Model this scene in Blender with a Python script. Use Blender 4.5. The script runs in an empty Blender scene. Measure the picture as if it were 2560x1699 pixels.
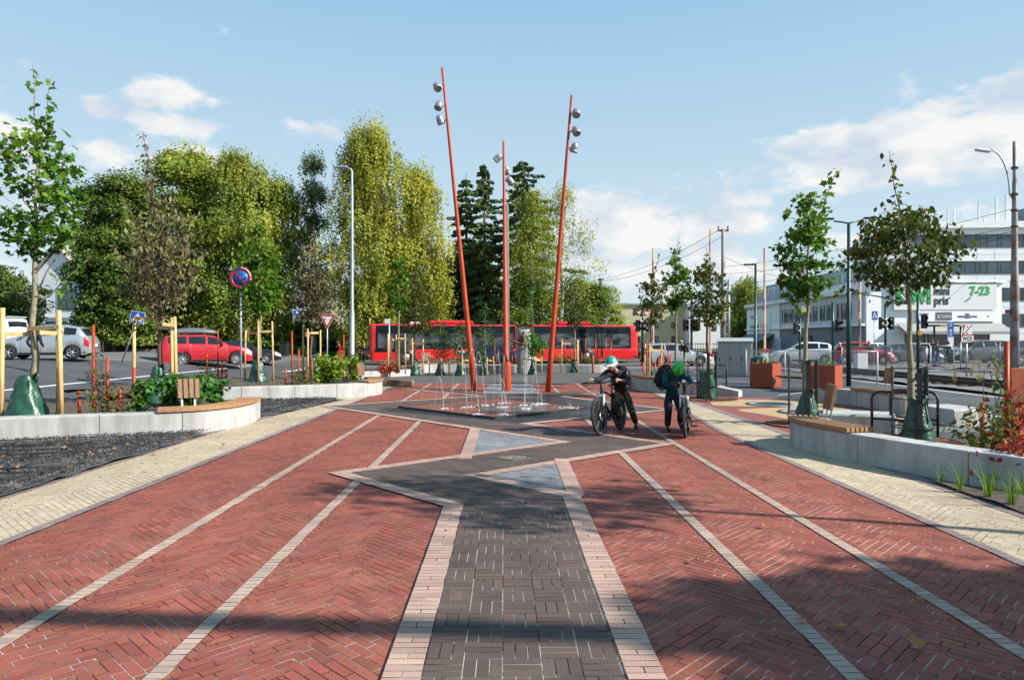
import bpy, math, random
import numpy as np
from mathutils import Vector, Matrix, Euler
R = math.radians
sc = bpy.context.scene
col = sc.collection
rnd = random.Random(7)

# ------------------------------------------------------------------ camera, sky, sun, exposure
CAM_H = 1.7
cam_d = bpy.data.cameras.new('camera')
cam_d.sensor_width = 36.0
cam_d.lens = 24.6
cam_d.clip_start = 0.05
cam_d.clip_end = 3000
cam = bpy.data.objects.new('camera', cam_d)
col.objects.link(cam)
cam.location = (0, 0, CAM_H)
cam.rotation_euler = (R(90), 0, 0)
sc.camera = cam

SUN_EL, SUN_AZ = R(34), math.atan2(0.956, -0.292)       # azimuth clockwise from +Y
sun_dir = Vector((math.sin(SUN_AZ) * math.cos(SUN_EL), math.cos(SUN_AZ) * math.cos(SUN_EL), math.sin(SUN_EL)))
sun_d = bpy.data.lights.new('sun', 'SUN')
sun_d.energy = 5.0
sun_d.angle = R(0.53)
sun_d.color = (1.0, 0.95, 0.87)
sun = bpy.data.objects.new('sun', sun_d)
col.objects.link(sun)
sun.rotation_euler = (-sun_dir).to_track_quat('-Z', 'Y').to_euler()
sun.location = (30, -10, 30)

view = sc.view_settings
view.view_transform = 'Standard'
view.look = 'None'
view.gamma = 1
view.exposure = 1.0
view.use_curve_mapping = False

world = bpy.data.worlds.new('World')
sc.world = world
world.use_nodes = True
def build_world():
    nt = world.node_tree
    for n in list(nt.nodes): nt.nodes.remove(n)
    N, L = nt.nodes.new, nt.links.new
    def m(op, a, b=None, clamp=False):
        n = N('ShaderNodeMath'); n.operation = op; n.use_clamp = clamp
        for i, v in enumerate((a, b)):
            if v is None: continue
            if isinstance(v, (int, float)): n.inputs[i].default_value = v
            else: L(v, n.inputs[i])
        return n.outputs[0]
    out = N('ShaderNodeOutputWorld'); bg = N('ShaderNodeBackground')
    sky = N('ShaderNodeTexSky'); sky.sky_type = 'NISHITA'; sky.sun_disc = False
    sky.sun_elevation = SUN_EL; sky.sun_rotation = SUN_AZ
    sky.air_density = 1.0; sky.dust_density = 0.6; sky.ozone_density = 1.4; sky.altitude = 100
    tc = N('ShaderNodeTexCoord'); sep = N('ShaderNodeSeparateXYZ'); L(tc.outputs['Generated'], sep.inputs[0])
    x, y, z = sep.outputs
    hor = m('SQRT', m('ADD', m('MULTIPLY', x, x), m('MULTIPLY', y, y)))
    el = m('DIVIDE', z, m('MAXIMUM', hor, 0.02))             # tangent of the elevation
    az = m('ARCTAN2', x, y)                                   # bearing from +Y
    comb = N('ShaderNodeCombineXYZ'); L(az, comb.inputs[0]); L(m('MULTIPLY', el, 1.9), comb.inputs[1])
    n1 = N('ShaderNodeTexNoise'); n1.inputs['Scale'].default_value = 11; n1.inputs['Detail'].default_value = 8; n1.inputs['Roughness'].default_value = 0.58
    L(comb.outputs[0], n1.inputs['Vector'])
    # cloud banks: (bearing, elevation tangent, half width, half height, strength)
    banks = [(0.49, 0.232, 0.11, 0.038, 1.0), (0.60, 0.245, 0.11, 0.048, 1.0), (0.42, 0.212, 0.06, 0.018, .7), (0.55, 0.195, 0.2, 0.016, .55), (0.66, 0.16, 0.12, 0.03, .55), (0.52, 0.125, 0.16, 0.022, .5),
             (0.11, 0.145, 0.08, 0.055, .95), (0.20, 0.160, 0.08, 0.040, .9), (0.28, 0.165, 0.07, 0.028, .75), (0.34, 0.185, 0.03, 0.012, .55), (0.22, 0.10, 0.22, 0.05, .6),
             (-0.455, 0.315, 0.042, 0.022, .8), (-0.44, 0.275, 0.055, 0.018, .75), (-0.54, 0.282, 0.030, 0.014, .65), (-0.48, 0.235, 0.12, 0.030, .6), (-0.64, 0.25, 0.06, 0.045, .6), (-0.62, 0.17, 0.10, 0.03, .5),
             (-0.28, 0.285, 0.05, 0.014, .6), (-0.55, 0.10, 0.4, 0.05, .45), (0.02, 0.09, 0.2, 0.05, .5),
             (1.6, 0.3, 0.5, 0.12, .5), (2.6, 0.4, 0.4, 0.12, .5), (-1.7, 0.35, 0.5, 0.15, .5), (-2.6, 0.25, 0.4, 0.1, .5)]
    tot = None
    for a, e, w, h, s in banks:
        dx = m('DIVIDE', m('SUBTRACT', az, a), w); dy = m('DIVIDE', m('SUBTRACT', el, e), h)
        r = m('ADD', m('MULTIPLY', dx, dx), m('MULTIPLY', dy, dy))
        g = m('MULTIPLY', m('EXPONENT', m('MULTIPLY', r, -0.55)), s)
        tot = g if tot is None else m('MAXIMUM', tot, g)
    dens = m('ADD', m('MULTIPLY', m('SUBTRACT', n1.outputs['Fac'], 0.5), 2.5), m('SUBTRACT', m('MULTIPLY', tot, 1.3), 0.42))
    ramp = N('ShaderNodeMapRange'); ramp.interpolation_type = 'SMOOTHSTEP'
    ramp.inputs['From Min'].default_value = 0.0; ramp.inputs['From Max'].default_value = 0.45
    L(dens, ramp.inputs['Value'])
    # underside of clouds: the same noise looked up a little higher
    comb2 = N('ShaderNodeCombineXYZ'); L(m('ADD', az, 0.03), comb2.inputs[0]); L(m('MULTIPLY', m('ADD', el, 0.022), 1.9), comb2.inputs[1])
    n2 = N('ShaderNodeTexNoise'); n2.inputs['Scale'].default_value = 11; n2.inputs['Detail'].default_value = 4; n2.inputs['Roughness'].default_value = 0.5
    L(comb2.outputs[0], n2.inputs['Vector'])
    shade = N('ShaderNodeMapRange'); shade.inputs['From Min'].default_value = 0.42; shade.inputs['From Max'].default_value = 0.66
    shade.inputs['To Min'].default_value = 1.0; shade.inputs['To Max'].default_value = 0.0; L(n2.outputs['Fac'], shade.inputs['Value'])
    ccol = N('ShaderNodeMix'); ccol.data_type = 'RGBA'
    ccol.inputs['A'].default_value = (5.0, 5.7, 6.6, 1); ccol.inputs['B'].default_value = (8.0, 7.8, 7.6, 1)
    L(shade.outputs[0], ccol.inputs['Factor'])
    # the thin pale veil of the photograph's sky, everywhere a little, denser low down
    veil = N('ShaderNodeMapRange'); veil.inputs['From Min'].default_value = 0.0; veil.inputs['From Max'].default_value = 0.60
    veil.inputs['To Min'].default_value = 0.0; veil.inputs['To Max'].default_value = 1.0; L(el, veil.inputs['Value'])
    vc = N('ShaderNodeMix'); vc.data_type = 'RGBA'; L(veil.outputs[0], vc.inputs['Factor']); vc.inputs['A'].default_value = (6.1, 7.2, 7.5, 1); vc.inputs['B'].default_value = (2.2, 4.5, 6.9, 1)
    mixv = N('ShaderNodeMix'); mixv.data_type = 'RGBA'; mixv.inputs['Factor'].default_value = .86
    L(sky.outputs[0], mixv.inputs['A']); L(vc.outputs['Result'], mixv.inputs['B'])
    mixc = N('ShaderNodeMix'); mixc.data_type = 'RGBA'
    L(m('MULTIPLY', ramp.outputs[0], 0.9), mixc.inputs['Factor']); L(mixv.outputs['Result'], mixc.inputs['A']); L(ccol.outputs['Result'], mixc.inputs['B'])
    L(mixc.outputs['Result'], bg.inputs['Color'])
    bg.inputs['Strength'].default_value = 0.062
    L(bg.outputs[0], out.inputs['Surface'])
build_world()

# ------------------------------------------------------------------ helpers
F_PX, CX, CY = 1750.0, 1280.0, 849.5                      # the photograph's focal length and centre
def terr(x, y):
    """height of the ground: level square, rising bank on the far side of the left road"""
    t = min(1.0, max(0.0, (-x - 13.0) / 8.0)); t = t * t * (3 - 2 * t)
    u = min(1.0, max(0.0, (y - 12.0) / 8.0)); u = u * u * (3 - 2 * u)
    return 0.85 * t * u
def G(px, py, z=0.0):
    d = py - CY; Y = (CAM_H - z) * F_PX / d
    return ((px - CX) / F_PX * Y, Y)
def GT(px, py):
    z = 0
    for _ in range(30):
        x, y = G(px, py, z); z = z * .5 + terr(x, y) * .5
    return (x, y)
def X_(px, Y): return (px - CX) / F_PX * Y
def Z_(py, Y): return CAM_H - (py - CY) / F_PX * Y

def tag(o, label=None, cat=None, group=None, kind=None):
    if label: o['label'] = label
    if cat: o['category'] = cat
    if group: o['group'] = group
    if kind: o['kind'] = kind
    return o
def thing(name, label, cat, loc=(0, 0, 0), rz=0.0, group=None):
    o = bpy.data.objects.new(name, None); col.objects.link(o)
    o.empty_display_size = .2
    o.location = loc; o.rotation_euler = (0, 0, rz)
    return tag(o, label, cat, group)
def link_mesh(name, me, mats, parent=None, loc=None):
    o = bpy.data.objects.new(name, me); col.objects.link(o)
    if mats is not None and len(me.materials) == 0:
        for m_ in (mats if isinstance(mats, (list, tuple)) else [mats]): me.materials.append(m_)
    if parent is not None: o.parent = parent
    if loc is not None: o.location = loc
    return o
def dup(o, parent=None):
    c = o.copy(); col.objects.link(c); c.parent = parent
    for ch in list(o.children): dup(ch, c)
    return c
def redo(o, loc, rz=0.0, label=None, group=None, scale=None):
    c = dup(o); c.location = loc; c.rotation_euler = (0, 0, rz)
    if scale is not None: c.scale = (scale,) * 3 if isinstance(scale, (int, float)) else scale
    if label: c['label'] = label
    if group: c['group'] = group
    return c

class MB:
    """collects shapes; build() links them as one mesh object"""
    def __init__(s): s.v = []; s.f = []; s.m = []; s.sm = []
    def add(s, vs, fs, mi=0, smooth=False):
        b = len(s.v); s.v.extend([tuple(p) for p in vs])
        for f in fs: s.f.append([b + i for i in f]); s.m.append(mi); s.sm.append(smooth)
    def box(s, c, d, rz=0.0, mi=0, M=None, bev=0.0):
        x, y, z = d[0] / 2, d[1] / 2, d[2] / 2
        if bev > 0:
            b = min(bev, x * .9, y * .9, z * .9)
            ring = [(-x + b, -y), (x - b, -y), (x, -y + b), (x, y - b), (x - b, y), (-x + b, y), (-x, y - b), (-x, -y + b)]
            inn = [(-x + b, -y + b), (x - b, -y + b), (x - b, -y + b), (x - b, y - b), (x - b, y - b), (-x + b, y - b), (-x + b, y - b), (-x + b, -y + b)]
            vs = [(p[0], p[1], -z + b) for p in ring] + [(p[0], p[1], z - b) for p in ring]
            cap = [(-x + b, -y + b), (x - b, -y + b), (x - b, y - b), (-x + b, y - b)]
            vs += [(p[0], p[1], -z) for p in cap] + [(p[0], p[1], z) for p in cap]
            fs = [(i, (i + 1) % 8, 8 + (i + 1) % 8, 8 + i) for i in range(8)]
            top = [20, 21, 22, 23]; bot = [16, 17, 18, 19]
            fs += [(8, 9, 21, 20), (9, 10, 21), (10, 11, 22, 21), (11, 12, 22), (12, 13, 23, 22), (13, 14, 23), (14, 15, 20, 23), (15, 8, 20), tuple(top)]
            fs += [(1, 0, 16, 17), (2, 1, 17), (3, 2, 17, 18), (4, 3, 18), (5, 4, 18, 19), (6, 5, 19), (7, 6, 19, 16), (0, 7, 16), (19, 18, 17, 16)]
        else:
            vs = [(a * x, b * y, g * z) for g in (-1, 1) for a, b in ((-1, -1), (1, -1), (1, 1), (-1, 1))]
            fs = [(3, 2, 1, 0), (4, 5, 6, 7), (0, 1, 5, 4), (1, 2, 6, 5), (2, 3, 7, 6), (3, 0, 4, 7)]
        T = Matrix.Translation(c) @ (Matrix.Rotation(rz, 4, 'Z') if M is None else M.to_4x4())
        s.add([T @ Vector(p) for p in vs], fs, mi); return s
    def beam(s, a, b, w, h, mi=0, up=(0, 0, 1)):
        a, b = Vector(a), Vector(b); d = b - a; L_ = d.length; d.normalize(); u = Vector(up)
        if abs(d.dot(u)) > .98: u = Vector((0, 1, 0))
        sx = d.cross(u).normalized(); uz = sx.cross(d)
        vs = [p + sx * i * w / 2 + uz * j * h / 2 for p in (a, b) for i, j in ((-1, -1), (1, -1), (1, 1), (-1, 1))]
        s.add(vs, [(0, 1, 2, 3), (7, 6, 5, 4), (0, 4, 5, 1), (1, 5, 6, 2), (2, 6, 7, 3), (3, 7, 4, 0)], mi); return s
    def tube(s, pts, rad, n=8, mi=0, cap=True, smooth=True):
        pts = [Vector(p) for p in pts]; k = len(pts)
        if isinstance(rad, (int, float)): rad = [rad] * k
        vs = []; u = None
        for i, p in enumerate(pts):
            d = (pts[min(i + 1, k - 1)] - pts[max(i - 1, 0)])
            if d.length < 1e-9: d = Vector((0, 0, 1))
            d.normalize()
            if u is None:
                u = d.orthogonal().normalized()
            else:
                u = (u - d * u.dot(d))
                u = u.normalized() if u.length > 1e-6 else d.orthogonal().normalized()
            w = d.cross(u)
            for j in range(n):
                a = 2 * math.pi * j / n
                vs.append(p + (u * math.cos(a) + w * math.sin(a)) * rad[i])
        fs = [(i * n + j, i * n + (j + 1) % n, (i + 1) * n + (j + 1) % n, (i + 1) * n + j) for i in range(k - 1) for j in range(n)]
        if cap: fs += [tuple(range(n - 1, -1, -1)), tuple(range((k - 1) * n, k * n))]
        s.add(vs, fs, mi, smooth); return s
    def lathe(s, prof, c=(0, 0, 0), n=20, mi=0, M=None, smooth=True, mis=None, ring=False):
        if ring: prof = list(prof) + [prof[0]]
        ring = ring or prof[0] == prof[-1]
        T = Matrix.Translation(c) @ (M.to_4x4() if M is not None else Matrix.Identity(4))
        k = len(prof); vs = []
        for r, z in prof:
            for j in range(n):
                a = 2 * math.pi * j / n; vs.append(T @ Vector((r * math.cos(a), r * math.sin(a), z)))
        b = len(s.v); s.v.extend([tuple(p) for p in vs])
        for i in range(k - 1):
            for j in range(n):
                s.f.append([b + i * n + j, b + i * n + (j + 1) % n, b + (i + 1) * n + (j + 1) % n, b + (i + 1) * n + j])
                s.m.append(mis[i] if mis else mi); s.sm.append(smooth)
        if prof[0][0] > 1e-4 and not ring: s.f.append([b + j for j in range(n - 1, -1, -1)]); s.m.append(mi); s.sm.append(False)
        if prof[-1][0] > 1e-4 and not ring: s.f.append([b + (k - 1) * n + j for j in range(n)]); s.m.append(mi); s.sm.append(False)
        return s
    def ell(s, c, r, n=12, m=8, mi=0, M=None):
        T = Matrix.Translation(c) @ (M.to_4x4() if M is not None else Matrix.Identity(4))
        vs = []; fs = []
        for i in range(m + 1):
            t = math.pi * i / m
            for j in range(n):
                a = 2 * math.pi * j / n
                vs.append(T @ Vector((r[0] * math.sin(t) * math.cos(a), r[1] * math.sin(t) * math.sin(a), -r[2] * math.cos(t))))
        for i in range(m):
            for j in range(n): fs.append((i * n + j, i * n + (j + 1) % n, (i + 1) * n + (j + 1) % n, (i + 1) * n + j))
        s.add(vs, fs, mi, True); return s
    def prism(s, poly, z0, z1, mi=0, top=True, bot=True):
        n = len(poly); area = sum(poly[i][0] * poly[(i + 1) % n][1] - poly[(i + 1) % n][0] * poly[i][1] for i in range(n))
        if area < 0: poly = poly[::-1]
        vs = [(p[0], p[1], z0) for p in poly] + [(p[0], p[1], z1) for p in poly]
        fs = [(i, (i + 1) % n, n + (i + 1) % n, n + i) for i in range(n)]
        if top: fs.append(tuple(range(n, 2 * n)))
        if bot: fs.append(tuple(range(n - 1, -1, -1)))
        s.add(vs, fs, mi); return s
    def quad(s, a, b, c, d, mi=0): s.add([a, b, c, d], [(0, 1, 2, 3)], mi); return s
    def build(s, name, mats, parent=None, loc=None):
        me = bpy.data.meshes.new(name); me.from_pydata(s.v, [], s.f)
        me.polygons.foreach_set('material_index', s.m); me.polygons.foreach_set('use_smooth', s.sm)
        o = link_mesh(name, me, mats, parent, loc)
        return o

def fast_mesh(name, co, k, smooth=False):
    """mesh of separate k-gons from an (N*k, 3) array"""
    n = len(co); me = bpy.data.meshes.new(name)
    me.vertices.add(n); me.vertices.foreach_set('co', np.ascontiguousarray(co, dtype=np.float32).ravel())
    me.loops.add(n); me.loops.foreach_set('vertex_index', np.arange(n, dtype=np.int32))
    me.polygons.add(n // k); me.polygons.foreach_set('loop_start', np.arange(0, n, k, dtype=np.int32))
    if smooth: me.polygons.foreach_set('use_smooth', np.ones(n // k, dtype=bool))
    me.update(calc_edges=True); me.validate()
    return me

# ------------------------------------------------------------------ materials
ALB = .87                                                 # one scale for all base colours, set against the exposure
def mat(name, c, rough=.6, metal=0.0, var=.12, scale=6.0, bump=0.0, bscale=40.0, c2=None, spec=.5, coat=0.0, coords='Object', emit=None, island=0.0, transl=0.0, alpha=None, ramp=(.35, .7), detail=6, stretch=None, dirt=None):
    m = bpy.data.materials.new(name); m.use_nodes = True
    nt = m.node_tree; N, L = nt.nodes.new, nt.links.new
    b = nt.nodes['Principled BSDF']; b.inputs['Roughness'].default_value = rough; b.inputs['Metallic'].default_value = metal
    b.inputs['Specular IOR Level'].default_value = spec
    if coat: b.inputs['Coat Weight'].default_value = coat; b.inputs['Coat Roughness'].default_value = .04
    c = tuple(v * ALB for v in c); c2 = tuple(v * ALB for v in c2) if c2 else tuple(max(0, v * (1 - 2 * var)) for v in c)
    tc = N('ShaderNodeTexCoord'); src = tc.outputs[coords]
    if stretch:
        mp = N('ShaderNodeMapping'); mp.inputs['Scale'].default_value = stretch; L(src, mp.inputs[0]); src = mp.outputs[0]
    no = N('ShaderNodeTexNoise'); no.inputs['Scale'].default_value = scale; no.inputs['Detail'].default_value = detail; L(src, no.inputs['Vector'])
    mr = N('ShaderNodeMapRange'); mr.inputs['From Min'].default_value = ramp[0]; mr.inputs['From Max'].default_value = ramp[1]; L(no.outputs['Fac'], mr.inputs['Value'])
    mx = N('ShaderNodeMix'); mx.data_type = 'RGBA'; L(mr.outputs[0], mx.inputs['Factor'])
    mx.inputs['A'].default_value = c + (1,); mx.inputs['B'].default_value = c2 + (1,)
    colr = mx.outputs['Result']
    if dirt:                                                 # worn and soiled patches: (noise scale, darkest, lightest, stretch)
        mp2 = N('ShaderNodeMapping'); mp2.inputs['Scale'].default_value = dirt[3]; L(tc.outputs[coords], mp2.inputs[0])
        dn = N('ShaderNodeTexNoise'); dn.inputs['Scale'].default_value = dirt[0]; dn.inputs['Detail'].default_value = 10; dn.inputs['Roughness'].default_value = .62; L(mp2.outputs[0], dn.inputs['Vector'])
        dr = N('ShaderNodeMapRange'); dr.inputs['From Min'].default_value = .33; dr.inputs['From Max'].default_value = .66; dr.inputs['To Min'].default_value = dirt[1]; dr.inputs['To Max'].default_value = dirt[2]; L(dn.outputs['Fac'], dr.inputs['Value'])
        dm = N('ShaderNodeVectorMath'); dm.operation = 'SCALE'; L(colr, dm.inputs[0]); L(dr.outputs[0], dm.inputs['Scale']); colr = dm.outputs[0]
    if island:
        ge = N('ShaderNodeNewGeometry'); hs = N('ShaderNodeHueSaturation'); L(colr, hs.inputs['Color'])
        v = N('ShaderNodeMapRange'); v.inputs['To Min'].default_value = 1 - island; v.inputs['To Max'].default_value = 1 + island
        L(ge.outputs['Random Per Island'], v.inputs['Value']); L(v.outputs[0], hs.inputs['Value'])
        w = N('ShaderNodeTexWhiteNoise'); w.noise_dimensions = '1D'; L(ge.outputs['Random Per Island'], w.inputs['W'])
        h = N('ShaderNodeMapRange'); h.inputs['To Min'].default_value = .5 - island * .04; h.inputs['To Max'].default_value = .5 + island * .04
        L(w.outputs['Value'], h.inputs['Value']); L(h.outputs[0], hs.inputs['Hue'])
        colr = hs.outputs[0]
    L(colr, b.inputs['Base Color'])
    if bump:
        n2 = N('ShaderNodeTexNoise'); n2.inputs['Scale'].default_value = bscale; n2.inputs['Detail'].default_value = 5; L(src, n2.inputs['Vector'])
        bp = N('ShaderNodeBump'); bp.inputs['Strength'].default_value = bump; bp.inputs['Distance'].default_value = .02
        L(n2.outputs['Fac'], bp.inputs['Height']); L(bp.outputs[0], b.inputs['Normal'])
    if emit: b.inputs['Emission Color'].default_value = tuple(emit[0]) + (1,); b.inputs['Emission Strength'].default_value = emit[1]
    outn = nt.nodes['Material Output']
    if transl:
        t = N('ShaderNodeBsdfTranslucent'); ms = N('ShaderNodeMixShader'); ms.inputs[0].default_value = transl
        L(colr, t.inputs['Color']); L(b.outputs[0], ms.inputs[1]); L(t.outputs[0], ms.inputs[2]); L(ms.outputs[0], outn.inputs['Surface'])
    if alpha is not None: b.inputs['Alpha'].default_value = alpha
    return m
def leaf_mat(name, cols, transl=.35, rough=.5, scale=.5, gain=1.0):
    """foliage: colour drawn per leaf from a ramp, tinted by a slow noise over the crown"""
    m = bpy.data.materials.new(name); m.use_nodes = True
    nt = m.node_tree; N, L = nt.nodes.new, nt.links.new
    b = nt.nodes['Principled BSDF']; b.inputs['Roughness'].default_value = rough; b.inputs['Specular IOR Level'].default_value = .18
    ge = N('ShaderNodeNewGeometry'); tc = N('ShaderNodeTexCoord'); no = N('ShaderNodeTexNoise'); no.inputs['Scale'].default_value = scale; no.inputs['Detail'].default_value = 2
    L(tc.outputs['Object'], no.inputs['Vector'])
    a = N('ShaderNodeMath'); a.operation = 'MULTIPLY_ADD'; L(no.outputs['Fac'], a.inputs[0]); a.inputs[1].default_value = 1.7; a.inputs[2].default_value = -.6
    bb = N('ShaderNodeMath'); bb.operation = 'MULTIPLY_ADD'; L(ge.outputs['Random Per Island'], bb.inputs[0]); bb.inputs[1].default_value = .55; L(a.outputs[0], bb.inputs[2])
    rp = N('ShaderNodeValToRGB'); el = rp.color_ramp.elements
    while len(el) < len(cols): el.new(.5)
    for i, c in enumerate(cols): el[i].position = i / (len(cols) - 1); el[i].color = tuple(v * gain for v in c) + (1,)
    L(bb.outputs[0], rp.inputs[0]); L(rp.outputs[0], b.inputs['Base Color'])
    t = N('ShaderNodeBsdfTranslucent'); ms = N('ShaderNodeMixShader'); ms.inputs[0].default_value = transl
    L(rp.outputs[0], t.inputs['Color']); L(b.outputs[0], ms.inputs[1]); L(t.outputs[0], ms.inputs[2]); L(ms.outputs[0], nt.nodes['Material Output'].inputs['Surface'])
    return m
def glass_mat(name, c=(.02, .025, .03), rough=.04):
    m = mat(name, c, rough=rough, var=.2, scale=.6, spec=.8)
    return m

M = {}
M['white_metal'] = mat('white_metal', (.72, .73, .73), .45, var=.05)
M['steel'] = mat('galvanised_steel', (.45, .48, .52), .42, .75, var=.12, scale=14)
M['grey_steel'] = mat('grey_painted_steel', (.40, .46, .52), .45, .2, var=.08)
M['dark_metal'] = mat('dark_metal', (.03, .033, .036), .45, .3, var=.2)
M['black'] = mat('black_rubber', (.012, .012, .013), .75, var=.3)
M['plastic'] = mat('black_plastic', (.018, .019, .02), .4, var=.2)
M['green_post'] = mat('dark_green_paint', (.012, .05, .045), .4, .2, var=.15)
M['orange'] = mat('orange_red_paint', (.46, .055, .016), .5, spec=.3, dirt=(2.5, .84, 1.10, (1, 1, .4)), var=.10, scale=3)
M['planter'] = mat('planter_paint', (.33, .055, .018), .5, var=.12, scale=3)
M['orange_steel'] = mat('corten_orange', (.42, .075, .02), .6, var=.25, scale=9)
M['rust'] = mat('rusted_iron', (.20, .075, .035), .85, var=.3, scale=12, bump=.3)
M['concrete'] = mat('cast_concrete', (.43, .42, .40), .85, scale=1.6, bump=.15, bscale=60, c2=(.29, .29, .285), ramp=(.42, .72), detail=9, stretch=(1.4, 1.4, .5), dirt=(1.6, .80, 1.12, (4, 4, .7)))
M['stone'] = mat('rough_granite', (.36, .36, .35), .9, var=.25, scale=14, bump=.9, bscale=26, c2=(.2, .2, .2))
M['wood'] = mat('oiled_timber', (.36, .19, .08), .6, var=.2, scale=3, stretch=(1, 12, 12), c2=(.22, .11, .045))
M['wood_brown'] = mat('brown_timber', (.25, .135, .06), .6, var=.2, scale=3, stretch=(12, 12, 1), c2=(.12, .06, .028))
M['stake'] = mat('peeled_pine', (.62, .42, .19), .7, var=.18, scale=5, stretch=(3, 3, .7), c2=(.44, .26, .10))
M['bark'] = mat('grey_green_bark', (.17, .14, .10), .9, var=.25, scale=14, bump=.5, bscale=50, c2=(.30, .27, .17))
M['bark_red'] = mat('cherry_bark', (.15, .075, .05), .8, var=.2, scale=16, bump=.4, c2=(.08, .045, .035))
M['bark_white'] = mat('birch_bark', (.55, .54, .50), .85, var=.2, scale=5, c2=(.06, .055, .05), ramp=(.5, .62), stretch=(1, 1, 2.2))
M['bark_dark'] = mat('dark_bark', (.07, .055, .04), .9, var=.3, scale=10, bump=.5)
M['bag'] = mat('green_tarpaulin', (.010, .055, .032), .36, scale=6, bump=1.0, bscale=11, c2=(.02, .085, .05))
M['red_sign'] = mat('sign_red', (.50, .012, .02), .4, var=.05)
M['blue_sign'] = mat('sign_blue', (.008, .10, .42), .4, var=.05)
M['white_sign'] = mat('sign_white', (.78, .78, .78), .45, var=.03)
M['black_sign'] = mat('sign_black', (.015, .015, .016), .5, var=.05)
M['yellow_sign'] = mat('sign_yellow', (.72, .34, .02), .45, var=.05)
M['glass'] = glass_mat('dark_glass')
M['window'] = mat('window_glass', (.10, .14, .17), .05, var=.35, scale=.25, spec=1.0, metal=.35)
M['car_glass'] = mat('car_glass', (.016, .021, .025), .05, var=.3, scale=1, spec=.45)
M['tyre'] = mat('tyre_rubber', (.014, .014, .015), .8, var=.3, scale=20)
M['rim'] = mat('alloy_rim', (.5, .51, .53), .3, .8, var=.1)
M['red_light'] = mat('tail_light_lens', (.42, .01, .015), .15, var=.1)
M['lamp_glass'] = mat('head_light_lens', (.62, .64, .66), .08, var=.1, spec=.9)
M['soil'] = mat('planting_soil', (.062, .043, .030), .95, var=.3, scale=9, bump=1.0, bscale=22, c2=(.11, .08, .055))
# ------------------------------------------------------------------ ground, roads and paving
def brick_mat(name, c, c2, rough=.8, island=.16, spec=.35):
    return mat(name, c, rough, c2=c2, scale=1.7, island=island, bump=.35, bscale=120, ramp=(.3, .75), spec=spec, detail=8, dirt=(.55, .80, 1.14, (1, 1, 1)))
BR = dict(
    red=brick_mat('red_paving_brick', (.295, .081, .050), (.225, .064, .045), island=.18),
    dark=brick_mat('dark_paving_brick', (.120, .080, .067), (.080, .056, .048), island=.16),
    wet=brick_mat('wet_dark_brick', (.036, .032, .042), (.026, .024, .034), rough=.22, spec=.6),
    pink=brick_mat('pink_edge_brick', (.46, .30, .235), (.40, .265, .215), island=.18),
    stripe=brick_mat('pale_stripe_brick', (.42, .305, .24), (.35, .26, .21)),
    grey=brick_mat('grey_paving_brick', (.235, .235, .245), (.17, .17, .18), island=.22),
    beige=brick_mat('beige_paving_brick', (.51, .41, .285), (.44, .345, .235), island=.10),
    greystrip=brick_mat('grey_edge_brick', (.27, .205, .19), (.22, .17, .16)),
    basin=brick_mat('wet_red_brick', (.27, .085, .045), (.17, .06, .04), rough=.42, spec=.5),
)
JOINT = mat('joint_sand', (.48, .40, .35), .95, c2=(.035, .025, .022), scale=3.2, ramp=(.44, .56), detail=9)
ASPH = mat('asphalt', (.050, .054, .060), .88, dirt=(.35, .78, 1.2, (1, .4, 1)), c2=(.072, .074, .078), scale=1.1, bump=.35, bscale=140, detail=9)
ASPH_OLD = mat('worn_asphalt', (.155, .145, .132), .9, dirt=(.3, .75, 1.15, (.5, 1, 1)), c2=(.115, .11, .105), scale=.9, bump=.3, bscale=120, detail=9)
ASPH_PATH = mat('dark_path_asphalt', (.088, .080, .074), .9, dirt=(.5, .78, 1.2, (1, 1, 1)), c2=(.064, .06, .058), scale=1.2, bump=.3, bscale=120, detail=9)
PAINT = mat('road_paint', (.68, .69, .69), .7, c2=(.5, .51, .52), scale=4)
EARTH = mat('grassy_earth', (.05, .075, .02), .95, c2=(.10, .085, .045), scale=.6, bump=.6, bscale=8)

def clip(poly, cl):
    """Sutherland-Hodgman against a convex counter-clockwise polygon"""
    out = poly
    n = len(cl)
    for i in range(n):
        ax, ay = cl[i]; bx, by = cl[(i + 1) % n]
        inp, out = out, []
        if not inp: break
        def side(p): return (bx - ax) * (p[1] - ay) - (by - ay) * (p[0] - ax)
        for j in range(len(inp)):
            p, q = inp[j], inp[(j + 1) % len(inp)]
            sp, sq = side(p), side(q)
            if sp >= 0: out.append(p)
            if (sp > 0 and sq < 0) or (sp < 0 and sq > 0):
                t = sp / (sp - sq); out.append((p[0] + (q[0] - p[0]) * t, p[1] + (q[1] - p[1]) * t))
    return out
def ccw(p):
    a = sum(p[i][0] * p[(i + 1) % len(p)][1] - p[(i + 1) % len(p)][0] * p[i][1] for i in range(len(p)))
    return list(p) if a > 0 else list(p)[::-1]
BW, BL, GAP = .068, .204, .0068
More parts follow.
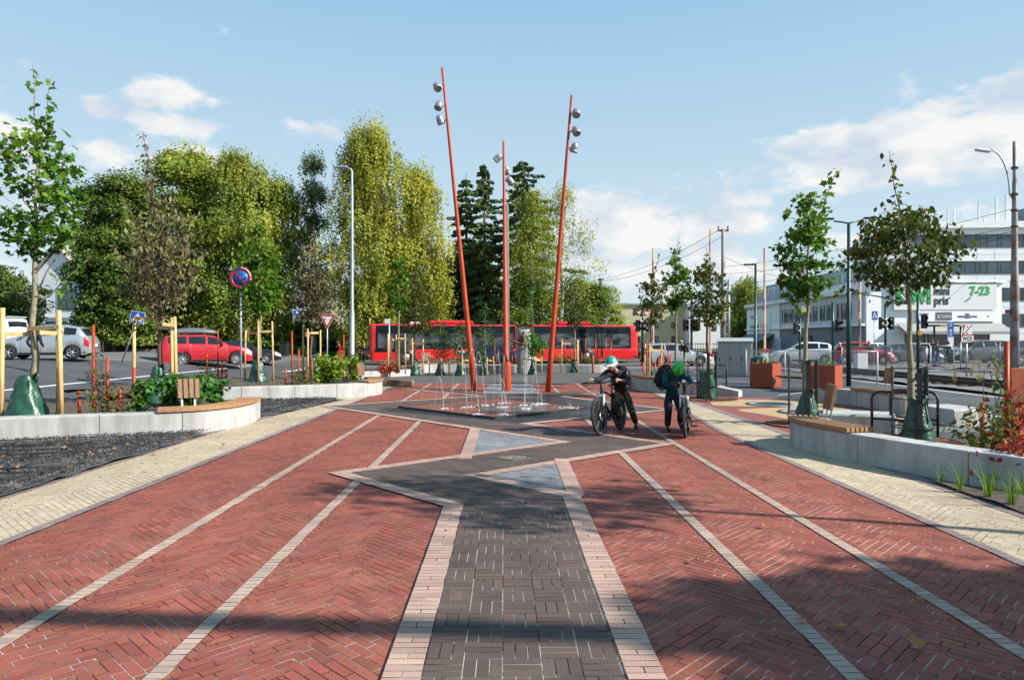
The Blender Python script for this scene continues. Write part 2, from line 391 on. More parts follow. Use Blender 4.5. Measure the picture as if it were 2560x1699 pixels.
def bricks(poly, pattern, org=(0, 0), ang=0.0, w=BW, l=BL, gap=GAP):
    """brick rectangles of one laying pattern, cut to a convex polygon"""
    poly = ccw(poly); ca, sa = math.cos(ang), math.sin(ang)
    loc = [((x - org[0]) * ca + (y - org[1]) * sa, -(x - org[0]) * sa + (y - org[1]) * ca) for x, y in poly]
    x0, x1 = min(p[0] for p in loc), max(p[0] for p in loc); y0, y1 = min(p[1] for p in loc), max(p[1] for p in loc)
    rects = []
    if pattern == 'herring':
        n = 3; k0, k1 = math.floor(y0 / w) - 7, math.ceil(y1 / w) + 7
        for k in range(k0, k1):
            m0 = math.floor((x0 / w - k) / (2 * n)) - 1; m1 = math.ceil((x1 / w - k) / (2 * n)) + 1
            for m_ in range(m0, m1 + 1):
                bx = k + 2 * n * m_
                rects.append((bx * w, k * w, (bx + n) * w, (k + 1) * w))
                rects.append((bx * w, (k - 2 * n + 1) * w, (bx + 1) * w, (k - n + 1) * w))
    elif pattern == 'bond':                                  # long diagonal rows, every other row shifted by half a brick
        for j in range(math.floor(y0 / w) - 1, math.ceil(y1 / w) + 1):
            s = (0, .5, .25, .75)[j % 4] * l
            for i in range(math.floor(x0 / l) - 2, math.ceil(x1 / l) + 2): rects.append((i * l + s, j * w, (i + 1) * l + s, (j + 1) * w))
    elif pattern == 'basket':
        s = 3 * w
        for i in range(math.floor(x0 / s) - 1, math.ceil(x1 / s) + 1):
            for j in range(math.floor(y0 / s) - 1, math.ceil(y1 / s) + 1):
                for q in range(3):
                    rects.append((i * s + q * w, j * s, i * s + (q + 1) * w, (j + 1) * s) if (i + j) % 2 else (i * s, j * s + q * w, (i + 1) * s, j * s + (q + 1) * w))
    elif pattern == 'run':                                   # one course across, along local x
        j = 0
        for i in range(math.floor(x0 / w) - 1, math.ceil(x1 / w) + 1):
            if i % 3 == 1 and l > .15:
                rects.append((i * w, 0, (i + 1) * w, l / 2)); rects.append((i * w, l / 2, (i + 1) * w, l))
            else: rects.append((i * w, 0, (i + 1) * w, l))
    out = []; g = gap / 2; pa = np.array(loc); nx = []
    nn = len(loc)
    for (a, b, c, d) in rects:
        if c < x0 or a > x1 or d < y0 or b > y1: continue
        q = [(a + g, b + g), (c - g, b + g), (c - g, d - g), (a + g, d - g)]
        allin = True; anyout = False
        for i in range(nn):
            ax, ay = loc[i]; bx, by = loc[(i + 1) % nn]; ex, ey = bx - ax, by - ay
            sd = [ex * (p[1] - ay) - ey * (p[0] - ax) for p in q]
            if max(sd) <= 0: anyout = True; break
            if min(sd) < 0: allin = False
        if anyout: continue
        if not allin:
            q = clip(q, loc)
            if len(q) < 3: continue
            ar = abs(sum(q[i][0] * q[(i + 1) % len(q)][1] - q[(i + 1) % len(q)][0] * q[i][1] for i in range(len(q))))
            if ar < 4e-4: continue
        out.append([(org[0] + x * ca - y * sa, org[1] + x * sa + y * ca) for x, y in q])
    return out
class Paving:
    def __init__(s, name, z): s.name, s.z, s.V, s.Fc, s.Mi, s.mats = name, z, [], [], [], [JOINT]
    def mi(s, m_):
        if m_ not in s.mats: s.mats.append(m_)
        return s.mats.index(m_)
    def zone(s, poly, m_, pattern='herring', org=(0, 0), ang=0.0, dz=0.0, **k):
        i = s.mi(m_); b = len(s.V); poly = ccw(poly)
        s.V += [(x, y, s.z + dz) for x, y in poly]; s.Fc.append(list(range(b, b + len(poly)))); s.Mi.append(0)
        for q in bricks(poly, pattern, org, ang, **k):
            b = len(s.V); t = rnd.uniform(-.0007, .0007)
            s.V += [(x, y, s.z + dz + .0025 + t) for x, y in q]; s.Fc.append(list(range(b, b + len(q)))); s.Mi.append(i)
    def build(s):
        me = bpy.data.meshes.new(s.name); me.from_pydata(s.V, [], s.Fc)
        for m_ in s.mats: me.materials.append(m_)
        me.polygons.foreach_set('material_index', s.Mi)
        return tag(link_mesh(s.name, me, None), kind='structure')
def sheet(name, poly, z, m_, kind='structure', drape=False, step=2.0):
    """flat (or draped) polygon sheet"""
    if not drape:
        me = bpy.data.meshes.new(name); me.from_pydata([(x, y, z) for x, y in ccw(poly)], [], [list(range(len(poly)))])
        return tag(link_mesh(name, me, m_), kind=kind)
    xs = [p[0] for p in poly]; ys = [p[1] for p in poly]; mb = MB(); P = ccw(poly)
    x = min(xs)
    while x < max(xs):
        y = min(ys)
        while y < max(ys):
            q = clip([(x, y), (x + step, y), (x + step, y + step), (x, y + step)], P) if len(P) > 2 else []
            if len(q) > 2: mb.add([(a, b, terr(a, b) + z) for a, b in q], [tuple(range(len(q)))])
            y += step
        x += step
    return tag(mb.build(name, m_), kind=kind)

def ground():
    xs = [-900, -500, -250, -120, -70, -50, -40, -35] + [-30 + i for i in range(0, 20)] + [-10, 0, 20, 50, 100, 250, 500, 900]
    ys = [-60, -20, 0, 8, 10] + [12 + i for i in range(0, 12)] + [26, 30, 40, 60, 80, 120, 200, 400, 800, 1600]
    V = [(x, y, terr(x, y) - .012) for y in ys for x in xs]; n = len(xs)
    Fc = [(j * n + i, j * n + i + 1, (j + 1) * n + i + 1, (j + 1) * n + i) for j in range(len(ys) - 1) for i in range(n - 1)]
    me = bpy.data.meshes.new('ground'); me.from_pydata(V, [], Fc)
    tag(link_mesh('ground', me, EARTH), kind='structure')
ground()
sheet('road', [(-45, 4), (60, 4), (60, 60), (-45, 54)], -.006, ASPH, drape=True, step=1.0)
sheet('old_road', [(-44, 8), (-15.5, 8), (-15.5, 38), (-13.2, 41), (-13.2, 53.5), (-44, 53.5)], .000, ASPH_OLD, drape=True, step=1.0)
sheet('cross_road', [(-13.1, 41.5), (59, 41.5), (59, 58), (-13.1, 53.5)], -.001, ASPH_OLD)
sheet('verge', [(-45, 53.8), (13.5, 53.8), (13.5, 110), (-45, 110)], .05, EARTH, drape=True, step=4.0)
# painted road lines
sheet('road_marking', [(-15.42, 14), (-15.28, 14), (-15.28, 41), (-15.42, 41)], .006, PAINT, drape=True, step=1.0)
sheet('road_marking', [(-13.0, 42.3), (15.0, 43.0), (15.0, 43.15), (-13.0, 42.45)], .004, PAINT)
sheet('road_marking', [(14.25, 6), (14.4, 6), (14.55, 30), (14.40, 30)], .0, PAINT)
sheet('road_marking', [(10.75, 5), (10.87, 5), (10.87, 19.5), (10.75, 19.5)], .0, PAINT)
for i in range(6):
    sheet('road_marking', [(-12.4 + i * 1.0, 37.5), (-11.9 + i * 1.0, 37.5), (-11.9 + i, 41.0), (-12.4 + i, 41.0)], .002, PAINT)
sheet('footpath', [(-5.6, 26.9), (5.2, 26.9), (5.2, 30), (3.5, 38.5), (-5.0, 38.5), (-7.0, 30)], .0, ASPH_PATH)

# --- the brick square.  x0(y): the slightly turned centre line of the square
def x0(y): return .10 - .012 * y
AX = math.atan(.012)
LFT, RGT = -4.2, 3.82
pv = Paving('brick_paving', 0.0)
def chevron(P, xa, xb, y0_, y1_, m_):
    """a lane laid in two halves whose rows rise towards the seam in its middle; xa, xb give its sides at y"""
    mid = lambda y: (xa(y) + xb(y)) / 2
    P.zone([(xa(y0_), y0_), (mid(y0_), y0_), (mid(y1_), y1_), (xa(y1_), y1_)], m_, 'bond', org=(mid(y0_), y0_), ang=R(45) + AX)
    P.zone([(mid(y0_), y0_), (xb(y0_), y0_), (xb(y1_), y1_), (mid(y1_), y1_)], m_, 'bond', org=(mid(y0_), y0_), ang=R(-45) + AX)
rgt = lambda y: RGT + .03 if y < 13 else RGT + .03 + (y - 13) / 11 * .8
LANES = [lambda y: LFT, lambda y: x0(y) - 2.81, lambda y: x0(y) - 1.75, lambda y: x0(y) - .69, lambda y: x0(y) + .70, lambda y: x0(y) + 1.77, lambda y: x0(y) + 2.81, rgt]
for a, b in zip(LANES[:-1], LANES[1:]):
    chevron(pv, a, b, 2.2, 13, BR['red']); chevron(pv, a, b, 13, 27.3, BR['red'])
pv.build()
bz = Paving('beige_paving', .004)
chevron(bz, lambda y: -5.42, lambda y: LFT - .1, 2.2, 15.4, BR['beige']); bz.zone([(-5.42, 15.4), (LFT - .1, 15.4), (LFT - .1, 21.5)], BR['beige'], 'bond', ang=R(45))
bz.zone([(LFT - .1, 21.5), (-4.25, 27.3), (-4.9, 27.3), (-5.3, 15.4)], BR['beige'], 'bond', ang=R(45))
chevron(bz, lambda y: RGT + .08, lambda y: 4.95, 2.2, 13, BR['beige'])
bz.zone([(RGT + .08, 13), (4.95, 13), (4.95, 24), (4.7, 24)], BR['beige'], 'bond', ang=R(-45))
bz.build()
st = Paving('paving_strips', .008)
def course(a, b, m_, width, l=None, side=1):
    """one course of bricks from a to b, its width to the left of the direction"""
    d = Vector((b[0] - a[0], b[1] - a[1])); ang = math.atan2(d.y, d.x); nrm = Vector((-d.y, d.x)).normalized() * width * side
    if side < 0: a, b = b, a; ang += math.pi
    st.zone([a, b, (b[0] + nrm.x, b[1] + nrm.y), (a[0] + nrm.x, a[1] + nrm.y)], m_, 'run', org=a, ang=ang, l=width)
course((LFT, 2.2), (-4.25, 27.3), BR['greystrip'], .11)
course((-5.42, 2.2), (-5.42, 13.0), BR['greystrip'], .2)
course((-5.42, 13.0), (-5.25, 16.5), BR['greystrip'], .2)
course((-5.25, 16.5), (-4.75, 19.9), BR['greystrip'], .2)
course((RGT, 2.2), (RGT, 13), BR['greystrip'], .11, side=-1)
course((RGT, 13), (4.62, 24), BR['greystrip'], .11, side=-1)
course((4.85, 2.2), (4.85, 13), BR['greystrip'], .2, side=-1)
course((4.85, 13), (4.85, 21.5), BR['greystrip'], .2, side=-1)
for dx in (-2.86, -1.80, 1.72, 2.76):
    a, b = (x0(2.2) + dx, 2.2), (x0(27.2) + dx, 27.2)
    course(a, b, BR['stripe'], .105)
st.build()
# the dark zigzag with its pale edge courses
A_, T1, LT, PL, PR, TR, RT, MM, B_ = (-4.62, 17.83), (1.0, 11.59), (-2.06, 8.88), (-.50, 7.19), (.545, 7.55), (-.60, 8.74), (2.42, 11.4), (.13, 14.13), (3.71, 16.97)
U1, U2 = (-.78, 21.0), (1.36, 20.9)
D5L, D5R = (-3.6, 24.1), (2.9, 22.7)
PB0, PB1 = (x0(2.2) - .512, 2.2), (x0(2.2) + .512, 2.2)
F_L, F_N, F_R, F_F = (-2.82, 17.4), (-.38, 14.95), (1.92, 17.2), (-.4, 19.8)
zz = Paving('dark_paving', .012)
zz.zone([PB0, PB1, PR, PL], BR['dark'], 'basket', org=(x0(3.5) - .512, 3.5), ang=AX)
def dz(poly, m_='dark'): zz.zone(poly, BR[m_], 'bond', org=(0, 0), ang=R(-38))
dz([LT, PL, PR, TR]); dz([LT, TR, RT, T1]); dz([T1, RT, MM])
dz([A_, T1, MM, (-.695, 13.48)] if False else [A_, (-.70, 13.48), T1, MM, (-.38, 14.6)])
dz([A_, (-.38, 14.6), F_N, F_L], 'wet'); dz([A_, F_L, F_F, U1])
dz([MM, B_, F_R, F_N], 'wet'); dz([(-.38, 14.6), MM, F_N], 'wet'); dz([B_, U2, F_F, F_R], 'wet'); dz([U1, F_F, U2])
dz([U1, U2, (.9, 21.9), (-.9, 22.1)]); dz([D5L, U1, (-.9, 22.1), (-1.2, 22.9)]); dz([U2, D5R, (1.2, 22.6), (.9, 21.9)])
zz.zone([(-.95, 22.15), (.9, 21.95), (.75, 26.9), (-.85, 26.9)], BR['grey'], 'basket', org=(0, 0), ang=AX)
zz.build()
ed = Paving('paving_edges', .016)
def edge_path(pts, width=.2, m_=BR['pink']):
    """mitred pale course on the left side of a polyline"""
    P = [Vector(p) for p in pts]; off = []
    for i, p in enumerate(P):
        ns = []
        for a, b in ((i - 1, i), (i, i + 1)):
            if a < 0 or b >= len(P): continue
            d = (P[b] - P[a]).normalized(); ns.append(Vector((-d.y, d.x)))
        if len(ns) == 1: o = ns[0] * width
        else:
            bis = (ns[0] + ns[1]); bl = bis.length
            o = bis / bl * min(width / max(.18, bl / 2), width * 3.2)
        off.append(p + o)
    for i in range(len(P) - 1):
        a, b, c, d = P[i], P[i + 1], off[i + 1], off[i]
        ang = math.atan2((b - a).y, (b - a).x)
        ed.zone([tuple(a), tuple(b), tuple(c), tuple(d)], m_, 'run', org=tuple(a), ang=ang, l=width)
edge_path([PB0, PL, LT, T1, A_, U1, D5L])
edge_path([D5R, U2, B_, MM, RT, TR, PR, PB1])
# two grey triangles beside the zigzag, edged in pink
def tri(a, b, c):
    cen = Vector(((a[0] + b[0] + c[0]) / 3, (a[1] + b[1] + c[1]) / 3))
    zz2.zone([a, b, c], BR['grey'], 'bond', org=a, ang=R(-30))
zz2 = Paving('grey_paving', .010)
tri((-.58, 10.1), (.95, 11.62), (-.62, 13.3)); tri((-.5, 8.73), (.6, 9.85), (.6, 7.5))
zz2.build()
edge_path([(-.57, 9.95), (-.61, 13.4)], .19)
edge_path([(.60, 9.95), (.60, 7.55)], .19)
ed.build()

# fountain plate: wet red bricks with a pale edge, standing a hand's width proud of the square
fp = Paving('fountain_plate', .045)
fp.zone([F_L, F_N, F_R, F_F], BR['basin'], 'herring', org=(0, 0), ang=R(48), gap=.004)
fpo = fp.build(); fpo['kind'] = 'thing'
tag(fpo, 'low diamond of wet red bricks carrying the water jets', 'fountain')
rb = MB()
for a, b in ((F_L, F_N), (F_N, F_R), (F_R, F_F), (F_F, F_L)):
    rb.beam((a[0], a[1], .03), (b[0], b[1], .03), .05, .058)
rim = rb.build('rim', M['dark_metal'], fpo)
PUD = mat('standing_water', (.30, .33, .36), .03, c2=(.10, .11, .13), scale=2.4, spec=1.0, alpha=.55, bump=.25, bscale=18)
for (ox, oy, rx_, ry_, ph) in ((.15, 17.0, 1.15, 1.05, .3), (-.9, 17.4, .6, .35, 2.0)):
    mb = MB(); mb.add([(ox + rx_ * math.cos(t) * (1 + .16 * math.sin(3 * t + ph) + .08 * math.sin(7 * t)), oy + ry_ * math.sin(t) * (1 + .14 * math.sin(2 * t + ph)), .0505) for t in [2 * math.pi * i / 48 for i in range(48)]], [tuple(range(48))]); mb.build('puddle', PUD, fpo)

# playground of red and tan poured rubber to the right
RUB_R = mat('red_rubber_surface', (.23, .06, .05), .92, c2=(.18, .05, .045), scale=60, bump=.3, bscale=200)
RUB_T = mat('tan_rubber_surface', (.43, .29, .15), .92, c2=(.36, .24, .125), scale=60, bump=.3, bscale=200)
sheet('play_surface', [(5.05, 10.4), (9.0, 15.8), (9.0, 18.8), (7.6, 20.2), (5.05, 22.0)], .006, RUB_R)
def blob_sheet(name, c, rx, ry, z, m_, ph, n=60, amp=.18):
    sheet(name, [(c[0] + rx * math.cos(t) * (1 + amp * math.sin(3 * t + ph)), c[1] + ry * math.sin(t) * (1 + amp * math.sin(2 * t + ph))) for t in [2 * math.pi * i / n for i in range(n)]], z, m_)
blob_sheet('tan_surface', (6.9, 16.2), 1.45, 1.6, .010, RUB_T, .6)
blob_sheet('tan_surface', (6.6, 18.8), 1.5, 1.3, .013, RUB_T, 2.0)
blob_sheet('tan_surface', (6.0, 12.2), .9, 1.2, .010, RUB_T, 4.0)
blob_sheet('tan_surface', (8.0, 15.6), 1.0, 1.1, .015, RUB_T, 1.0)

# planting beds, gravel and railway ballast
def soil_sheet(name, poly, z, m_, kind='structure', bumpy=.05, step=.35):
    mb = MB(); P = ccw(poly); rr = random.Random(len(poly) * 13 + int(abs(poly[0][0]) * 7))
    xs = [p[0] for p in P]; ys = [p[1] for p in P]
    nx, ny = int((max(xs) - min(xs)) / step) + 2, int((max(ys) - min(ys)) / step) + 2
    H_ = [[z + rr.uniform(-bumpy, bumpy) + bumpy * math.sin(i * .8) * math.cos(j * .6) for i in range(nx + 1)] for j in range(ny + 1)]
    for i in range(nx):
        for j in range(ny):
            x, y = min(xs) + i * step, min(ys) + j * step
            q = clip([(x, y), (x + step, y), (x + step, y + step), (x, y + step)], P)
            if len(q) < 3: continue
            def hh(a, b):
                u, v = (a - min(xs)) / step, (b - min(ys)) / step; i0, j0 = min(int(u), nx - 1), min(int(v), ny - 1); u -= i0; v -= j0
                return H_[j0][i0] * (1 - u) * (1 - v) + H_[j0][i0 + 1] * u * (1 - v) + H_[j0 + 1][i0] * (1 - u) * v + H_[j0 + 1][i0 + 1] * u * v
            mb.add([(a, b, hh(a, b)) for a, b in q], [tuple(range(len(q)))], 0, True)
    return tag(mb.build(name, m_), kind=kind)
soil_sheet('planting_soil', [(-14, 10.4), (-8.6, 12.0), (-5.75, 13.2), (-5.7, 15.0), (-7.0, 17.0), (-14, 17.0)], .26, M['soil'])
soil_sheet('planting_soil', [(-12.5, 19.3), (-7.5, 19.7), (-5.6, 20.6), (-4.5, 22), (-4.8, 24.5), (-7, 29), (-12.5, 29)], .26, M['soil'])
soil_sheet('planting_soil', [(-10, 31.5), (-4.9, 33.2), (-4.6, 35), (-6, 37.5), (-10, 37.5)], .2, M['soil'])
soil_sheet('planting_soil', [(-4.6, 37.2), (.3, 36.2), (.3, 40.2), (-4.6, 40.2)], .24, M['soil'])
soil_sheet('planting_soil', [(1.2, 37.2), (4.6, 37.0), (5.4, 38), (5.0, 40.5), (1.2, 40.5)], .24, M['soil'])
soil_sheet('planting_soil', [(4.5, 23.0), (5.6, 22.0), (6.5, 21.3), (6.9, 22.5), (5.8, 25.6), (4.6, 25.6)], .24, M['soil'])
soil_sheet('planting_soil', [(4.97, 3.0), (7.3, 3.0), (7.3, 6.6), (5.6, 7.9), (4.97, 8.9)], .03, M['soil'], bumpy=.03)
soil_sheet('planting_soil', [(6.2, 7.1), (9.0, 4.5), (9.3, 9.0), (7.2, 10.2)], .20, M['soil'], bumpy=.04)
GRAV = mat('grey_gravel', (.10, .098, .094), .95, c2=(.03, .03, .032), scale=26, bump=1.0, bscale=45, ramp=(.38, .62), detail=4)
soil_sheet('gravel', [(-16, 3.0), (-5.45, 3.0), (-5.45, 13.1), (-8.5, 11.7), (-16, 9.6)], .03, GRAV, 'stuff', bumpy=.035, step=.3)
soil_sheet('gravel', [(-7.6, 15.6), (-5.3, 15.6), (-4.75, 19.9), (-5.6, 20.0), (-7.6, 19.4)], .03, GRAV, 'stuff', bumpy=.03, step=.3)
def stones(name, poly, z, n, s0, s1, m_, seed):
    rg = np.random.default_rng(seed); P = []; bx = [min(p[0] for p in poly), max(p[0] for p in poly), min(p[1] for p in poly), max(p[1] for p in poly)]; Q = ccw(poly)
    while len(P) < n:
        x, y = rg.uniform(bx[0], bx[1]), rg.uniform(bx[2], bx[3])
        if all((Q[(i + 1) % len(Q)][0] - Q[i][0]) * (y - Q[i][1]) - (Q[(i + 1) % len(Q)][1] - Q[i][1]) * (x - Q[i][0]) > 0 for i in range(len(Q))): P.append((x, y, z + rg.uniform(-.01, .03)))
    O = np.array([(1, 0, 0), (0, 1, 0), (-1, 0, 0), (0, -1, 0), (0, 0, .8), (0, 0, -.8)], float); T = [(0, 1, 4), (1, 2, 4), (2, 3, 4), (3, 0, 4), (1, 0, 5), (2, 1, 5), (3, 2, 5), (0, 3, 5)]
    sc_ = rg.uniform(s0, s1, (n, 1, 1)); V = np.array(P)[:, None, :] + sc_ * (O[None] * rg.uniform(.6, 1.2, (n, 1, 3)) + rg.normal(0, .18, (n, 6, 3)))
    co = V[:, np.array(T), :].reshape(-1, 3); return tag(link_mesh(name, fast_mesh(name, co, 3), m_), kind='stuff')
PEB = mat('gravel_stone', (.125, .12, .115), .9, c2=(.03, .03, .032), scale=5, ramp=(.4, .6))
stones('gravel_stones', [(-9.6, 6.2), (-5.5, 6.2), (-5.5, 12.8), (-8.3, 11.6), (-9.6, 11.0)], .06, 15000, .007, .021, PEB, 5)
stones('gravel_stones', [(-7.4, 16.0), (-5.25, 16.0), (-4.85, 19.7), (-5.6, 19.9), (-7.4, 19.3)], .06, 3000, .010, .026, PEB, 6)
# black netting laid over the gravel in sagging folds
nm = MB(); rr = random.Random(3)
def fold(a, b, r):
    pts = []
    for i in range(15):
        t = i / 14; pts.append((a[0] + (b[0] - a[0]) * t + rr.uniform(-.03, .03), a[1] + (b[1] - a[1]) * t + rr.uniform(-.03, .03), .095 + .02 * math.sin(t * 9 + a[1]) + rr.uniform(-.01, .01)))
    nm.tube(pts, r, 4)
for i in range(30):
    y = 4.2 + i * .18; fold((-12.5, y + rr.uniform(-.1, .1)), (-5.6, min(12.5, y * 1.3 + rr.uniform(-.6, .4))), rr.choice([.004, .006, .010]))
for i in range(12):
    fold((-12 + i * .55, 4.5), (-11.6 + i * .55, 9.6 + i * .2), .006)
tag(nm.build('ground_netting', M['black']), 'black netting laid in folds over the large gravel bed at the edge of view', 'netting'); nm = MB()
for i in range(9): fold((-7.5, 16.0 + i * .38), (-5.4 + i * .06, 16.2 + i * .4), .010)
tag(nm.build('ground_netting', M['black']), 'black netting over the small gravel bed between the two pale walls', 'netting')
BALL = mat('railway_ballast', (.24, .23, .22), .95, c2=(.07, .07, .07), scale=18, bump=1.0, bscale=24, ramp=(.35, .65), detail=4)
soil_sheet('gravel', [(14.9, 8), (23.5, 8), (23.5, 44.5), (14.9, 44.5)], .075, BALL, 'stuff', bumpy=.03, step=.7)
soil_sheet('gravel', [(23.5, 20), (27.5, 20), (25.6, 38), (23.5, 44)], .22, BALL, 'stuff', bumpy=.10, step=.7)
def rail(x):
    mb = MB()
    for (w, z0, z1) in ((.14, .06, .09), (.03, .09, .18), (.07, .18, .225)):
        mb.box((x, 36, (z0 + z1) / 2), (w, 62, z1 - z0))
    return mb
RAILM = mat('rail_steel', (.10, .075, .06), .5, .5, var=.2)
for x, lab in ((16.45, 'rusty steel rail of the track lying nearer the asphalt path'), (17.95, 'rusty steel rail of the track lying nearer the wire fence and gravel')):
    tag(rail(x).build('railway_rail', RAILM), lab, 'rail', 'rails of the railway track')
SLP = mat('timber_sleeper', (.07, .052, .04), .9, var=.3, scale=6)
sl = MB().box((0, 0, 0), (2.5, .24, .14), bev=.015).build('railway_sleeper', SLP)
tag(sl, 'dark timber sleeper under the two rails', 'sleeper', 'sleepers under the rails'); sl.location = (17.2, 16.0, .03)
for i in range(1, 34):
    s2 = sl.copy(); col.objects.link(s2); s2.location = (17.2, 16.0 + i * .75, .03)
# ------------------------------------------------------------------ concrete planter walls and timber benches
def chaikin(pts, it=2):
    for _ in range(it):
        q = [pts[0]]
        for a, b in zip(pts[:-1], pts[1:]):
            q += [(a[0] * .75 + b[0] * .25, a[1] * .75 + b[1] * .25), (a[0] * .25 + b[0] * .75, a[1] * .25 + b[1] * .75)]
        pts = q + [pts[-1]]
    return pts
def resample(pts, n):
    d = [0]
    for a, b in zip(pts[:-1], pts[1:]): d.append(d[-1] + math.hypot(b[0] - a[0], b[1] - a[1]))
    out = []
    for i in range(n + 1):
        t = d[-1] * i / n; k = max(j for j in range(len(d)) if d[j] <= t + 1e-9); k = min(k, len(pts) - 2)
        u = (t - d[k]) / max(1e-9, d[k + 1] - d[k]); out.append((pts[k][0] + (pts[k + 1][0] - pts[k][0]) * u, pts[k][1] + (pts[k + 1][1] - pts[k][1]) * u))
    return out, d[-1]
def offset(pts, w):
    out = []
    for i, p in enumerate(pts):
        a = pts[max(i - 1, 0)]; b = pts[min(i + 1, len(pts) - 1)]
        dx, dy = b[0] - a[0], b[1] - a[1]; l = math.hypot(dx, dy) or 1
        out.append((p[0] - dy / l * w, p[1] + dx / l * w))
    return out
def ribbon(mb, o, i, zf, z0, bev, mi=0):
    """wall body between an outer and inner line with chamfered top edges; zf gives the top height along it"""
    n = len(o); rows = []
    for k in range(n):
        t = k / (n - 1); zt = zf(t)
        ox, oy = o[k]; ix, iy = i[k]; l = math.hypot(ix - ox, iy - oy); ux, uy = (ix - ox) / l, (iy - oy) / l
        b = min(bev, (zt - z0) * .4)
        rows.append([(ox, oy, z0), (ox, oy, zt - b), (ox + ux * b, oy + uy * b, zt), (ix - ux * b, iy - uy * b, zt), (ix, iy, zt - b), (ix, iy, z0)])
    vs = [p for r in rows for p in r]; fs = []
    for k in range(n - 1):
        for j in range(5): fs.append((k * 6 + j, (k + 1) * 6 + j, (k + 1) * 6 + j + 1, k * 6 + j + 1)[::-1])
    fs.append((0, 1, 2, 3, 4, 5)[::-1]); e = (n - 1) * 6; fs.append((e, e + 1, e + 2, e + 3, e + 4, e + 5))
    mb.add(vs, [f[::-1] for f in fs], mi)
def wall(label, pts, cuts, w=.4, h=.4, smooth=2, zf=None, z0=-.05, base=(0, 0, 0), group='low concrete planter walls'):
    """outer line pts (the planter on its left), cut into blocks at the fractions cuts"""
    c = thing('planter_wall', label, 'wall', base, 0, group)
    line, L_ = resample(chaikin(pts, smooth), 96)
    cuts = [0] + list(cuts) + [1]
    for a, b in zip(cuts[:-1], cuts[1:]):
        i0, i1 = int(round(a * 96)), int(round(b * 96)); seg = line[i0:i1 + 1]
        g = .006
        def shrink(s):
            s = list(s)
            for e, f in ((0, 1), (-1, -2)):
                dx, dy = s[f][0] - s[e][0], s[f][1] - s[e][1]; l = math.hypot(dx, dy) or 1; s[e] = (s[e][0] + dx / l * g, s[e][1] + dy / l * g)
            return s
        seg = shrink(seg); mb = MB()
        ribbon(mb, seg, offset(seg, w), (lambda t, a=a, b=b: zf(a + (b - a) * t)) if zf else (lambda t: h), z0, .018)
        mb.build('block', M['concrete'], c)
    return line
W1 = wall('long pale wall of the bed with the leafy maple, in front of the gravel net', [(-12.2, 10.1), (-8.55, 11.65), (-5.9, 12.55), (-5.35, 13.2), (-5.27, 14.3), (-5.5, 15.3)], (.22, .40, .56, .70), smooth=3)
W2 = wall('pale wall of the bed beside the no parking sign', [(-8.6, 18.55), (-7.4, 19.25), (-5.5, 20.2), (-4.5, 20.85), (-4.08, 21.6), (-4.15, 22.6), (-4.6, 23.6)], (.18, .36, .52, .66), smooth=3)
wall('low pale curb around the bed of red plants beside the bus', [(-7.3, 30.4), (-6.2, 31.4), (-5.0, 32.8), (-4.4, 34.6), (-4.6, 36.3)], (.3, .6), w=.25, h=.3)
wall('pale wall behind the row of small oaks and in front of the bus', [(-5.0, 35.2), (-4.2, 36.7), (-2.2, 36.9), (.2, 36.0), (.5, 36.4)], (.2, .38, .56, .74))
wall('grey wall between the standing stone and the leaning bike boy', [(1.05, 37.6), (1.3, 36.9), (3.0, 36.6), (4.6, 36.4), (5.15, 36.9), (5.4, 38.2)], (.28, .5, .72))
W5 = wall('grey wall of the bed behind the boy in the green helmet', [(4.35, 25.6), (4.16, 24.3), (4.3, 23.4), (4.75, 22.35), (5.8, 21.5), (6.75, 20.85)], (.3, .5, .75), smooth=3, zf=lambda t: .42 if t < .76 else .42 - (t - .76) / .24 * .24)
W3 = wall('grey wall beyond the round trampolines, carrying a bench', [(8.77, 15.6), (8.95, 17.0), (8.72, 18.5), (8.2, 19.2), (7.45, 19.65)][::-1], (.36, .5, .64, .8), w=.4, zf=lambda t: .14 + min(1, t / .34) * .26)
W4 = wall('shaded grey wall nearest the camera with curved slatted bench', [(5.15, 12.0), (4.62, 11.75), (4.42, 10.95), (4.62, 10.1), (4.95, 9.15), (5.45, 8.1), (6.2, 6.9), (7.2, 5.7)], (.11, .36, .57, .76), smooth=3, h=.39)
for (c, d, rz, lab, sh) in (((6.55, 13.25, .16), (1.25, .9, .34), R(-25), 'broad white concrete block behind the curved slatted bench', .0), ((8.9, 14.2, .17), (.85, 1.15, .36), R(8), 'white concrete block between black bike hoop and white road line', .0)):
    mb = MB(); mb.box((0, 0, 0), d, bev=.03)
    o = mb.build('concrete_block', M['concrete'], None, c); o.rotation_euler = (0, 0, rz)
    o.scale = (1, 1, 1); tag(o, lab, 'block', 'white concrete blocks')

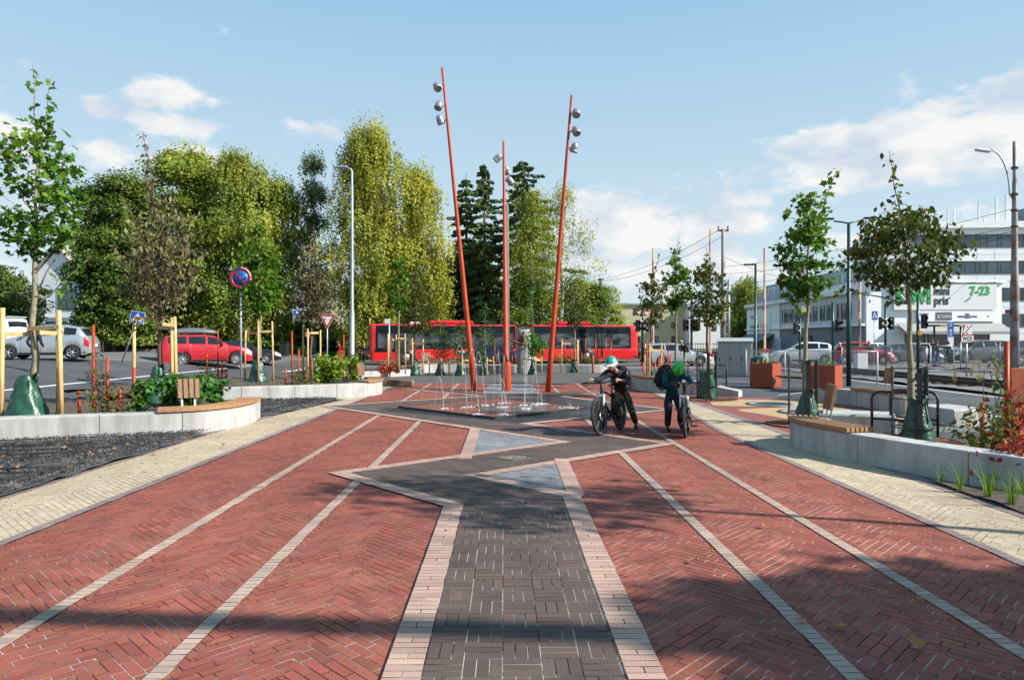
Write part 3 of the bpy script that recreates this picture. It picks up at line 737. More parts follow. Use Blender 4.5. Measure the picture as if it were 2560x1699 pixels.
def bench(label, line, t0, t1, z, w=.46, slats=6, back=None, inner=1, gap=.028, group='timber benches on the walls'):
    """curved slatted seat following a wall line"""
    i0, i1 = int(t0 * 96), int(t1 * 96); seg = line[i0:i1 + 1]
    c = thing('wooden_bench', label, 'bench', (0, 0, 0), 0, group)
    sw = (w - gap * (slats - 1)) / slats
    mb = MB()
    for k in range(slats):
        a = -.035 + k * (sw + gap)
        o = offset(seg, a * inner); i = offset(seg, (a + sw) * inner)
        sub = MB(); ribbon(sub, o, i, lambda t: z + .075, z + .012, .005)
        mb.add(sub.v, sub.f)
    mb.build('seat', M['wood'], c)
    fr = MB()
    for t in (.08, .5, .92):
        p = seg[int(t * (len(seg) - 1))]; q = offset(seg, (w - .05) * inner)[int(t * (len(seg) - 1))]
        fr.beam((p[0], p[1], z + .006), (q[0], q[1], z + .006), .05, .012)
    fr.build('bracket', M['steel'], c)
    if back:
        t, wid, ht = back; k = int(t * (len(seg) - 1)); p = offset(seg, (w + .02) * inner)[k]
        a, b = seg[max(0, k - 2)], seg[min(len(seg) - 1, k + 2)]
        ang = math.atan2(b[1] - a[1], b[0] - a[0])
        backrest(c, (p[0], p[1], z + .06), ang, wid, ht, inner)
    return c
def backrest(c, loc, ang, wid, ht, inner=1):
    e = Matrix.Translation(loc) @ Matrix.Rotation(ang, 4, 'Z')
    mb = MB()
    n = 4; sw = wid / n
    for k in range(n):
        x = -wid / 2 + sw * (k + .5)
        q = MB().box((x, 0, .15 + ht / 2), (sw * .80, .05, ht), bev=.006)
        mb.add([e @ (Matrix.Shear('XY', 4, (0, .16 * inner)) @ Vector(p)) for p in q.v], q.f)
    mb.build('backrest', M['wood_brown'], c)
    lg = MB()
    for sx in (-.28, .28):
        q = MB().box((sx * wid, .03 * inner, .16), (.035, .014, .36)); lg.add([e @ (Matrix.Shear('XY', 4, (0, .16 * inner)) @ Vector(p)) for p in q.v], q.f)
    lg.build('backrest_bracket', M['steel'], c)
bench('curved slatted bench on the pale wall end beside the wire dome and leafy shrubs', W1, .66, .985, .40, back=(.22, .40, .36))
bench('curved slatted bench on the pale wall end beside the lime green shrub', W2, .66, .985, .40, back=(.18, .42, .36))
bench('small round-ended bench behind the boy in the green helmet', W5, .14, .60, .42, back=(.35, .3, .36))
bench('long brown bench along the grey wall beyond the black bike hoops', W3, .46, .86, .40, back=(.38, .36, .40))
bench('big curved slatted bench on the shaded grey wall near the playground', W4, .10, .345, .395, back=(.30, .34, .40))
# far bench in front of the bus
bw = [(-4.9, 36.2), (-4.0, 36.9), (-3.2, 36.95), (-2.2, 36.9)]
bench('distant slatted bench in front of the bus door', resample(chaikin(bw, 2), 96)[0], .05, .95, .40, back=(.25, .55, .42))
bench('dark round bench end beside the tallest staked cherry near the bus', resample(chaikin([(-5.55, 33.6), (-4.95, 33.7), (-4.55, 34.3), (-4.5, 35.2)], 2), 96)[0], .05, .95, .33)
# dome of wire over a drain in each bed
def dome(loc, r, label):
    mb = MB()
    for k in range(14):
        a = 2 * math.pi * k / 14
        mb.tube([(r * math.cos(a) * math.cos(e), r * math.sin(a) * math.cos(e), .55 * r * math.sin(e)) for e in [math.pi / 2 * j / 6 for j in range(6)]], .009, 5)
    for e in (.05, .6, 1.05):
        mb.tube([(r * math.cos(e) * math.cos(a), r * math.cos(e) * math.sin(a), .55 * r * math.sin(e)) for a in [2 * math.pi * j / 24 for j in range(25)]], .008, 5)
    tag(mb.build('drain_dome', M['plastic'], None, loc), label, 'drain dome', 'wire domes over drains')
dome((-6.75, 13.35, .30), .33, 'black wire dome on soil in front of the leafy green shrubs')
dome((-5.25, 21.35, .30), .33, 'black wire dome on soil in front of the lime green shrub')
dome((-6.0, 33.3, .22), .36, 'black wire dome beside the red-leaved plants near the bus')
# log of timber lying at the end of the far wall
o = MB().box((0, 0, 0), (1.55, .3, .24), bev=.03).build('timber_kerb', mat('weathered_kerb', (.22, .15, .09), .9, var=.3, scale=8, bump=.4), None, (-4.35, 25.6, .12))
o.rotation_euler = (0, 0, R(-8)); tag(o, 'short weathered kerb block at the edge of the brick square', 'kerb block')
# far kerbs
KERB = mat('granite_kerb', (.27, .25, .23), .9, var=.2, scale=6, bump=.3)
def kerb(label, pts):
    mb = MB()
    for a, b in zip(pts[:-1], pts[1:]):
        n = max(1, int(math.hypot(b[0] - a[0], b[1] - a[1]) / 1.2))
        for i in range(n):
            t, u = i / n, (i + .97) / n
            p = (a[0] + (b[0] - a[0]) * t, a[1] + (b[1] - a[1]) * t); q = (a[0] + (b[0] - a[0]) * u, a[1] + (b[1] - a[1]) * u)
            mb.beam((p[0], p[1], terr(*p) + .05), (q[0], q[1], terr(*q) + .05), .22, .2)
    tag(mb.build('road_kerb', KERB), label, 'kerb')
kerb('granite kerb along the road in front of the big trees', [(-44, 53.6), (-14, 53.6), (13, 57.0)])
kerb('granite kerb along the bed between the bus lane and the square', [(-12, 41.3), (-5.2, 41.0), (5.5, 41.0)])
# ------------------------------------------------------------------ lettering
def text_mesh(s, size, depth=.01, bold=0.0):
    cu = bpy.data.curves.new('lettering', 'FONT'); cu.body = s; cu.size = size; cu.extrude = depth; cu.offset = bold * size
    cu.align_x = 'CENTER'; cu.align_y = 'CENTER'; cu.resolution_u = 3
    o = bpy.data.objects.new('lettering', cu); col.objects.link(o)
    dg = bpy.context.evaluated_depsgraph_get(); me = bpy.data.meshes.new_from_object(o.evaluated_get(dg))
    bpy.data.objects.remove(o); bpy.data.curves.remove(cu)
    me.materials.clear(); return me
def lettering(s, size, m_, parent, loc, rz=0.0, bold=0.0, width=None, depth=.01, name='lettering', flat=False):
    """upright lettering facing -Y when rz = 0"""
    me = text_mesh(s, size, depth, bold)
    o = link_mesh(name, me, m_, parent, loc); o.rotation_euler = (0 if flat else R(90), 0, rz)
    if width:
        xs = [v.co.x for v in me.vertices]; o.scale = (width / (max(xs) - min(xs)), 1, 1)
    return o
# ------------------------------------------------------------------ buildings
WHITE_PANEL = mat('white_facade_panel', (.90, .91, .92), .55, c2=(.82, .84, .86), scale=.5)
GREY_PANEL = mat('grey_facade_panel', (.60, .62, .65), .55, c2=(.54, .56, .60), scale=.5)
BLUE_GREY = mat('slate_blue_panel', (.16, .20, .25), .55, var=.1, scale=.5)
ROOFM = mat('pale_metal_roof', (.42, .45, .48), .5, .3, var=.1, scale=.6)
DARK_FR = mat('dark_window_frame', (.05, .06, .075), .5, var=.1)
GREEN_K = mat('sign_green', (.03, .42, .08), .5, var=.04)
GREY_AWN = mat('grey_awning', (.33, .33, .33), .8, var=.1)
class Face:
    """lays panels on a wall plane: u along it, v up, n out"""
    def __init__(s, o, ang): s.o = Vector(o); s.u = Vector((math.cos(ang), math.sin(ang), 0)); s.n = Vector((math.sin(ang), -math.cos(ang), 0)); s.ang = ang
    def P(s, u, v, n=0): p = s.o + s.u * u + s.n * n; return Vector((p.x, p.y, s.o.z + v))
    def slab(s, mb, u0, u1, v0, v1, n0, n1, mi=0):
        vs = [s.P(u, v, n) for n in (n0, n1) for u, v in ((u0, v0), (u1, v0), (u1, v1), (u0, v1))]
        mb.add(vs, [(3, 2, 1, 0), (4, 5, 6, 7), (0, 1, 5, 4), (1, 2, 6, 5), (2, 3, 7, 6), (3, 0, 4, 7)], mi); return mb
    def window(s, parent, u0, u1, v0, v1, mull=(), fm=None, fw=.07, glass=None, horiz=(), sill=False):
        mb = MB(); fm = fm or DARK_FR
        for a, b, c, d in ((u0, u0 + fw, v0, v1), (u1 - fw, u1, v0, v1), (u0 + fw, u1 - fw, v0, v0 + fw), (u0 + fw, u1 - fw, v1 - fw, v1)): s.slab(mb, a, b, c, d, .003, .06)
        for m_ in mull: s.slab(mb, m_ - fw / 2, m_ + fw / 2, v0 + fw, v1 - fw, .003, .055)
        for h in horiz: s.slab(mb, u0 + fw, u1 - fw, h - fw / 2, h + fw / 2, .003, .05)
        if sill: s.slab(mb, u0 - .06, u1 + .06, v0 - .08, v0 - .002, .003, .12)
        w = mb.build('window', fm, parent)
        g = MB(); s.slab(g, u0 + fw, u1 - fw, v0 + fw, v1 - fw, .004, .02); g.build('pane', glass or M['window'], w)
        return w
# --- long grey shop wing running away from the square on the right
lw = thing('shop_building', 'long grey shop building with ribbon windows and metal attic receding behind the crossing', 'building', (0, 0, 0))
FX = 31.3
f = Face((FX, 93, 0), R(-90))                      # u runs towards the camera (-y), n = -x
def P_(y): return 93 - y
mb = MB(); f.slab(mb, 0, 30.6, -.2, 6.05, -8.5, 0); mb.build('wall', GREY_PANEL, lw)
# panel joints, ledge and fascia
mb = MB()
f.slab(mb, 0, 31.0, 2.95, 3.15, .005, .35); f.slab(mb, 0, 31, 5.95, 6.3, .005, .45)
for u in [i * 1.55 for i in range(6, 20)]: f.slab(mb, u - .06, u + .06, 3.16, 5.94, .005, .05)
mb.build('ledge', WHITE_PANEL, lw)
mb = MB(); f.slab(mb, 0, 31, 0, 2.94, .004, .03); mb.build('plinth', BLUE_GREY, lw)
mb = MB(); f.slab(mb, 0, 11.4, .0, 5.94, .06, .09); mb.build('side_wall', WHITE_PANEL, lw)
for a in (12.0, 15.2, 18.4, 22.0, 25.6):
    f.window(lw, a, a + 2.9, 3.65, 5.15, [a + .97, a + 1.93])
# attic with sloping metal roof
mb = MB()
sec = [(-.2, 6.3), (-1.3, 8.6), (-3.0, 9.0), (-7.5, 9.0), (-8.5, 6.05)]
vs = [f.P(u, v, n) for u in (2.5, 30.5) for n, v in sec]; k = len(sec)
mb.add(vs, [(i, i + 1, k + i + 1, k + i) for i in range(k - 1)] + [tuple(range(k))[::-1], tuple(range(k, 2 * k))])
rf = mb.build('roof', ROOFM, lw)
mb = MB()
for i in range(40):
    u = 2.9 + i * .72; a = f.P(u, 6.33, -.2); b = f.P(u, 8.62, -1.3); mb.beam(a, b, .04, .05)
mb.build('seam', ROOFM, rf)
f2 = Face((FX + .75, 93, 0), R(-90))
for a in (6.0, 9.2, 13.2, 16.8, 20.2, 23.6, 26.6):
    mb = MB(); f2.slab(mb, a - .25, a + 1.75, 6.7, 8.15, -1.5, .1); d = mb.build('dormer', WHITE_PANEL, lw)
    g = Face((FX + .64, 93, 0), R(-90)); mb = MB(); g.slab(mb, a, a + .55, 6.85, 8.0, .003, .03); g.slab(mb, a + .9, a + 1.45, 6.85, 8.0, .003, .03); mb.build('dormer_window', M['window'], d)
# sign panels on the white end
mb = MB(); f.slab(mb, 1.2, 8.6, 4.0, 5.3, .1, .16); sgp = mb.build('sign_board', WHITE_PANEL, lw)
mb = MB(); f.slab(mb, 1.2, 8.6, 2.5, 3.85, .1, .16); sg2 = mb.build('sign_board', M['white_sign'], lw)
def flet(s, u, v, size, m_, par, bold=0.0, width=None): return lettering(s, size, m_, par, f.P(u, v, .18), f.ang, bold, width)
flet('KIWI', 2.6, 3.15, 1.05, GREEN_K, sg2, .03, 1.9); flet('mini', 4.3, 3.42, .48, M['black_sign'], sg2, .02); flet('pris', 4.3, 2.92, .48, M['black_sign'], sg2, .02)
flet('7-23', 6.5, 3.2, .95, GREEN_K, sg2, .03, 2.2)
flet('EUR', 2.3, 4.6, .55, M['blue_sign'], sgp, .02)
mb = MB(); p0 = f.P(1.4, 5.65, .5); p1 = f.P(8.2, 5.65, .5); mb.tube([p0, p1], .025, 6)
for i in range(6): q = p0.lerp(p1, i / 5); mb.ell(q, (.12, .12, .1), 8, 5)
mb.build('sign_lamp', M['dark_metal'], lw)
# lean-to metal roof over the ramp at the far end
mb = MB(); vs = [f.P(u, v, n) for u in (.5, 9.8) for n, v in ((.1, 2.45), (4.2, .55), (4.2, .45), (.1, 2.3))]
mb.add(vs, [(0, 1, 5, 4), (1, 2, 6, 5), (2, 3, 7, 6), (0, 3, 2, 1), (4, 5, 6, 7)]); mb.build('porch_roof', BLUE_GREY, lw)
mb = MB(); f.slab(mb, 9.9, 11.8, .0, 1.9, .05, .1); mb.build('door', GREY_PANEL, lw)
mb = MB()
for i in range(3): mb.lathe([(.50, 0), (.52, .12), (.44, .14)], f.P(17.2 + i * 1.25, 1.7, .05), 20, M=Matrix.Rotation(R(-90), 3, 'Y'))
mb.build('fan_unit', M['plastic'], lw)

# --- white shop front with the big sign
st_ = thing('corner_shop', 'white shop front with big green lettered sign over a grey awning', 'building', (0, 0, 0))
Fs = Face((31.4, 62, 0), 0.0)
WS = 12.0
mb = MB(); Fs.slab(mb, 0, WS, -.2, 7.0, -12, 0); mb.build('wall', WHITE_PANEL, st_)
mb = MB(); Fs.slab(mb, -.1, WS + .2, 6.75, 7.02, .003, .35); mb.build('cornice', WHITE_PANEL, st_)
mb = MB(); Fs.slab(mb, 2.3, 11.35, 4.35, 6.6, .05, .3); sb = mb.build('sign_board', M['white_sign'], st_)
mb = MB(); Fs.slab(mb, 4.4, 11.35, 3.35, 4.28, .05, .26); sb2 = mb.build('sign_board', WHITE_PANEL, st_)
def slet(s, u, v, size, m_, bold=0.0, width=None, par=sb, n=.32): return lettering(s, size, m_, par, Fs.P(u, v, n), 0, bold, width)
slet('KIWI', 3.95, 5.55, 1.95, M['black_sign'], .055, 3.1, n=.31); slet('KIWI', 3.95, 5.55, 1.9, GREEN_K, .025, 2.95, n=.33)
slet('mini', 6.5, 6.0, 1.05, M['black_sign'], .02, 1.35); slet('pris', 6.45, 5.15, 1.05, M['black_sign'], .02, 1.25)
slet('7-23', 9.85, 6.0, 1.05, GREEN_K, .035, 1.75)
mb = MB(); Fs.slab(mb, 6.0, 7.4, 3.45, 4.15, .265, .29); mb.build('sign_plate', mat('grey_sign', (.13, .13, .13), .5), sb2)
slet('at home', 6.7, 3.8, .55, M['white_sign'], .0, 1.25, sb2, .30)
slet('NISHI', 8.25, 3.75, .26, M['black_sign'], 0, .62, sb2, .27); slet('SUSHI', 9.3, 3.75, .26, M['black_sign'], 0, .62, sb2, .27)
mb = MB()
for a, b, c, d in ((8.6, 8.95, 3.62, 3.66), (8.6, 8.95, 3.92, 3.96), (8.6, 8.64, 3.62, 3.96), (8.91, 8.95, 3.62, 3.96), (8.72, 8.76, 3.62, 3.96), (8.8, 8.84, 3.62, 3.96), (8.58, 8.97, 4.02, 4.06)): Fs.slab(mb, a, b, c, d, .262, .28)
mb.build('emblem', mat('sign_violet', (.12, .06, .3), .5), sb2)
slet('EURO', 4.95, 3.95, .34, M['blue_sign'], 0, .8, sb2, .27)
mb = MB(); mb.ell(Fs.P(10.65, 3.8, .26), (.11, .02, .11), 10, 6); mb.build('emblem', M['yellow_sign'], sb2)
mb = MB()
for u in (5.1, 6.9, 8.7, 10.5):
    mb.beam(Fs.P(u, 6.72, .2), Fs.P(u + .3, 6.75, .9), .03, .03); mb.box(Fs.P(u + .3, 6.66, .92), (.2, .16, .1), bev=.03)
mb.build('sign_lamp', M['dark_metal'], st_)
# awning and dark shop windows
mb = MB(); vs = [Fs.P(u, v, n) for u in (2.6, 11.9) for n, v in ((.1, 3.2), (1.6, 2.45), (1.6, 2.2), (1.56, 2.2), (1.56, 2.42), (.1, 3.12))]
mb.add(vs, [(i, i + 1, 7 + i, 6 + i) for i in range(5)] + [(0, 5, 4, 3, 2, 1), (6, 7, 8, 9, 10, 11)]); mb.build('awning', GREY_AWN, st_)
for a, b in ((3.4, 5.2), (5.4, 7.2), (7.5, 9.0), (9.3, 10.9)): Fs.window(st_, a, b, .1, 2.35, [], M['dark_metal'], .08, M['glass'])
lettering('at home', .3, M['white_sign'], st_, Fs.P(4.2, 2.32, 1.62)); 
# attic box on the roof
at = Face((33.6, 63.2, 0), 0.0)
mb = MB(); at.slab(mb, 0, 4.3, 7.0, 8.9, -4, 0); atb = mb.build('roof_room', WHITE_PANEL, st_)
mb = MB(); vs = [at.P(u, v, n) for u, n, v in ((-.3, .3, 8.92), (4.6, .3, 8.92), (4.6, -4.2, 8.92), (-.3, -4.2, 8.92), (.6, -.6, 9.7), (3.6, -.6, 9.7), (3.6, -3.4, 9.7), (.6, -3.4, 9.7))]
mb.add(vs, [(0, 1, 5, 4), (1, 2, 6, 5), (2, 3, 7, 6), (3, 0, 4, 7), (4, 5, 6, 7), (3, 2, 1, 0)]); mb.build('roof', ROOFM, st_)
for u in (.4, 1.7, 3.0): at.window(st_, u, u + .9, 7.35, 8.6, [], M['white_sign'], .05)

# --- tall white office block behind
ob = thing('office_block', 'tall white office block with four ribbons of dark windows and roof masts', 'building', (0, 0, 0))
Fo = Face((47.5, 84, 0), R(-4))
mb = MB(); Fo.slab(mb, 0, 34, -.2, 15.6, -16, 0); mb.build('wall', WHITE_PANEL, ob)
mb = MB(); Fo.slab(mb, -.3, 34, 15.0, 15.75, .004, .5); mb.build('parapet', WHITE_PANEL, ob)
mb = MB()
for u in range(1, 17):
    for v in (2.6, 5.7, 8.8, 12.0): Fo.slab(mb, u * 2 - .02, u * 2 + .02, v - .75, v + .45, .004, .012)
for v in (2.5, 5.6, 8.7, 11.9): Fo.slab(mb, 0, 34, v - .02, v + .02, .004, .014)
mb.build('panel_joint', GREY_PANEL, ob)
for v in (3.25, 6.35, 9.55, 12.7):
    for i in range(8):
        u = .4 + i * 4.1
        Fo.window(ob, u, u + 4.0, v, v + 1.55, [u + .55, u + 1.75, u + 2.15, u + 3.35], DARK_FR, .10)
mb = MB()
for u, h, w in ((4, 1.9, .12), (6.2, 2.3, .1), (7.0, 2.2, .25), (9.9, 3.2, .2), (10.6, 1.1, .3), (12.0, 3.6, .35), (13.3, 4.0, .6)):
    MB().box(Fo.P(u, 15.6 + h / 2, -3), (w, .2, h)).build('mast', GREY_PANEL, ob)
mb = MB().box(Fo.P(17.5, 16.9, -4), (3.6, 3, 2.3), bev=.3); mb.build('roof_unit', BLUE_GREY, ob)

# --- pale yellow flats and white flats far behind the junction
def block(name, label, o, ang, wd, dp, ht, wallm, rows, cols_, wm, wfr, u0=1.2, sz=(1.3, 1.35), roofm=None):
    b = thing(name, label, 'building', (0, 0, 0)); fc = Face(o, ang)
    mb = MB(); fc.slab(mb, 0, wd, -.3, ht, -dp, 0); mb.build('wall', wallm, b)
    mb = MB(); fc.slab(mb, -.4, wd + .4, ht + .003, ht + .35, -dp - .4, .4); mb.build('roof', roofm or ROOFM, b)
    for r in range(rows):
        for c_ in range(cols_):
            u = u0 + c_ * (wd - 2 * u0) / max(1, cols_ - 1) - (sz[0] / 2 if cols_ > 1 else 0)
            v = ht - 2.1 - r * 2.95
            fc.window(b, u, u + sz[0], v, v + sz[1], [u + sz[0] * .5], wfr, .12)
    return b
YEL = mat('pale_yellow_render', (.58, .52, .33), .9, var=.08, scale=.3)
RED_FR = mat('dark_red_frame', (.12, .02, .025), .6)
block('apartment_block', 'pale yellow apartment block with dark red window frames', (21.5, 150, 0), 0, 18.5, 12, 9.2, YEL, 3, 5, M['window'], RED_FR)
block('apartment_block', 'white apartment block with red corner between crossing and trees', (37, 146, 0), 0, 10, 12, 8.6, M['white_sign'], 2, 3, M['window'], RED_FR)
block('apartment_block', 'cream apartment block seen between the birch trunks', (-33, 118, 0), 0, 30, 12, 9.5, YEL, 3, 7, M['window'], M['white_sign'])
block('apartment_block', 'low grey block behind the trees and bus', (-4, 130, 0), 0, 22, 12, 6.4, GREY_PANEL, 2, 5, M['window'], M['white_sign'])
# --- white gabled house on the left
gh = thing('gabled_house', 'white gabled house with green windows behind the parked hatchback', 'house', (-50.9, 75, .6), 0.0)
fg = Face((0, 0, 0), R(-6)); W_, E_ = 7.6, 6.7
prof = [(0, 0), (W_, 0), (W_, E_ - .6), (W_ - .6, E_), (2.7, 10.4), (1.2, 10.3), (0, 8.4)]
prof = [(0, 0), (W_, 0), (W_, 5.6), (3.0, 10.3), (1.9, 10.3), (0, 8.3)]
n_ = len(prof); mb = MB(); vs = [fg.P(u, v, d) for d in (0, -13) for u, v in prof]
mb.add(vs, [tuple(range(n_)), tuple(range(n_, 2 * n_))[::-1]] + [(i, n_ + i, n_ + (i + 1) % n_, (i + 1) % n_) for i in range(n_)]); mb.build('wall', mat('white_weatherboard', (.88, .91, .95), .7, var=.06, scale=.8), gh)
mb = MB()
for (a, b) in (((W_ + .5, 5.1), (2.8, 10.62)), ((2.8, 10.62), (1.9, 10.62)), ((1.9, 10.62), (-.4, 8.1))):
    mb.add([fg.P(u, v + dz_, d) for d in (.35, -13.2) for (u, v) in (a, b) for dz_ in (0, .18)], [(0, 2, 3, 1), (4, 5, 7, 6), (1, 3, 7, 5), (0, 4, 6, 2), (0, 1, 5, 4), (2, 6, 7, 3)])
mb.build('roof', mat('pale_roof_tile', (.34, .31, .24), .85, var=.15, scale=5), gh)
GFR = mat('green_window_frame', (.02, .085, .07), .6)
fg.window(gh, 2.4, 4.6, 4.3, 6.6, [3.5], GFR, .12); fg.window(gh, 3.0, 4.0, 6.62, 7.7, [3.5], GFR, .1); fg.window(gh, 1.1, 3.4, .4, 3.1, [2.3], GFR, .14); fg.window(gh, 4.0, 5.3, .9, 3.2, [], GFR, .14); fg.window(gh, 6.1, 7.3, 1.0, 2.9, [], GFR, .14)
mb = MB(); fg.slab(mb, -.1, W_ + .1, 3.45, 3.62, .004, .1); mb.build('band', M['white_sign'], gh)
# dark timber fence under the trees by the house
mb = MB()
for i in range(90): mb.box((-44 + i * .2, 60.5, 1.55), (.17, .04, 1.6 + .05 * (i % 3)))
mb.box((-35, 60.55, 1.2), (18, .05, .1)); mb.box((-35, 60.55, 1.95), (18, .05, .1))
tag(mb.build('board_fence', M['wood_brown']), 'dark board fence under the trees beside the gabled house', 'fence')
# ------------------------------------------------------------------ trees, shrubs and plants
LM = {}
LM['maple'] = leaf_mat('maple_leaves', [(.03, .085, .010), (.06, .15, .014), (.11, .22, .02), (.21, .27, .025)], .42, .45)
LM['maple_bright'] = leaf_mat('bright_maple_leaves', [(.028, .085, .008), (.06, .145, .010), (.11, .21, .015), (.20, .26, .026)], .45, .45)
LM['cherry_brown'] = leaf_mat('withered_cherry_leaves', [(.06, .042, .028), (.11, .09, .045), (.18, .175, .08), (.27, .26, .14)], .3, .6)
LM['cherry_dark'] = leaf_mat('dark_cherry_leaves', [(.024, .046, .010), (.055, .08, .014), (.105, .115, .02), (.18, .10, .022)], .36, .4)
LM['oak'] = leaf_mat('oak_leaves', [(.022, .05, .016), (.05, .095, .025), (.09, .14, .035), (.14, .17, .05)], .35)
LM['dark_tree'] = leaf_mat('dark_tree_leaves', [(.018, .034, .008), (.038, .066, .012), (.07, .105, .018), (.15, .15, .025)], .3, gain=1.6, scale=.25)
LM['lime_tree'] = leaf_mat('yellowing_tree_leaves', [(.045, .070, .014), (.095, .13, .02), (.165, .195, .03), (.25, .235, .04)], .38, gain=1.75, scale=.22)
LM['birch_gold'] = leaf_mat('golden_birch_leaves', [(.075, .095, .014), (.155, .175, .025), (.25, .26, .036), (.36, .31, .05)], .42, gain=1.55, scale=.25)
LM['birch_green'] = leaf_mat('birch_leaves', [(.04, .07, .014), (.085, .125, .02), (.16, .18, .03), (.25, .225, .035)], .4, gain=1.85, scale=.25)
LM['birch_dark'] = leaf_mat('dark_birch_leaves', [(.025, .05, .02), (.05, .08, .03), (.085, .115, .04), (.14, .15, .05)], .33, gain=1.6, scale=.25)
LM['spruce'] = leaf_mat('spruce_needles', gain=1.7, cols= [(.022, .05, .024), (.04, .08, .03), (.075, .11, .035), (.17, .13, .045)], transl=.15, scale=.4)
LM['shrub'] = leaf_mat('shrub_leaves', [(.02, .07, .016), (.045, .14, .022), (.085, .22, .035), (.16, .26, .05)], .42)
LM['lime'] = leaf_mat('lime_green_leaves', [(.09, .17, .012), (.17, .28, .02), (.26, .36, .03), (.34, .40, .05)], .45)
LM['vine'] = leaf_mat('vine_leaves', [(.04, .10, .015), (.10, .15, .02), (.16, .09, .025), (.20, .045, .03)], .4)
LM['vine_red'] = leaf_mat('red_vine_leaves', [(.16, .01, .015), (.30, .03, .02), (.42, .08, .02), (.12, .10, .02)], .4)
LM['grass'] = leaf_mat('grass_blades', [(.05, .12, .015), (.10, .20, .02), (.17, .27, .03), (.24, .26, .06)], .4)
LM['grass_dry'] = leaf_mat('dry_weeds', [(.10, .10, .02), (.20, .18, .03), (.30, .26, .05), (.16, .12, .06)], .4)
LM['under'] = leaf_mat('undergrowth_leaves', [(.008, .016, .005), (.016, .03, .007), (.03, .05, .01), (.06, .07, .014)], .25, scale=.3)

BT = 'big trees behind the road'
SHAPES = {   # outlines in leaf coordinates: x across, y along, z lift
    'rhomb': [(0, 0, 0), (.42, .5, .08), (0, 1, 0), (-.42, .5, .08)],
    'oval': [(0, 0, 0), (.22, .25, .06), (.27, .55, .08), (0, 1, -.08), (-.27, .55, .08), (-.22, .25, .06)],
    'maple': [(0, .0, 0), (.38, .02, .05), (.28, .26, .02), (.58, .44, .08), (.25, .56, .02), (0, 1.0, -.06), (-.25, .56, .02), (-.58, .44, .08), (-.28, .26, .02), (-.38, .02, .05)],
    'needle': [(0, 0, 0), (.13, .35, .03), (0, 1, -.05), (-.13, .35, .03)],
}
def leaves_np(rg, cen, size, shape, droop=.3, updir=None, flat=.5, out=None):
    """(N*k,3) array of leaf outlines at cen; droop pulls the tip down, flat turns faces skyward"""
    n = len(cen); S = np.array(SHAPES[shape], dtype=np.float64); k = len(S)
    d = rg.normal(size=(n, 3)); d[:, 2] *= .55; d[:, 2] -= droop * 1.6
    if updir is not None: d += updir
    d /= np.linalg.norm(d, axis=1)[:, None] + 1e-9
    up = rg.normal(size=(n, 3)) * (1 - flat); up[:, 2] += flat * 1.5
    if out is not None: up += out * 1.6; d += out * .4; d /= np.linalg.norm(d, axis=1)[:, None] + 1e-9
    x = np.cross(d, up); x /= np.linalg.norm(x, axis=1)[:, None] + 1e-9
    z = np.cross(x, d)
    s = (size * (.65 + .7 * rg.random(n)))[:, None, None] if np.isscalar(size) else size[:, None, None]
    co = cen[:, None, :] + s * (x[:, None, :] * S[None, :, 0:1] + d[:, None, :] * S[None, :, 1:2] + z[:, None, :] * S[None, :, 2:3])
    return co.reshape(-1, 3), k
def wiggle_line(a, b, n, amp, rr):
    a, b = Vector(a), Vector(b)
    return [a.lerp(b, i / n) + (Vector((rr.uniform(-1, 1), rr.uniform(-1, 1), rr.uniform(-.4, .4))) * amp if 0 < i < n else Vector()) for i in range(n + 1)]

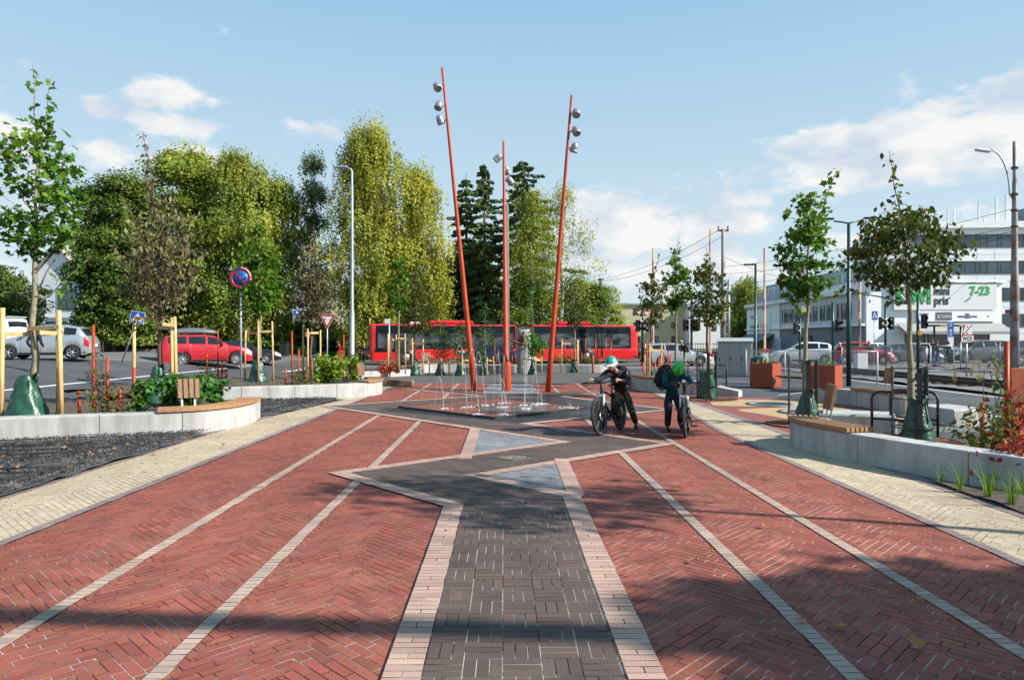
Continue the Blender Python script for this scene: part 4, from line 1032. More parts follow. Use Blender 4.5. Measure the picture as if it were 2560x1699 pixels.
def tree(name, label, loc, height, tr, z0, rx, clumps, per, clump_r, leaf, shape, lm, bark, profile='egg', droop=.3, seed=1, group=None, lean=(0, 0), leaders=(), z1=None, ry=None, flat=.5, inner=.35, cat='tree', scale_z=1.0, branches=None, fork=0, crown_name='crown', strands=0, off=(0, 0), lobes=0):
    """trunk, limbs and a crown of separate leaves gathered in clumps through its volume"""
    rg = np.random.default_rng(seed); rr = random.Random(seed)
    c = thing(name, label, cat, loc, 0, group)
    z1 = z1 or height; ry = ry or rx
    def axis(z):
        t = z / height; return (lean[0] * t + off[0] * max(0, (z - z0) / (z1 - z0)), lean[1] * t + off[1] * max(0, (z - z0) / (z1 - z0)))
    def rad(t):
        if profile == 'egg': return math.sin(math.pi * min(1, max(0, t)) ** .72) ** .72
        if profile == 'dome': return (1 - t ** 3.4) ** .5 * (.55 + .45 * min(1, t * 4)) if t < 1 else 0
        if profile == 'column': return (.55 + .45 * math.sin(math.pi * min(1, t * 1.15) ** .8)) if t < .85 else (1 - t) / .15 * .6 + .08
        if profile == 'top': return .35 + .65 * min(1, t * 1.6) if t < .8 else max(0, 1 - ((t - .8) / .2) ** 2) ** .5
        return 1 - t
    cen = []
    tries = 0
    nrm = []
    LB = []
    for i in range(lobes):                                   # big rounded boughs, each its own dome of leaf clumps
        for _ in range(20):
            t = (i + rr.random()) / lobes; w = rad(min(.97, t * .98 + .02))
            if rr.random() < w + .15: break
        a = i * 2.4 + rr.uniform(-.5, .5); q = rr.uniform(.30, .98) * (1 - .45 * max(0, t - .8) / .2); lr = rx * rr.uniform(.30, .46) * (.62 + .38 * w)
        ax, ay = axis(z0 + t * (z1 - z0)); LB.append(((ax + math.cos(a) * (rx * w - lr * .35) * q, ay + math.sin(a) * (ry * w - lr * .35) * q, min(z0 + t * (z1 - z0), z1 - lr * .8)), lr))
    while lobes and len(cen) < clumps:
        c_, lr = LB[len(cen) % lobes]; d = Vector((rr.gauss(0, 1), rr.gauss(0, 1), rr.gauss(.25, 1))).normalized(); k_ = rr.uniform(.72, 1.0) if rr.random() < .8 else rr.uniform(.5, 1.35)
        cen.append((c_[0] + d.x * lr * k_, c_[1] + d.y * lr * k_, max(z0 * .8, c_[2] + d.z * lr * k_ * .85))); nrm.append(tuple(d))
    while not lobes and len(cen) < clumps and tries < clumps * 30:
        tries += 1
        t = rr.random(); w = rad(t)
        if rr.random() > w + .06: continue
        a = rr.uniform(0, 2 * math.pi); q = math.sqrt(rr.uniform(inner ** 2, 1))
        lump = 1 + .16 * math.sin(a * 3 + seed) * math.cos(t * 7 + seed * 2)
        z = z0 + t * (z1 - z0); ax, ay = axis(z)
        cen.append((ax + math.cos(a) * rx * w * q * lump, ay + math.sin(a) * ry * w * q * lump, z))
    cen = np.array(cen)
    csz = clump_r * (.55 + .9 * rg.random(len(cen)))
    N = rg.poisson(per, len(cen)) + 1
    idx = np.repeat(np.arange(len(cen)), N)
    g = rg.normal(size=(len(idx), 3)); g *= (np.minimum(np.linalg.norm(g, axis=1), 1.9) / (np.linalg.norm(g, axis=1) + 1e-9))[:, None] * .5
    P = cen[idx] + g * csz[idx][:, None] * np.array([1, 1, .62 if not strands else 1.0])
    if strands:                                             # hanging tresses
        m_ = rg.random(len(P)) < .75
        sid = rg.integers(0, 7, len(P)); aa = idx * 7.31 + sid * 2.399
        rr_ = csz[idx] * .75
        hang = rg.random(len(P)) * strands * .8 * (.5 + .5 * np.sin(aa * 3.7) ** 2)
        Q = cen[idx] + np.stack([np.cos(aa) * rr_, np.sin(aa) * rr_, -hang], 1) + rg.normal(size=P.shape) * .07
        P = np.where(m_[:, None], Q, P)
    P[:, 2] = np.maximum(P[:, 2], z0 * .75)
    parts_co = []
    co, k = leaves_np(rg, P, leaf, shape, droop, flat=flat, out=(np.array(nrm)[idx] * 1.3 if lobes else None)); parts_co.append(co)
    tk = MB()
    topz = z0 + (z1 - z0) * .82
    for (lx, ly, la, lb, nl) in leaders:                    # bare whips with leaves along them
        pts = wiggle_line((*axis(la), la), (axis(lb)[0] + lx, axis(lb)[1] + ly, lb), 6, .03, rr)
        tk.tube(pts, [.013 * (1 - i / 7) + .004 for i in range(7)], 5)
        ts = rg.random(nl) ** .8; pp = np.array([list(Vector(pts[min(5, int(t * 6))]).lerp(pts[min(5, int(t * 6)) + 1], t * 6 - min(5, int(t * 6)))) for t in ts]) + rg.normal(size=(nl, 3)) * .05
        co, _ = leaves_np(rg, pp, leaf, shape, droop, flat=flat); parts_co.append(co)
    n = 9; pts = []
    for i in range(n + 1):
        z = topz * i / n; ax, ay = axis(z); pts.append((ax + rr.uniform(-1, 1) * tr * .5 * (i > 1), ay + rr.uniform(-1, 1) * tr * .5 * (i > 1), z))
    tk.tube(pts, [tr * (1.18 - .25 * min(1, i * .6) - .80 * (i / n) ** 1.3) for i in range(n + 1)], 9)
    nb = branches if branches is not None else min(len(cen), 26)
    order = rr.sample(range(len(cen)), min(nb, len(cen)))
    for j in order:
        e = cen[j]; zb = max(z0 * .8, min(topz * .95, e[2] - rr.uniform(.25, .6) * math.hypot(e[0] - axis(e[2])[0], e[1] - axis(e[2])[1]) * 1.3 - .1))
        s0 = Vector((*axis(zb), zb)); r0 = max(tr * .13, tr * .34 * (1 - zb / height))
        mid = s0.lerp(Vector(e), .5) + Vector((0, 0, .12 * (Vector(e) - s0).length * (-.3 if droop < .5 else .6)))
        tk.tube([s0, s0.lerp(mid, .55), mid, mid.lerp(Vector(e), .5), e], [r0, r0 * .75, r0 * .55, r0 * .36, r0 * .18], 5)
    tk.build('trunk', M[bark], c)
    allco = np.concatenate(parts_co)
    link_mesh(crown_name, fast_mesh(crown_name, allco, k), LM[lm], c)
    return c
def spruce(label, loc, height, rx, z0, seed, group=None, thin=1.0, pw=.72):
    rg = np.random.default_rng(seed); rr = random.Random(seed)
    c = thing('spruce_tree', label, 'tree', loc, 0, group)
    tk = MB().tube([(0, 0, 0), (.05, 0, height * .5), (0, 0, height)], [.26, .15, .02], 8)
    P, D = [], []
    z = z0
    while z < height - .15:
        t = (z - z0) / (height - z0); L_ = rx * (1 - t) ** pw * rr.uniform(.5, 1.15) + .15
        nb = max(4, int(9 * (1 - t) + 4))
        for j in range(nb):
            if rr.random() > thin: continue
            a = 2 * math.pi * j / nb + rr.uniform(-.35, .35); l = L_ * rr.uniform(.5, 1.2)
            d = Vector((math.cos(a), math.sin(a), -.22 - .25 * (1 - t))); d.normalize()
            e = Vector((0, 0, z)) + d * l + Vector((0, 0, .12 * l))
            tk.tube([(0, 0, z), Vector((0, 0, z)) + d * l * .5, e], [.03, .018, .006], 4)
            m_ = int(48 * l) + 12
            for _ in range(m_):
                s = rr.random() ** .8; p = Vector((0, 0, z)) + d * l * s + Vector((0, 0, .12 * l * s * s))
                sd = Vector((-d.y, d.x, 0)) * rr.choice((-1, 1)) * rr.uniform(.2, 1) * (1 - s * .5)
                P.append(p + sd * .15 * l * .6 + Vector((0, 0, -rr.random() * .22))); D.append(d * .9 + sd * .9 + Vector((0, 0, -.35)))
        z += rr.uniform(.38, .80) * (1.1 if t < .75 else .65)
    tk.build('trunk', M['bark_dark'], c)
    co, k = leaves_np(rg, np.array(P), .24, 'rhomb', .2, updir=np.array(D) * 3, flat=.4)
    link_mesh('crown', fast_mesh('crown', co, k), LM['spruce'], c)
    return c

# --- young trees on the square, each with its stakes and watering bag
YT = 'young trees planted on the square'
tree('maple_tree', 'tall leafy maple with two bare leader shoots in front of the silver hatchback', (-8.75, 12.75, .26), 6.35, .072, 3.0, .72, 70, 16, .30, .13, 'maple', 'maple', 'bark', 'egg', .25, 11, YT, lean=(.15, 0), leaders=[(-.22, .1, 4.6, 6.55, 16), (.22, 0, 4.4, 6.25, 17), (-.75, .1, 3.6, 4.75, 12), (.95, 0, 2.0, 2.9, 16), (.7, 0, 2.2, 3.6, 14)], z1=5.55, off=(.0, 0))
tree('cherry_tree', 'withered brown-leaved cherry staked in the bed with the wire dome', (-7.95, 15.85, .26), 6.0, .062, 2.05, .82, 88, 24, .26, .105, 'oval', 'cherry_brown', 'bark_red', 'egg', .85, 12, YT, leaders=[(-.42, 0, 3.6, 6.15, 75), (-.5, .2, 3.0, 5.4, 65), (-.85, 0, 2.9, 4.6, 26), (.3, 0, 3.2, 4.7, 24), (.75, 0, 2.8, 4.3, 24)], z1=4.75, flat=.2)
tree('maple_tree', 'bright green maple behind the no parking sign', (-8.5, 23.6, .26), 5.9, .062, 2.35, .70, 66, 15, .30, .15, 'maple', 'maple_bright', 'bark', 'egg', .25, 13, YT, leaders=[(0, 0, 4.2, 5.9, 12)], z1=5.5)
tree('cherry_tree', 'dark thin cherry between the no parking sign and the give way sign', (-7.1, 24.7, .26), 5.4, .055, 2.0, .66, 80, 24, .28, .115, 'oval', 'cherry_brown', 'bark_red', 'egg', .85, 14, YT, leaders=[(.1, 0, 3.6, 5.5, 20)], z1=4.9, flat=.2)
tree('maple_tree', 'slim maple with yellow-green bark in front of the bus front door', (-5.15, 31.8, .2), 5.6, .06, 2.7, .48, 46, 12, .26, .15, 'maple', 'maple_bright', 'bark', 'egg', .3, 15, YT, z1=5.2)
tree('cherry_tree', 'dark cherry with drooping leaves, staked in front of the bus', (-4.65, 33.6, 0), 4.9, .06, 2.1, .92, 95, 22, .32, .12, 'oval', 'cherry_dark', 'bark_red', 'egg', .8, 16, YT, z1=4.75, flat=.2)
OAKG = 'small oaks in front of the bus'
for i, (x, y, h, lab, sx) in enumerate(((-3.45, 33.7, 2.75, 'shortest small oak before the red bus, next to the dark cherry', 1), (-2.45, 33.4, 2.5, 'narrow small oak half hidden by the left leaning orange pole', .75), (-1.3, 33.9, 3.35, 'tallest bushy small oak between two orange poles', 1.05))):
    tree('oak_tree', lab, (x, y, 0), h, .04, .72, .50 * sx, 48, 17, .22, .10, 'oval', 'oak', 'bark', 'column', .2, 20 + i, OAKG, leaders=[(.05, 0, h * .7, h + .12, 14)])
tree('young_tree', 'young tree with tall thin leafy spire beside the standing stone', (1.05, 34.3, 0), 2.3, .04, .75, .52, 36, 15, .25, .14, 'oval', 'shrub', 'bark', 'egg', .4, 24, YT, leaders=[(-.1, 0, 1.3, 4.15, 90)], z1=2.1)
tree('cherry_tree', 'young brown-green cherry before the back half of the bus', (3.3, 36.8, 0), 4.6, .055, 2.35, .68, 60, 18, .28, .12, 'oval', 'cherry_dark', 'bark', 'egg', .7, 25, YT, z1=4.7, flat=.3)
tree('cherry_tree', 'small cherry in the grey planter beside the silver estate car', (4.75, 23.9, .24), 4.1, .045, 2.0, .50, 52, 17, .22, .11, 'oval', 'cherry_dark', 'bark_red', 'egg', .7, 26, YT, leaders=[(.08, 0, 3.2, 4.15, 14), (.3, 0, 3.0, 4.45, 12)], z1=3.75, flat=.2)
tree('maple_tree', 'fresh green maple behind the boy in the green helmet', (6.0, 25.6, .24), 5.0, .055, 2.25, .46, 48, 15, .24, .14, 'maple', 'maple_bright', 'bark', 'egg', .25, 27, YT, leaders=[(.12, 0, 3.8, 5.4, 10)], z1=4.8)
tree('cherry_tree', 'round dark cherry in a black guard beside the bike hoops and cabinet', (5.58, 20.0, 0), 4.2, .055, 2.15, .58, 62, 18, .25, .115, 'oval', 'cherry_dark', 'bark_red', 'egg', .8, 28, YT, leaders=[(-.03, 0, 3.2, 4.35, 30)], z1=3.95, flat=.2)
tree('maple_tree', 'slender leaning maple in a black guard at the playground', (5.85, 14.0, 0), 5.0, .058, 2.55, .52, 56, 19, .25, .118, 'maple', 'maple', 'bark', 'egg', .25, 29, YT, lean=(.1, 0), leaders=[(.55, 0, 3.6, 5.1, 40), (-.45, 0, 2.2, 2.55, 22), (.95, 0, 2.6, 3.5, 30), (-.65, 0, 2.6, 3.6, 16)], z1=4.55)
tree('cherry_tree', 'broad dark cherry with leaning trunk in front of the shop sign', (6.68, 11.67, 0), 4.4, .070, 2.6, .86, 96, 22, .26, .102, 'oval', 'cherry_dark', 'bark', 'egg', .8, 30, YT, lean=(-.1, 0), leaders=[(-.12, 0, 3.2, 4.85, 44), (1.0, 0, 2.6, 3.62, 26), (-1.15, 0, 2.3, 2.55, 24), (-.7, 0, 2.9, 3.6, 18)], z1=4.0, flat=.15, off=(-.1, 0))
# trees standing out of view to the right, whose shade falls across the square
tree('cherry_tree', 'cherry beyond the edge of view whose shade falls on the zigzag', (9.3, 4.7, 0), 8.0, .10, 5.6, 1.15, 95, 15, .4, .14, 'oval', 'cherry_dark', 'bark_red', 'egg', .8, 31, YT)
tree('maple_tree', 'maple beyond the edge of view whose shade falls on the red bricks', (14.7, .2, 0), 9.6, .13, 5.6, 1.7, 190, 40, .5, .19, 'maple', 'maple', 'bark', 'egg', .3, 32, YT)
mb = MB().tube([(0, 0, 0), (0, 0, 9.6)], [.15, .10], 12); mb.beam((0, 0, 9.2), (-9.5, .75, 9.2), .20, .22)  # unseen mast and arm, added to throw a long streak of shade on the bricks
tag(mb.build('shadow_mast', M['steel'], None, (18.6, -.35, 0)), 'tall mast with a long arm, added beyond the edge of view to cast a thin shadow', 'mast')

# --- big trees behind the road
BT = 'big trees behind the road'
def bt(name, label, px, py_top, Y, wpx, lm, bark='bark_dark', zbot=1.2, clumps=170, per=70, clump_r=1.5, leaf=.34, profile='egg', droop=.3, seed=40, strands=0, shape='rhomb', dxy=(0, 0), inner=.3, tr=.28, flat=.4, lobes=0):
    z_ = terr(X_(px, Y), Y); h = Z_(py_top, Y) - z_; rx = wpx * .62 / F_PX * Y
    return tree(name, label, (X_(px, Y), Y, z_), h + .3, tr, zbot, rx, int(clumps * 1.7), int(per * 2.6), clump_r * .72, leaf * .62, shape, lm, bark, profile, droop, seed, BT, z1=h - clump_r * .25, ry=rx * .85, strands=strands, inner=inner, flat=flat, branches=30, lobes=lobes or max(12, int(wpx / 6)))
bt('broadleaf_tree', 'dark green tree at the end of the row, beside the gabled house', 300, 430, 52, 190, 'dark_tree', zbot=.8, clumps=150, seed=41, profile='dome')
bt('broadleaf_tree', 'dark green low tree hanging over the leaning crossing sign', 268, 560, 50, 130, 'dark_tree', zbot=.8, clumps=80, per=60, clump_r=1.2, seed=42, profile='dome')
bt('maple_tree', 'big olive-yellow maple with the broadest rounded top', 465, 362, 56, 235, 'lime_tree', zbot=1.5, clumps=190, seed=43, profile='dome')
bt('birch_tree', 'weeping yellow-green birch next to the olive maple', 600, 372, 55, 190, 'birch_green', 'bark_white', 1.0, 160, 80, 1.2, .26, 'dome', .7, 44, 2.4)
bt('birch_tree', 'yellowish birch low behind the no parking sign', 690, 430, 57, 130, 'lime_tree', 'bark_white', 1.0, 110, 70, 1.2, .28, 'dome', .6, 45, 1.8)
bt('birch_tree', 'thin dark birch left of the tall grey lamp post', 783, 368, 58, 105, 'birch_dark', 'bark_white', 1.5, 85, 48, 1.0, .24, 'egg', .6, 46, 1.5)
bt('birch_tree', 'great golden weeping birch, the tallest tree of the row', 925, 296, 56, 215, 'birch_gold', 'bark_white', 1.6, 185, 84, 1.25, .26, 'egg', .8, 47, 2.8)
bt('birch_tree', 'golden birch shoulder leaning toward the left orange pole', 1045, 405, 57, 165, 'birch_gold', 'bark_white', 1.6, 120, 80, 1.2, .26, 'egg', .8, 48, 2.6)
bt('broadleaf_tree', 'green tree low behind the front end of the bus', 1000, 640, 60, 170, 'lime_tree', zbot=.8, clumps=90, per=60, seed=49, profile='dome')
bt('broadleaf_tree', 'dark tree filling the gap under the spruces', 1180, 600, 66, 210, 'dark_tree', zbot=2.6, clumps=90, per=60, clump_r=1.3, seed=50, profile='dome')
def sp(label, px, py, Y, wpx, seed, thin=1.0, z0=2.0): return spruce(label, (X_(px, Y), Y, 0), Z_(py, Y), wpx * 1.0 / F_PX * Y, z0, seed, BT, thin, .58 if wpx > 150 else .72)
sp('slim spruce just right of the golden birch', 1165, 432, 62, 105, 51)
sp('thin spruce with a bare broken spire', 1210, 408, 60, 100, 52, .8)
sp('widest spruce standing behind the middle orange pole', 1306, 398, 61, 185, 53)
bt('birch_tree', 'sparse grey-green birch in front of the widest spruce', 1330, 470, 57, 150, 'birch_green', 'bark_white', 2.2, 110, 48, 1.1, .22, 'egg', .6, 54, 1.6)
bt('birch_tree', 'half bare birch at the thin right end of the row', 1405, 448, 58, 170, 'birch_green', 'bark_white', 2.0, 95, 26, 1.0, .2, 'egg', .6, 55, 1.8)
bt('broadleaf_tree', 'light bushy tree right of the right orange pole', 1490, 705, 60, 120, 'birch_green', zbot=.6, clumps=80, per=60, clump_r=.9, leaf=.24, seed=56, profile='dome')
bt('birch_tree', 'weeping birch behind the level crossing and grey cabinet', 1865, 690, 100, 115, 'birch_green', 'bark_white', 1.5, 90, 60, 1.4, .34, 'egg', .8, 57, 3.0)
bt('broadleaf_tree', 'round green tree behind the white van', -5, 662, 62, 165, 'dark_tree', zbot=.8, clumps=120, per=60, clump_r=1.2, seed=58, profile='dome')
bt('broadleaf_tree', 'brown tinged tree before the back half of the bus', 1440, 690, 62, 110, 'birch_green', zbot=1.0, clumps=70, per=50, clump_r=1.0, leaf=.24, seed=59, profile='dome')

# --- undergrowth and a far wood behind the row
def mass(name, x0_, x1_, Y, zlo, zhi, n, leaf, lm, seed, depth=3, wob=.5, slope=0):
    rg = np.random.default_rng(seed); x = rg.uniform(x0_, x1_, n); y = Y + slope * (x - x0_) + rg.uniform(0, depth, n)
    top = zhi * (.72 + wob * (np.sin(x * .9 + seed) * .3 + np.sin(x * .37 + 1.7 * seed) * .4))
    z = zlo + (top - zlo) * rg.random(n) ** .8 + np.array([terr(a, b) for a, b in zip(x, y)])
    co, k = leaves_np(rg, np.stack([x, y, z], 1), leaf, 'rhomb', .3)
    return tag(link_mesh(name, fast_mesh(name, co, k), LM[lm]), kind='stuff')
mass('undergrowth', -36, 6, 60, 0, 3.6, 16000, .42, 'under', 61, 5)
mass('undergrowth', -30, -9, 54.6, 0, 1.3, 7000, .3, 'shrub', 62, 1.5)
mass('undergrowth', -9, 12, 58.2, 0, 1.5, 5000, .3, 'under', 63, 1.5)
mass('far_wood', -90, 40, 170, 0, 9.5, 16000, 1.3, 'dark_tree', 64, 20)
mass('far_wood', 40, 160, 190, 0, 8, 9000, 1.3, 'birch_green', 65, 20)
mass('far_wood', -150, -60, 120, 0, 7, 9000, 1.0, 'dark_tree', 66, 14)

# --- shrubs in the beds
def shrub(name, label, loc, r, h, n, leaf, shape, lm, seed, group=None, stems=7, cat='shrub', droop=.3):
    rg = np.random.default_rng(seed); rr = random.Random(seed)
    c = thing(name, label, cat, loc, 0, group); mb = MB(); P = []
    for i in range(stems):
        a = rr.uniform(0, 6.28); q = rr.uniform(.2, 1) * r; e = Vector((math.cos(a) * q, math.sin(a) * q, h * rr.uniform(.65, 1.0)))
        pts = [(0, 0, 0), (e.x * .35, e.y * .35, e.z * .5), tuple(e)]; mb.tube(pts, [.012, .008, .003], 4)
        for _ in range(n // stems):
            t = rr.uniform(.15, 1.03); P.append((e.x * t ** 1.2 + rr.gauss(0, r * .2), e.y * t ** 1.2 + rr.gauss(0, r * .2), max(.04, e.z * t + rr.gauss(0, h * .07))))
    mb.build('stem', M['bark_red'], c)
    co, k = leaves_np(rg, np.array(P), leaf, shape, droop); link_mesh('foliage', fast_mesh('foliage', co, k), LM[lm], c)
    return c
SH = 'leafy shrubs in the planting beds'
for i, (px, py, z, r, h, n, lab) in enumerate(((353, 1035, .27, .24, .72, 190, 'narrow green shrub between the orange post and the withered cherry'), (425, 1030, .27, .33, .82, 300, 'large green shrub at the foot of the withered cherry'), (476, 1030, .27, .36, .72, 290, 'broad green shrub spreading behind the wire dome'), (535, 1015, .27, .30, .66, 260, 'green shrub right behind the bench backrest'))):
    x, y = G(px, py, z); shrub('currant_shrub', lab, (x, y, z), r, h, n, .12, 'maple', 'shrub', 70 + i, SH)
for i, (px, py, z, r, h, n, lab) in enumerate(((828, 957, .27, .55, .98, 520, 'lime green shrub in front of the black litter bin'), (885, 950, .27, .42, .92, 330, 'lime green shrub at the foot of the grey lamp post'), (800, 957, .27, .28, .50, 150, 'small lime shrub left of the large lime shrub'))):
    x, y = G(px, py, z); shrub('lime_shrub', lab, (x, y, z), r, h, n, .13, 'maple', 'lime', 76 + i, SH)
for i, (px, py, lm, h, lab) in enumerate(((955, 934, 'vine_red', .55, 'dark red plant at the bend of the pale curb'), (975, 930, 'vine_red', .5, 'dark red plant under the orange posts by the bus'), (1470, 908, 'shrub', .5, 'green plant at the bus back wheel'), (1395, 908, 'shrub', .55, 'yellow-green plant behind the grey wall near the stone'), (1415, 908, 'vine', .7, 'reddish climbing plant behind the grey wall'), (1490, 912, 'shrub', .4, 'low green plant at the end of the grey wall'))):
    x, y = G(px, py, .24); shrub('small_shrub', lab, (x, y, .22), .4, h, 130, .13, 'oval', lm, 80 + i, 'small plants in the far beds')
x, y = G(1583, 968, 0); shrub('small_shrub', 'green weeds at the wall corner behind the leaning bike boy', (x, y, .0), .35, .55, 160, .10, 'oval', 'shrub', 90, 'small plants in the far beds')
# --- creepers on the orange posts
def creeper(label, loc, h, r, n, lm, seed, leaf=.09, group='creepers climbing the orange posts'):
    rg = np.random.default_rng(seed); rr = random.Random(seed)
    c = thing('creeper', label, 'climbing plant', loc, 0, group); mb = MB(); P = []
    for j in range(5):
        pts = [(rr.uniform(-r, r) * .5, rr.uniform(-r, r) * .3, 0)]
        for i in range(7): pts.append((pts[-1][0] * .8 + rr.uniform(-r, r) * .5, pts[-1][1] * .8 + rr.uniform(-r, r) * .3, h * (i + 1) / 7 * rr.uniform(.8, 1)))
        mb.tube(pts, .005, 4)
        for _ in range(n // 5): p = rr.choice(pts); P.append((p[0] + rr.gauss(0, r * .35), p[1] + rr.gauss(0, r * .3), max(.03, p[2] * rr.random() ** .45 + rr.gauss(0, .05))))
    mb.build('stem', M['bark_red'], c)
    co, k = leaves_np(rg, np.array(P), leaf, 'oval', .4); link_mesh('foliage', fast_mesh('foliage', co, k), LM[lm], c)
for i, (px, py, z, h, r, n, lm, lab) in enumerate(((240, 1043, .28, 1.5, .22, 90, 'vine', 'creeper on the tallest post beside the green watering bag'), (270, 1041, .28, 1.0, .28, 130, 'vine', 'creeper spilling between the posts in the first bed'), (310, 1039, .28, .7, .25, 80, 'vine', 'low creeper between the two shorter posts of the first bed'), (520, 945, .28, .9, .3, 110, 'vine', 'reddish creeper behind the bench on the first bed'), (552, 945, .28, .9, .28, 90, 'vine_red', 'red-tinged creeper on posts behind the first bench'), (738, 962, .28, 1.0, .25, 100, 'vine', 'creeper on the posts in the middle of the second bed'), (770, 961, .28, .7, .25, 90, 'shrub', 'green creeper low in the second bed'), (866, 947, .28, 1.5, .2, 90, 'vine', 'creeper on the cluster of posts by the lamp post'), (980, 929, .22, 1.6, .3, 90, 'vine', 'creeper on the posts in front of the bus front wheel'), (1436, 910, .24, 1.3, .3, 80, 'vine', 'creeper on the row of posts before the bus back wheel'))):
    x, y = G(px, py, z); creeper(lab, (x, y, z), h, r, n, lm, 100 + i)
CR = 'creepers on the orange posts by the shaded wall'
creeper('green creeper climbing the tall post by the shaded wall', (6.58, 9.38, .15), 1.35, .24, 210, 'shrub', 120, .085, CR)
creeper('creeper with dark red leaves hanging over the shaded wall', (6.12, 8.95, .2), .74, .36, 420, 'vine', 121, .09, CR)
creeper('bright red creeper at the wide orange panel', (6.72, 9.25, .1), .98, .28, 340, 'vine_red', 122, .095, CR)
creeper('dark red creeper trailing down to the soil', (5.98, 8.2, .05), .64, .32, 400, 'vine_red', 123, .09, CR)
creeper('dark red creeper lying over the wall top beside the grass', (5.78, 8.05, .1), .48, .30, 300, 'vine_red', 124, .08, CR)
# --- grass tufts
def tuft(label, loc, n, h, spread, lm, seed, w=.012, group='grass tufts along the shaded wall', name='grass_tuft', cat='grass tuft', parent=None):
    rr = random.Random(seed); mb = MB()
    for i in range(n):
        a = rr.uniform(0, 6.28); l = h * rr.uniform(.5, 1); b = rr.uniform(.1, 1) * spread; r0 = rr.uniform(0, .04)
        px, py = -math.sin(a) * w / 2, math.cos(a) * w / 2; vs = []
        for k in range(5):
            t = k / 4; ww = 1 - t * .9; q = r0 + b * t ** 1.8
            cx_, cy_, cz_ = math.cos(a) * q, math.sin(a) * q, l * (t - .18 * t * t * b / max(.05, l))
            vs += [(cx_ - px * ww, cy_ - py * ww, cz_), (cx_ + px * ww, cy_ + py * ww, cz_)]
        mb.add(vs, [(2 * k, 2 * k + 1, 2 * k + 3, 2 * k + 2) for k in range(4)])
    o = mb.build(name, LM[lm], parent, loc)
    return tag(o, label, cat, group) if parent is None else o
for i, (px, py, h, n, lab) in enumerate(((2400, 1226, .40, 22, 'bright grass tuft nearest the joint of the shaded wall'), (2352, 1205, .26, 12, 'small dark grass tuft at the foot of the shaded wall'), (2470, 1243, .46, 26, 'tall bright grass tuft under the orange posts'), (2490, 1228, .30, 14, 'thin grass tuft behind the tall bright tuft'), (2530, 1262, .44, 26, 'bright grass tuft nearest the camera in the dark soil'), (2556, 1240, .36, 18, 'grass tuft at the edge of view under the red creeper'))):
    x, y = G(px, py, .03); tuft(lab, (x, y, .03), n, h, .24, 'grass', 130 + i)
rr = random.Random(5)
for i in range(9):
    x, y = G(rr.choice((2400, 2440, 2470, 2500, 2530, 2420, 2380)) + rr.uniform(-15, 15), rr.uniform(918, 958), .15)
    tuft('tall dry yellow weed between the rails and the wire fence', (x, y, .1), 20, rr.uniform(.7, 1.5), .35, 'grass_dry', 140 + i, .02, 'dry weeds along the railway', 'weed', 'weed')
for i, (px, py) in enumerate(((60, 1046), (165, 1044), (220, 1046), (305, 1044), (370, 1040), (620, 962), (690, 964), (800, 962), (140, 1040))):
    x, y = G(px, py, .27); tuft('small green weed on the soil of the left beds', (x, y, .26), 14, .16, .16, 'shrub', 160 + i, .03, 'small weeds on the soil', 'weed', 'weed')
# --- fallen leaves
LEAFY = leaf_mat('fallen_leaf', [(.40, .21, .04), (.42, .28, .11), (.30, .14, .04), (.46, .36, .19)], .2)
co, k = leaves_np(np.random.default_rng(9), np.zeros((1, 3)), np.array([.11]), 'maple', 0)
S = np.array(SHAPES['maple']) * .055; S[:, 2] = np.abs(S[:, 0]) * .75 + .003 + np.abs(S[:, 1] - .02) * .35; S[:, 1] -= .05
lf_me = bpy.data.meshes.new('fallen_leaf'); lf_me.from_pydata([tuple(p) for p in S], [], [tuple(range(len(S)))]); lf_me.materials.append(LEAFY)
spots = [(1725, 1405, 'pale curled leaf lying alone on the right red bricks', 1.3), (1985, 1553, 'pale leaf beside the pale stripe in the tree shade', 1.3), (2105, 1567, 'large torn pale leaf in the tree shade', 1.5), (2285, 1635, 'big yellow-green leaf with a long stalk nearest the camera', 1.9), (2293, 1505, 'small orange leaf right of the outer stripe', 1.2), (1930, 1200, 'small yellow leaf on bricks near the outer stripe', 1.3), (1905, 1320, 'orange leaf on the right red bricks', 1.2)]
for px, py, lab, s in spots:
    o = link_mesh('fallen_leaf', lf_me, None); x, y = G(px, py, .01); o.location = (x, y, .018); o.rotation_euler = (rr.uniform(-.2, .2), rr.uniform(-.2, .2), rr.uniform(0, 6)); o.scale = (s, s, s)
    tag(o, lab, 'leaf', 'fallen leaves')
def scatter(n, fn, z, lab, s0=.7, s1=1.4):
    for i in range(n):
        px, py = fn(); x, y = G(px, py, z)
        o = link_mesh('fallen_leaf', lf_me, None); o.location = (x, y, z + .012); o.rotation_euler = (rr.uniform(-.3, .3), rr.uniform(-.3, .3), rr.uniform(0, 6)); s = rr.uniform(s0, s1); o.scale = (s, s, s)
        tag(o, lab, 'leaf', 'fallen leaves: ' + lab)
def on_plate():
    u, v = rr.uniform(.03, .97), rr.uniform(0, 1) ** 2 * .9
    if rr.random() < .5: u, v = v, u
    x = F_N[0] + (F_L[0] - F_N[0]) * u + (F_R[0] - F_N[0]) * v; y = F_N[1] + (F_L[1] - F_N[1]) * u + (F_R[1] - F_N[1]) * v
    d = F_PX / y; return (CX + x * d, CY + (CAM_H - .05) * d)
scatter(60, on_plate, .05, 'yellow fallen leaf lying on the wet fountain bricks')
scatter(26, lambda: (rr.uniform(790, 1700), rr.uniform(1000, 1090)), .016, 'yellow fallen leaf on the dark bricks around the fountain', .6, 1.1)
scatter(26, lambda: (rr.uniform(0, 480), rr.uniform(1085, 1180)), .10, 'yellow fallen leaf caught on the netted gravel', .8, 1.5)
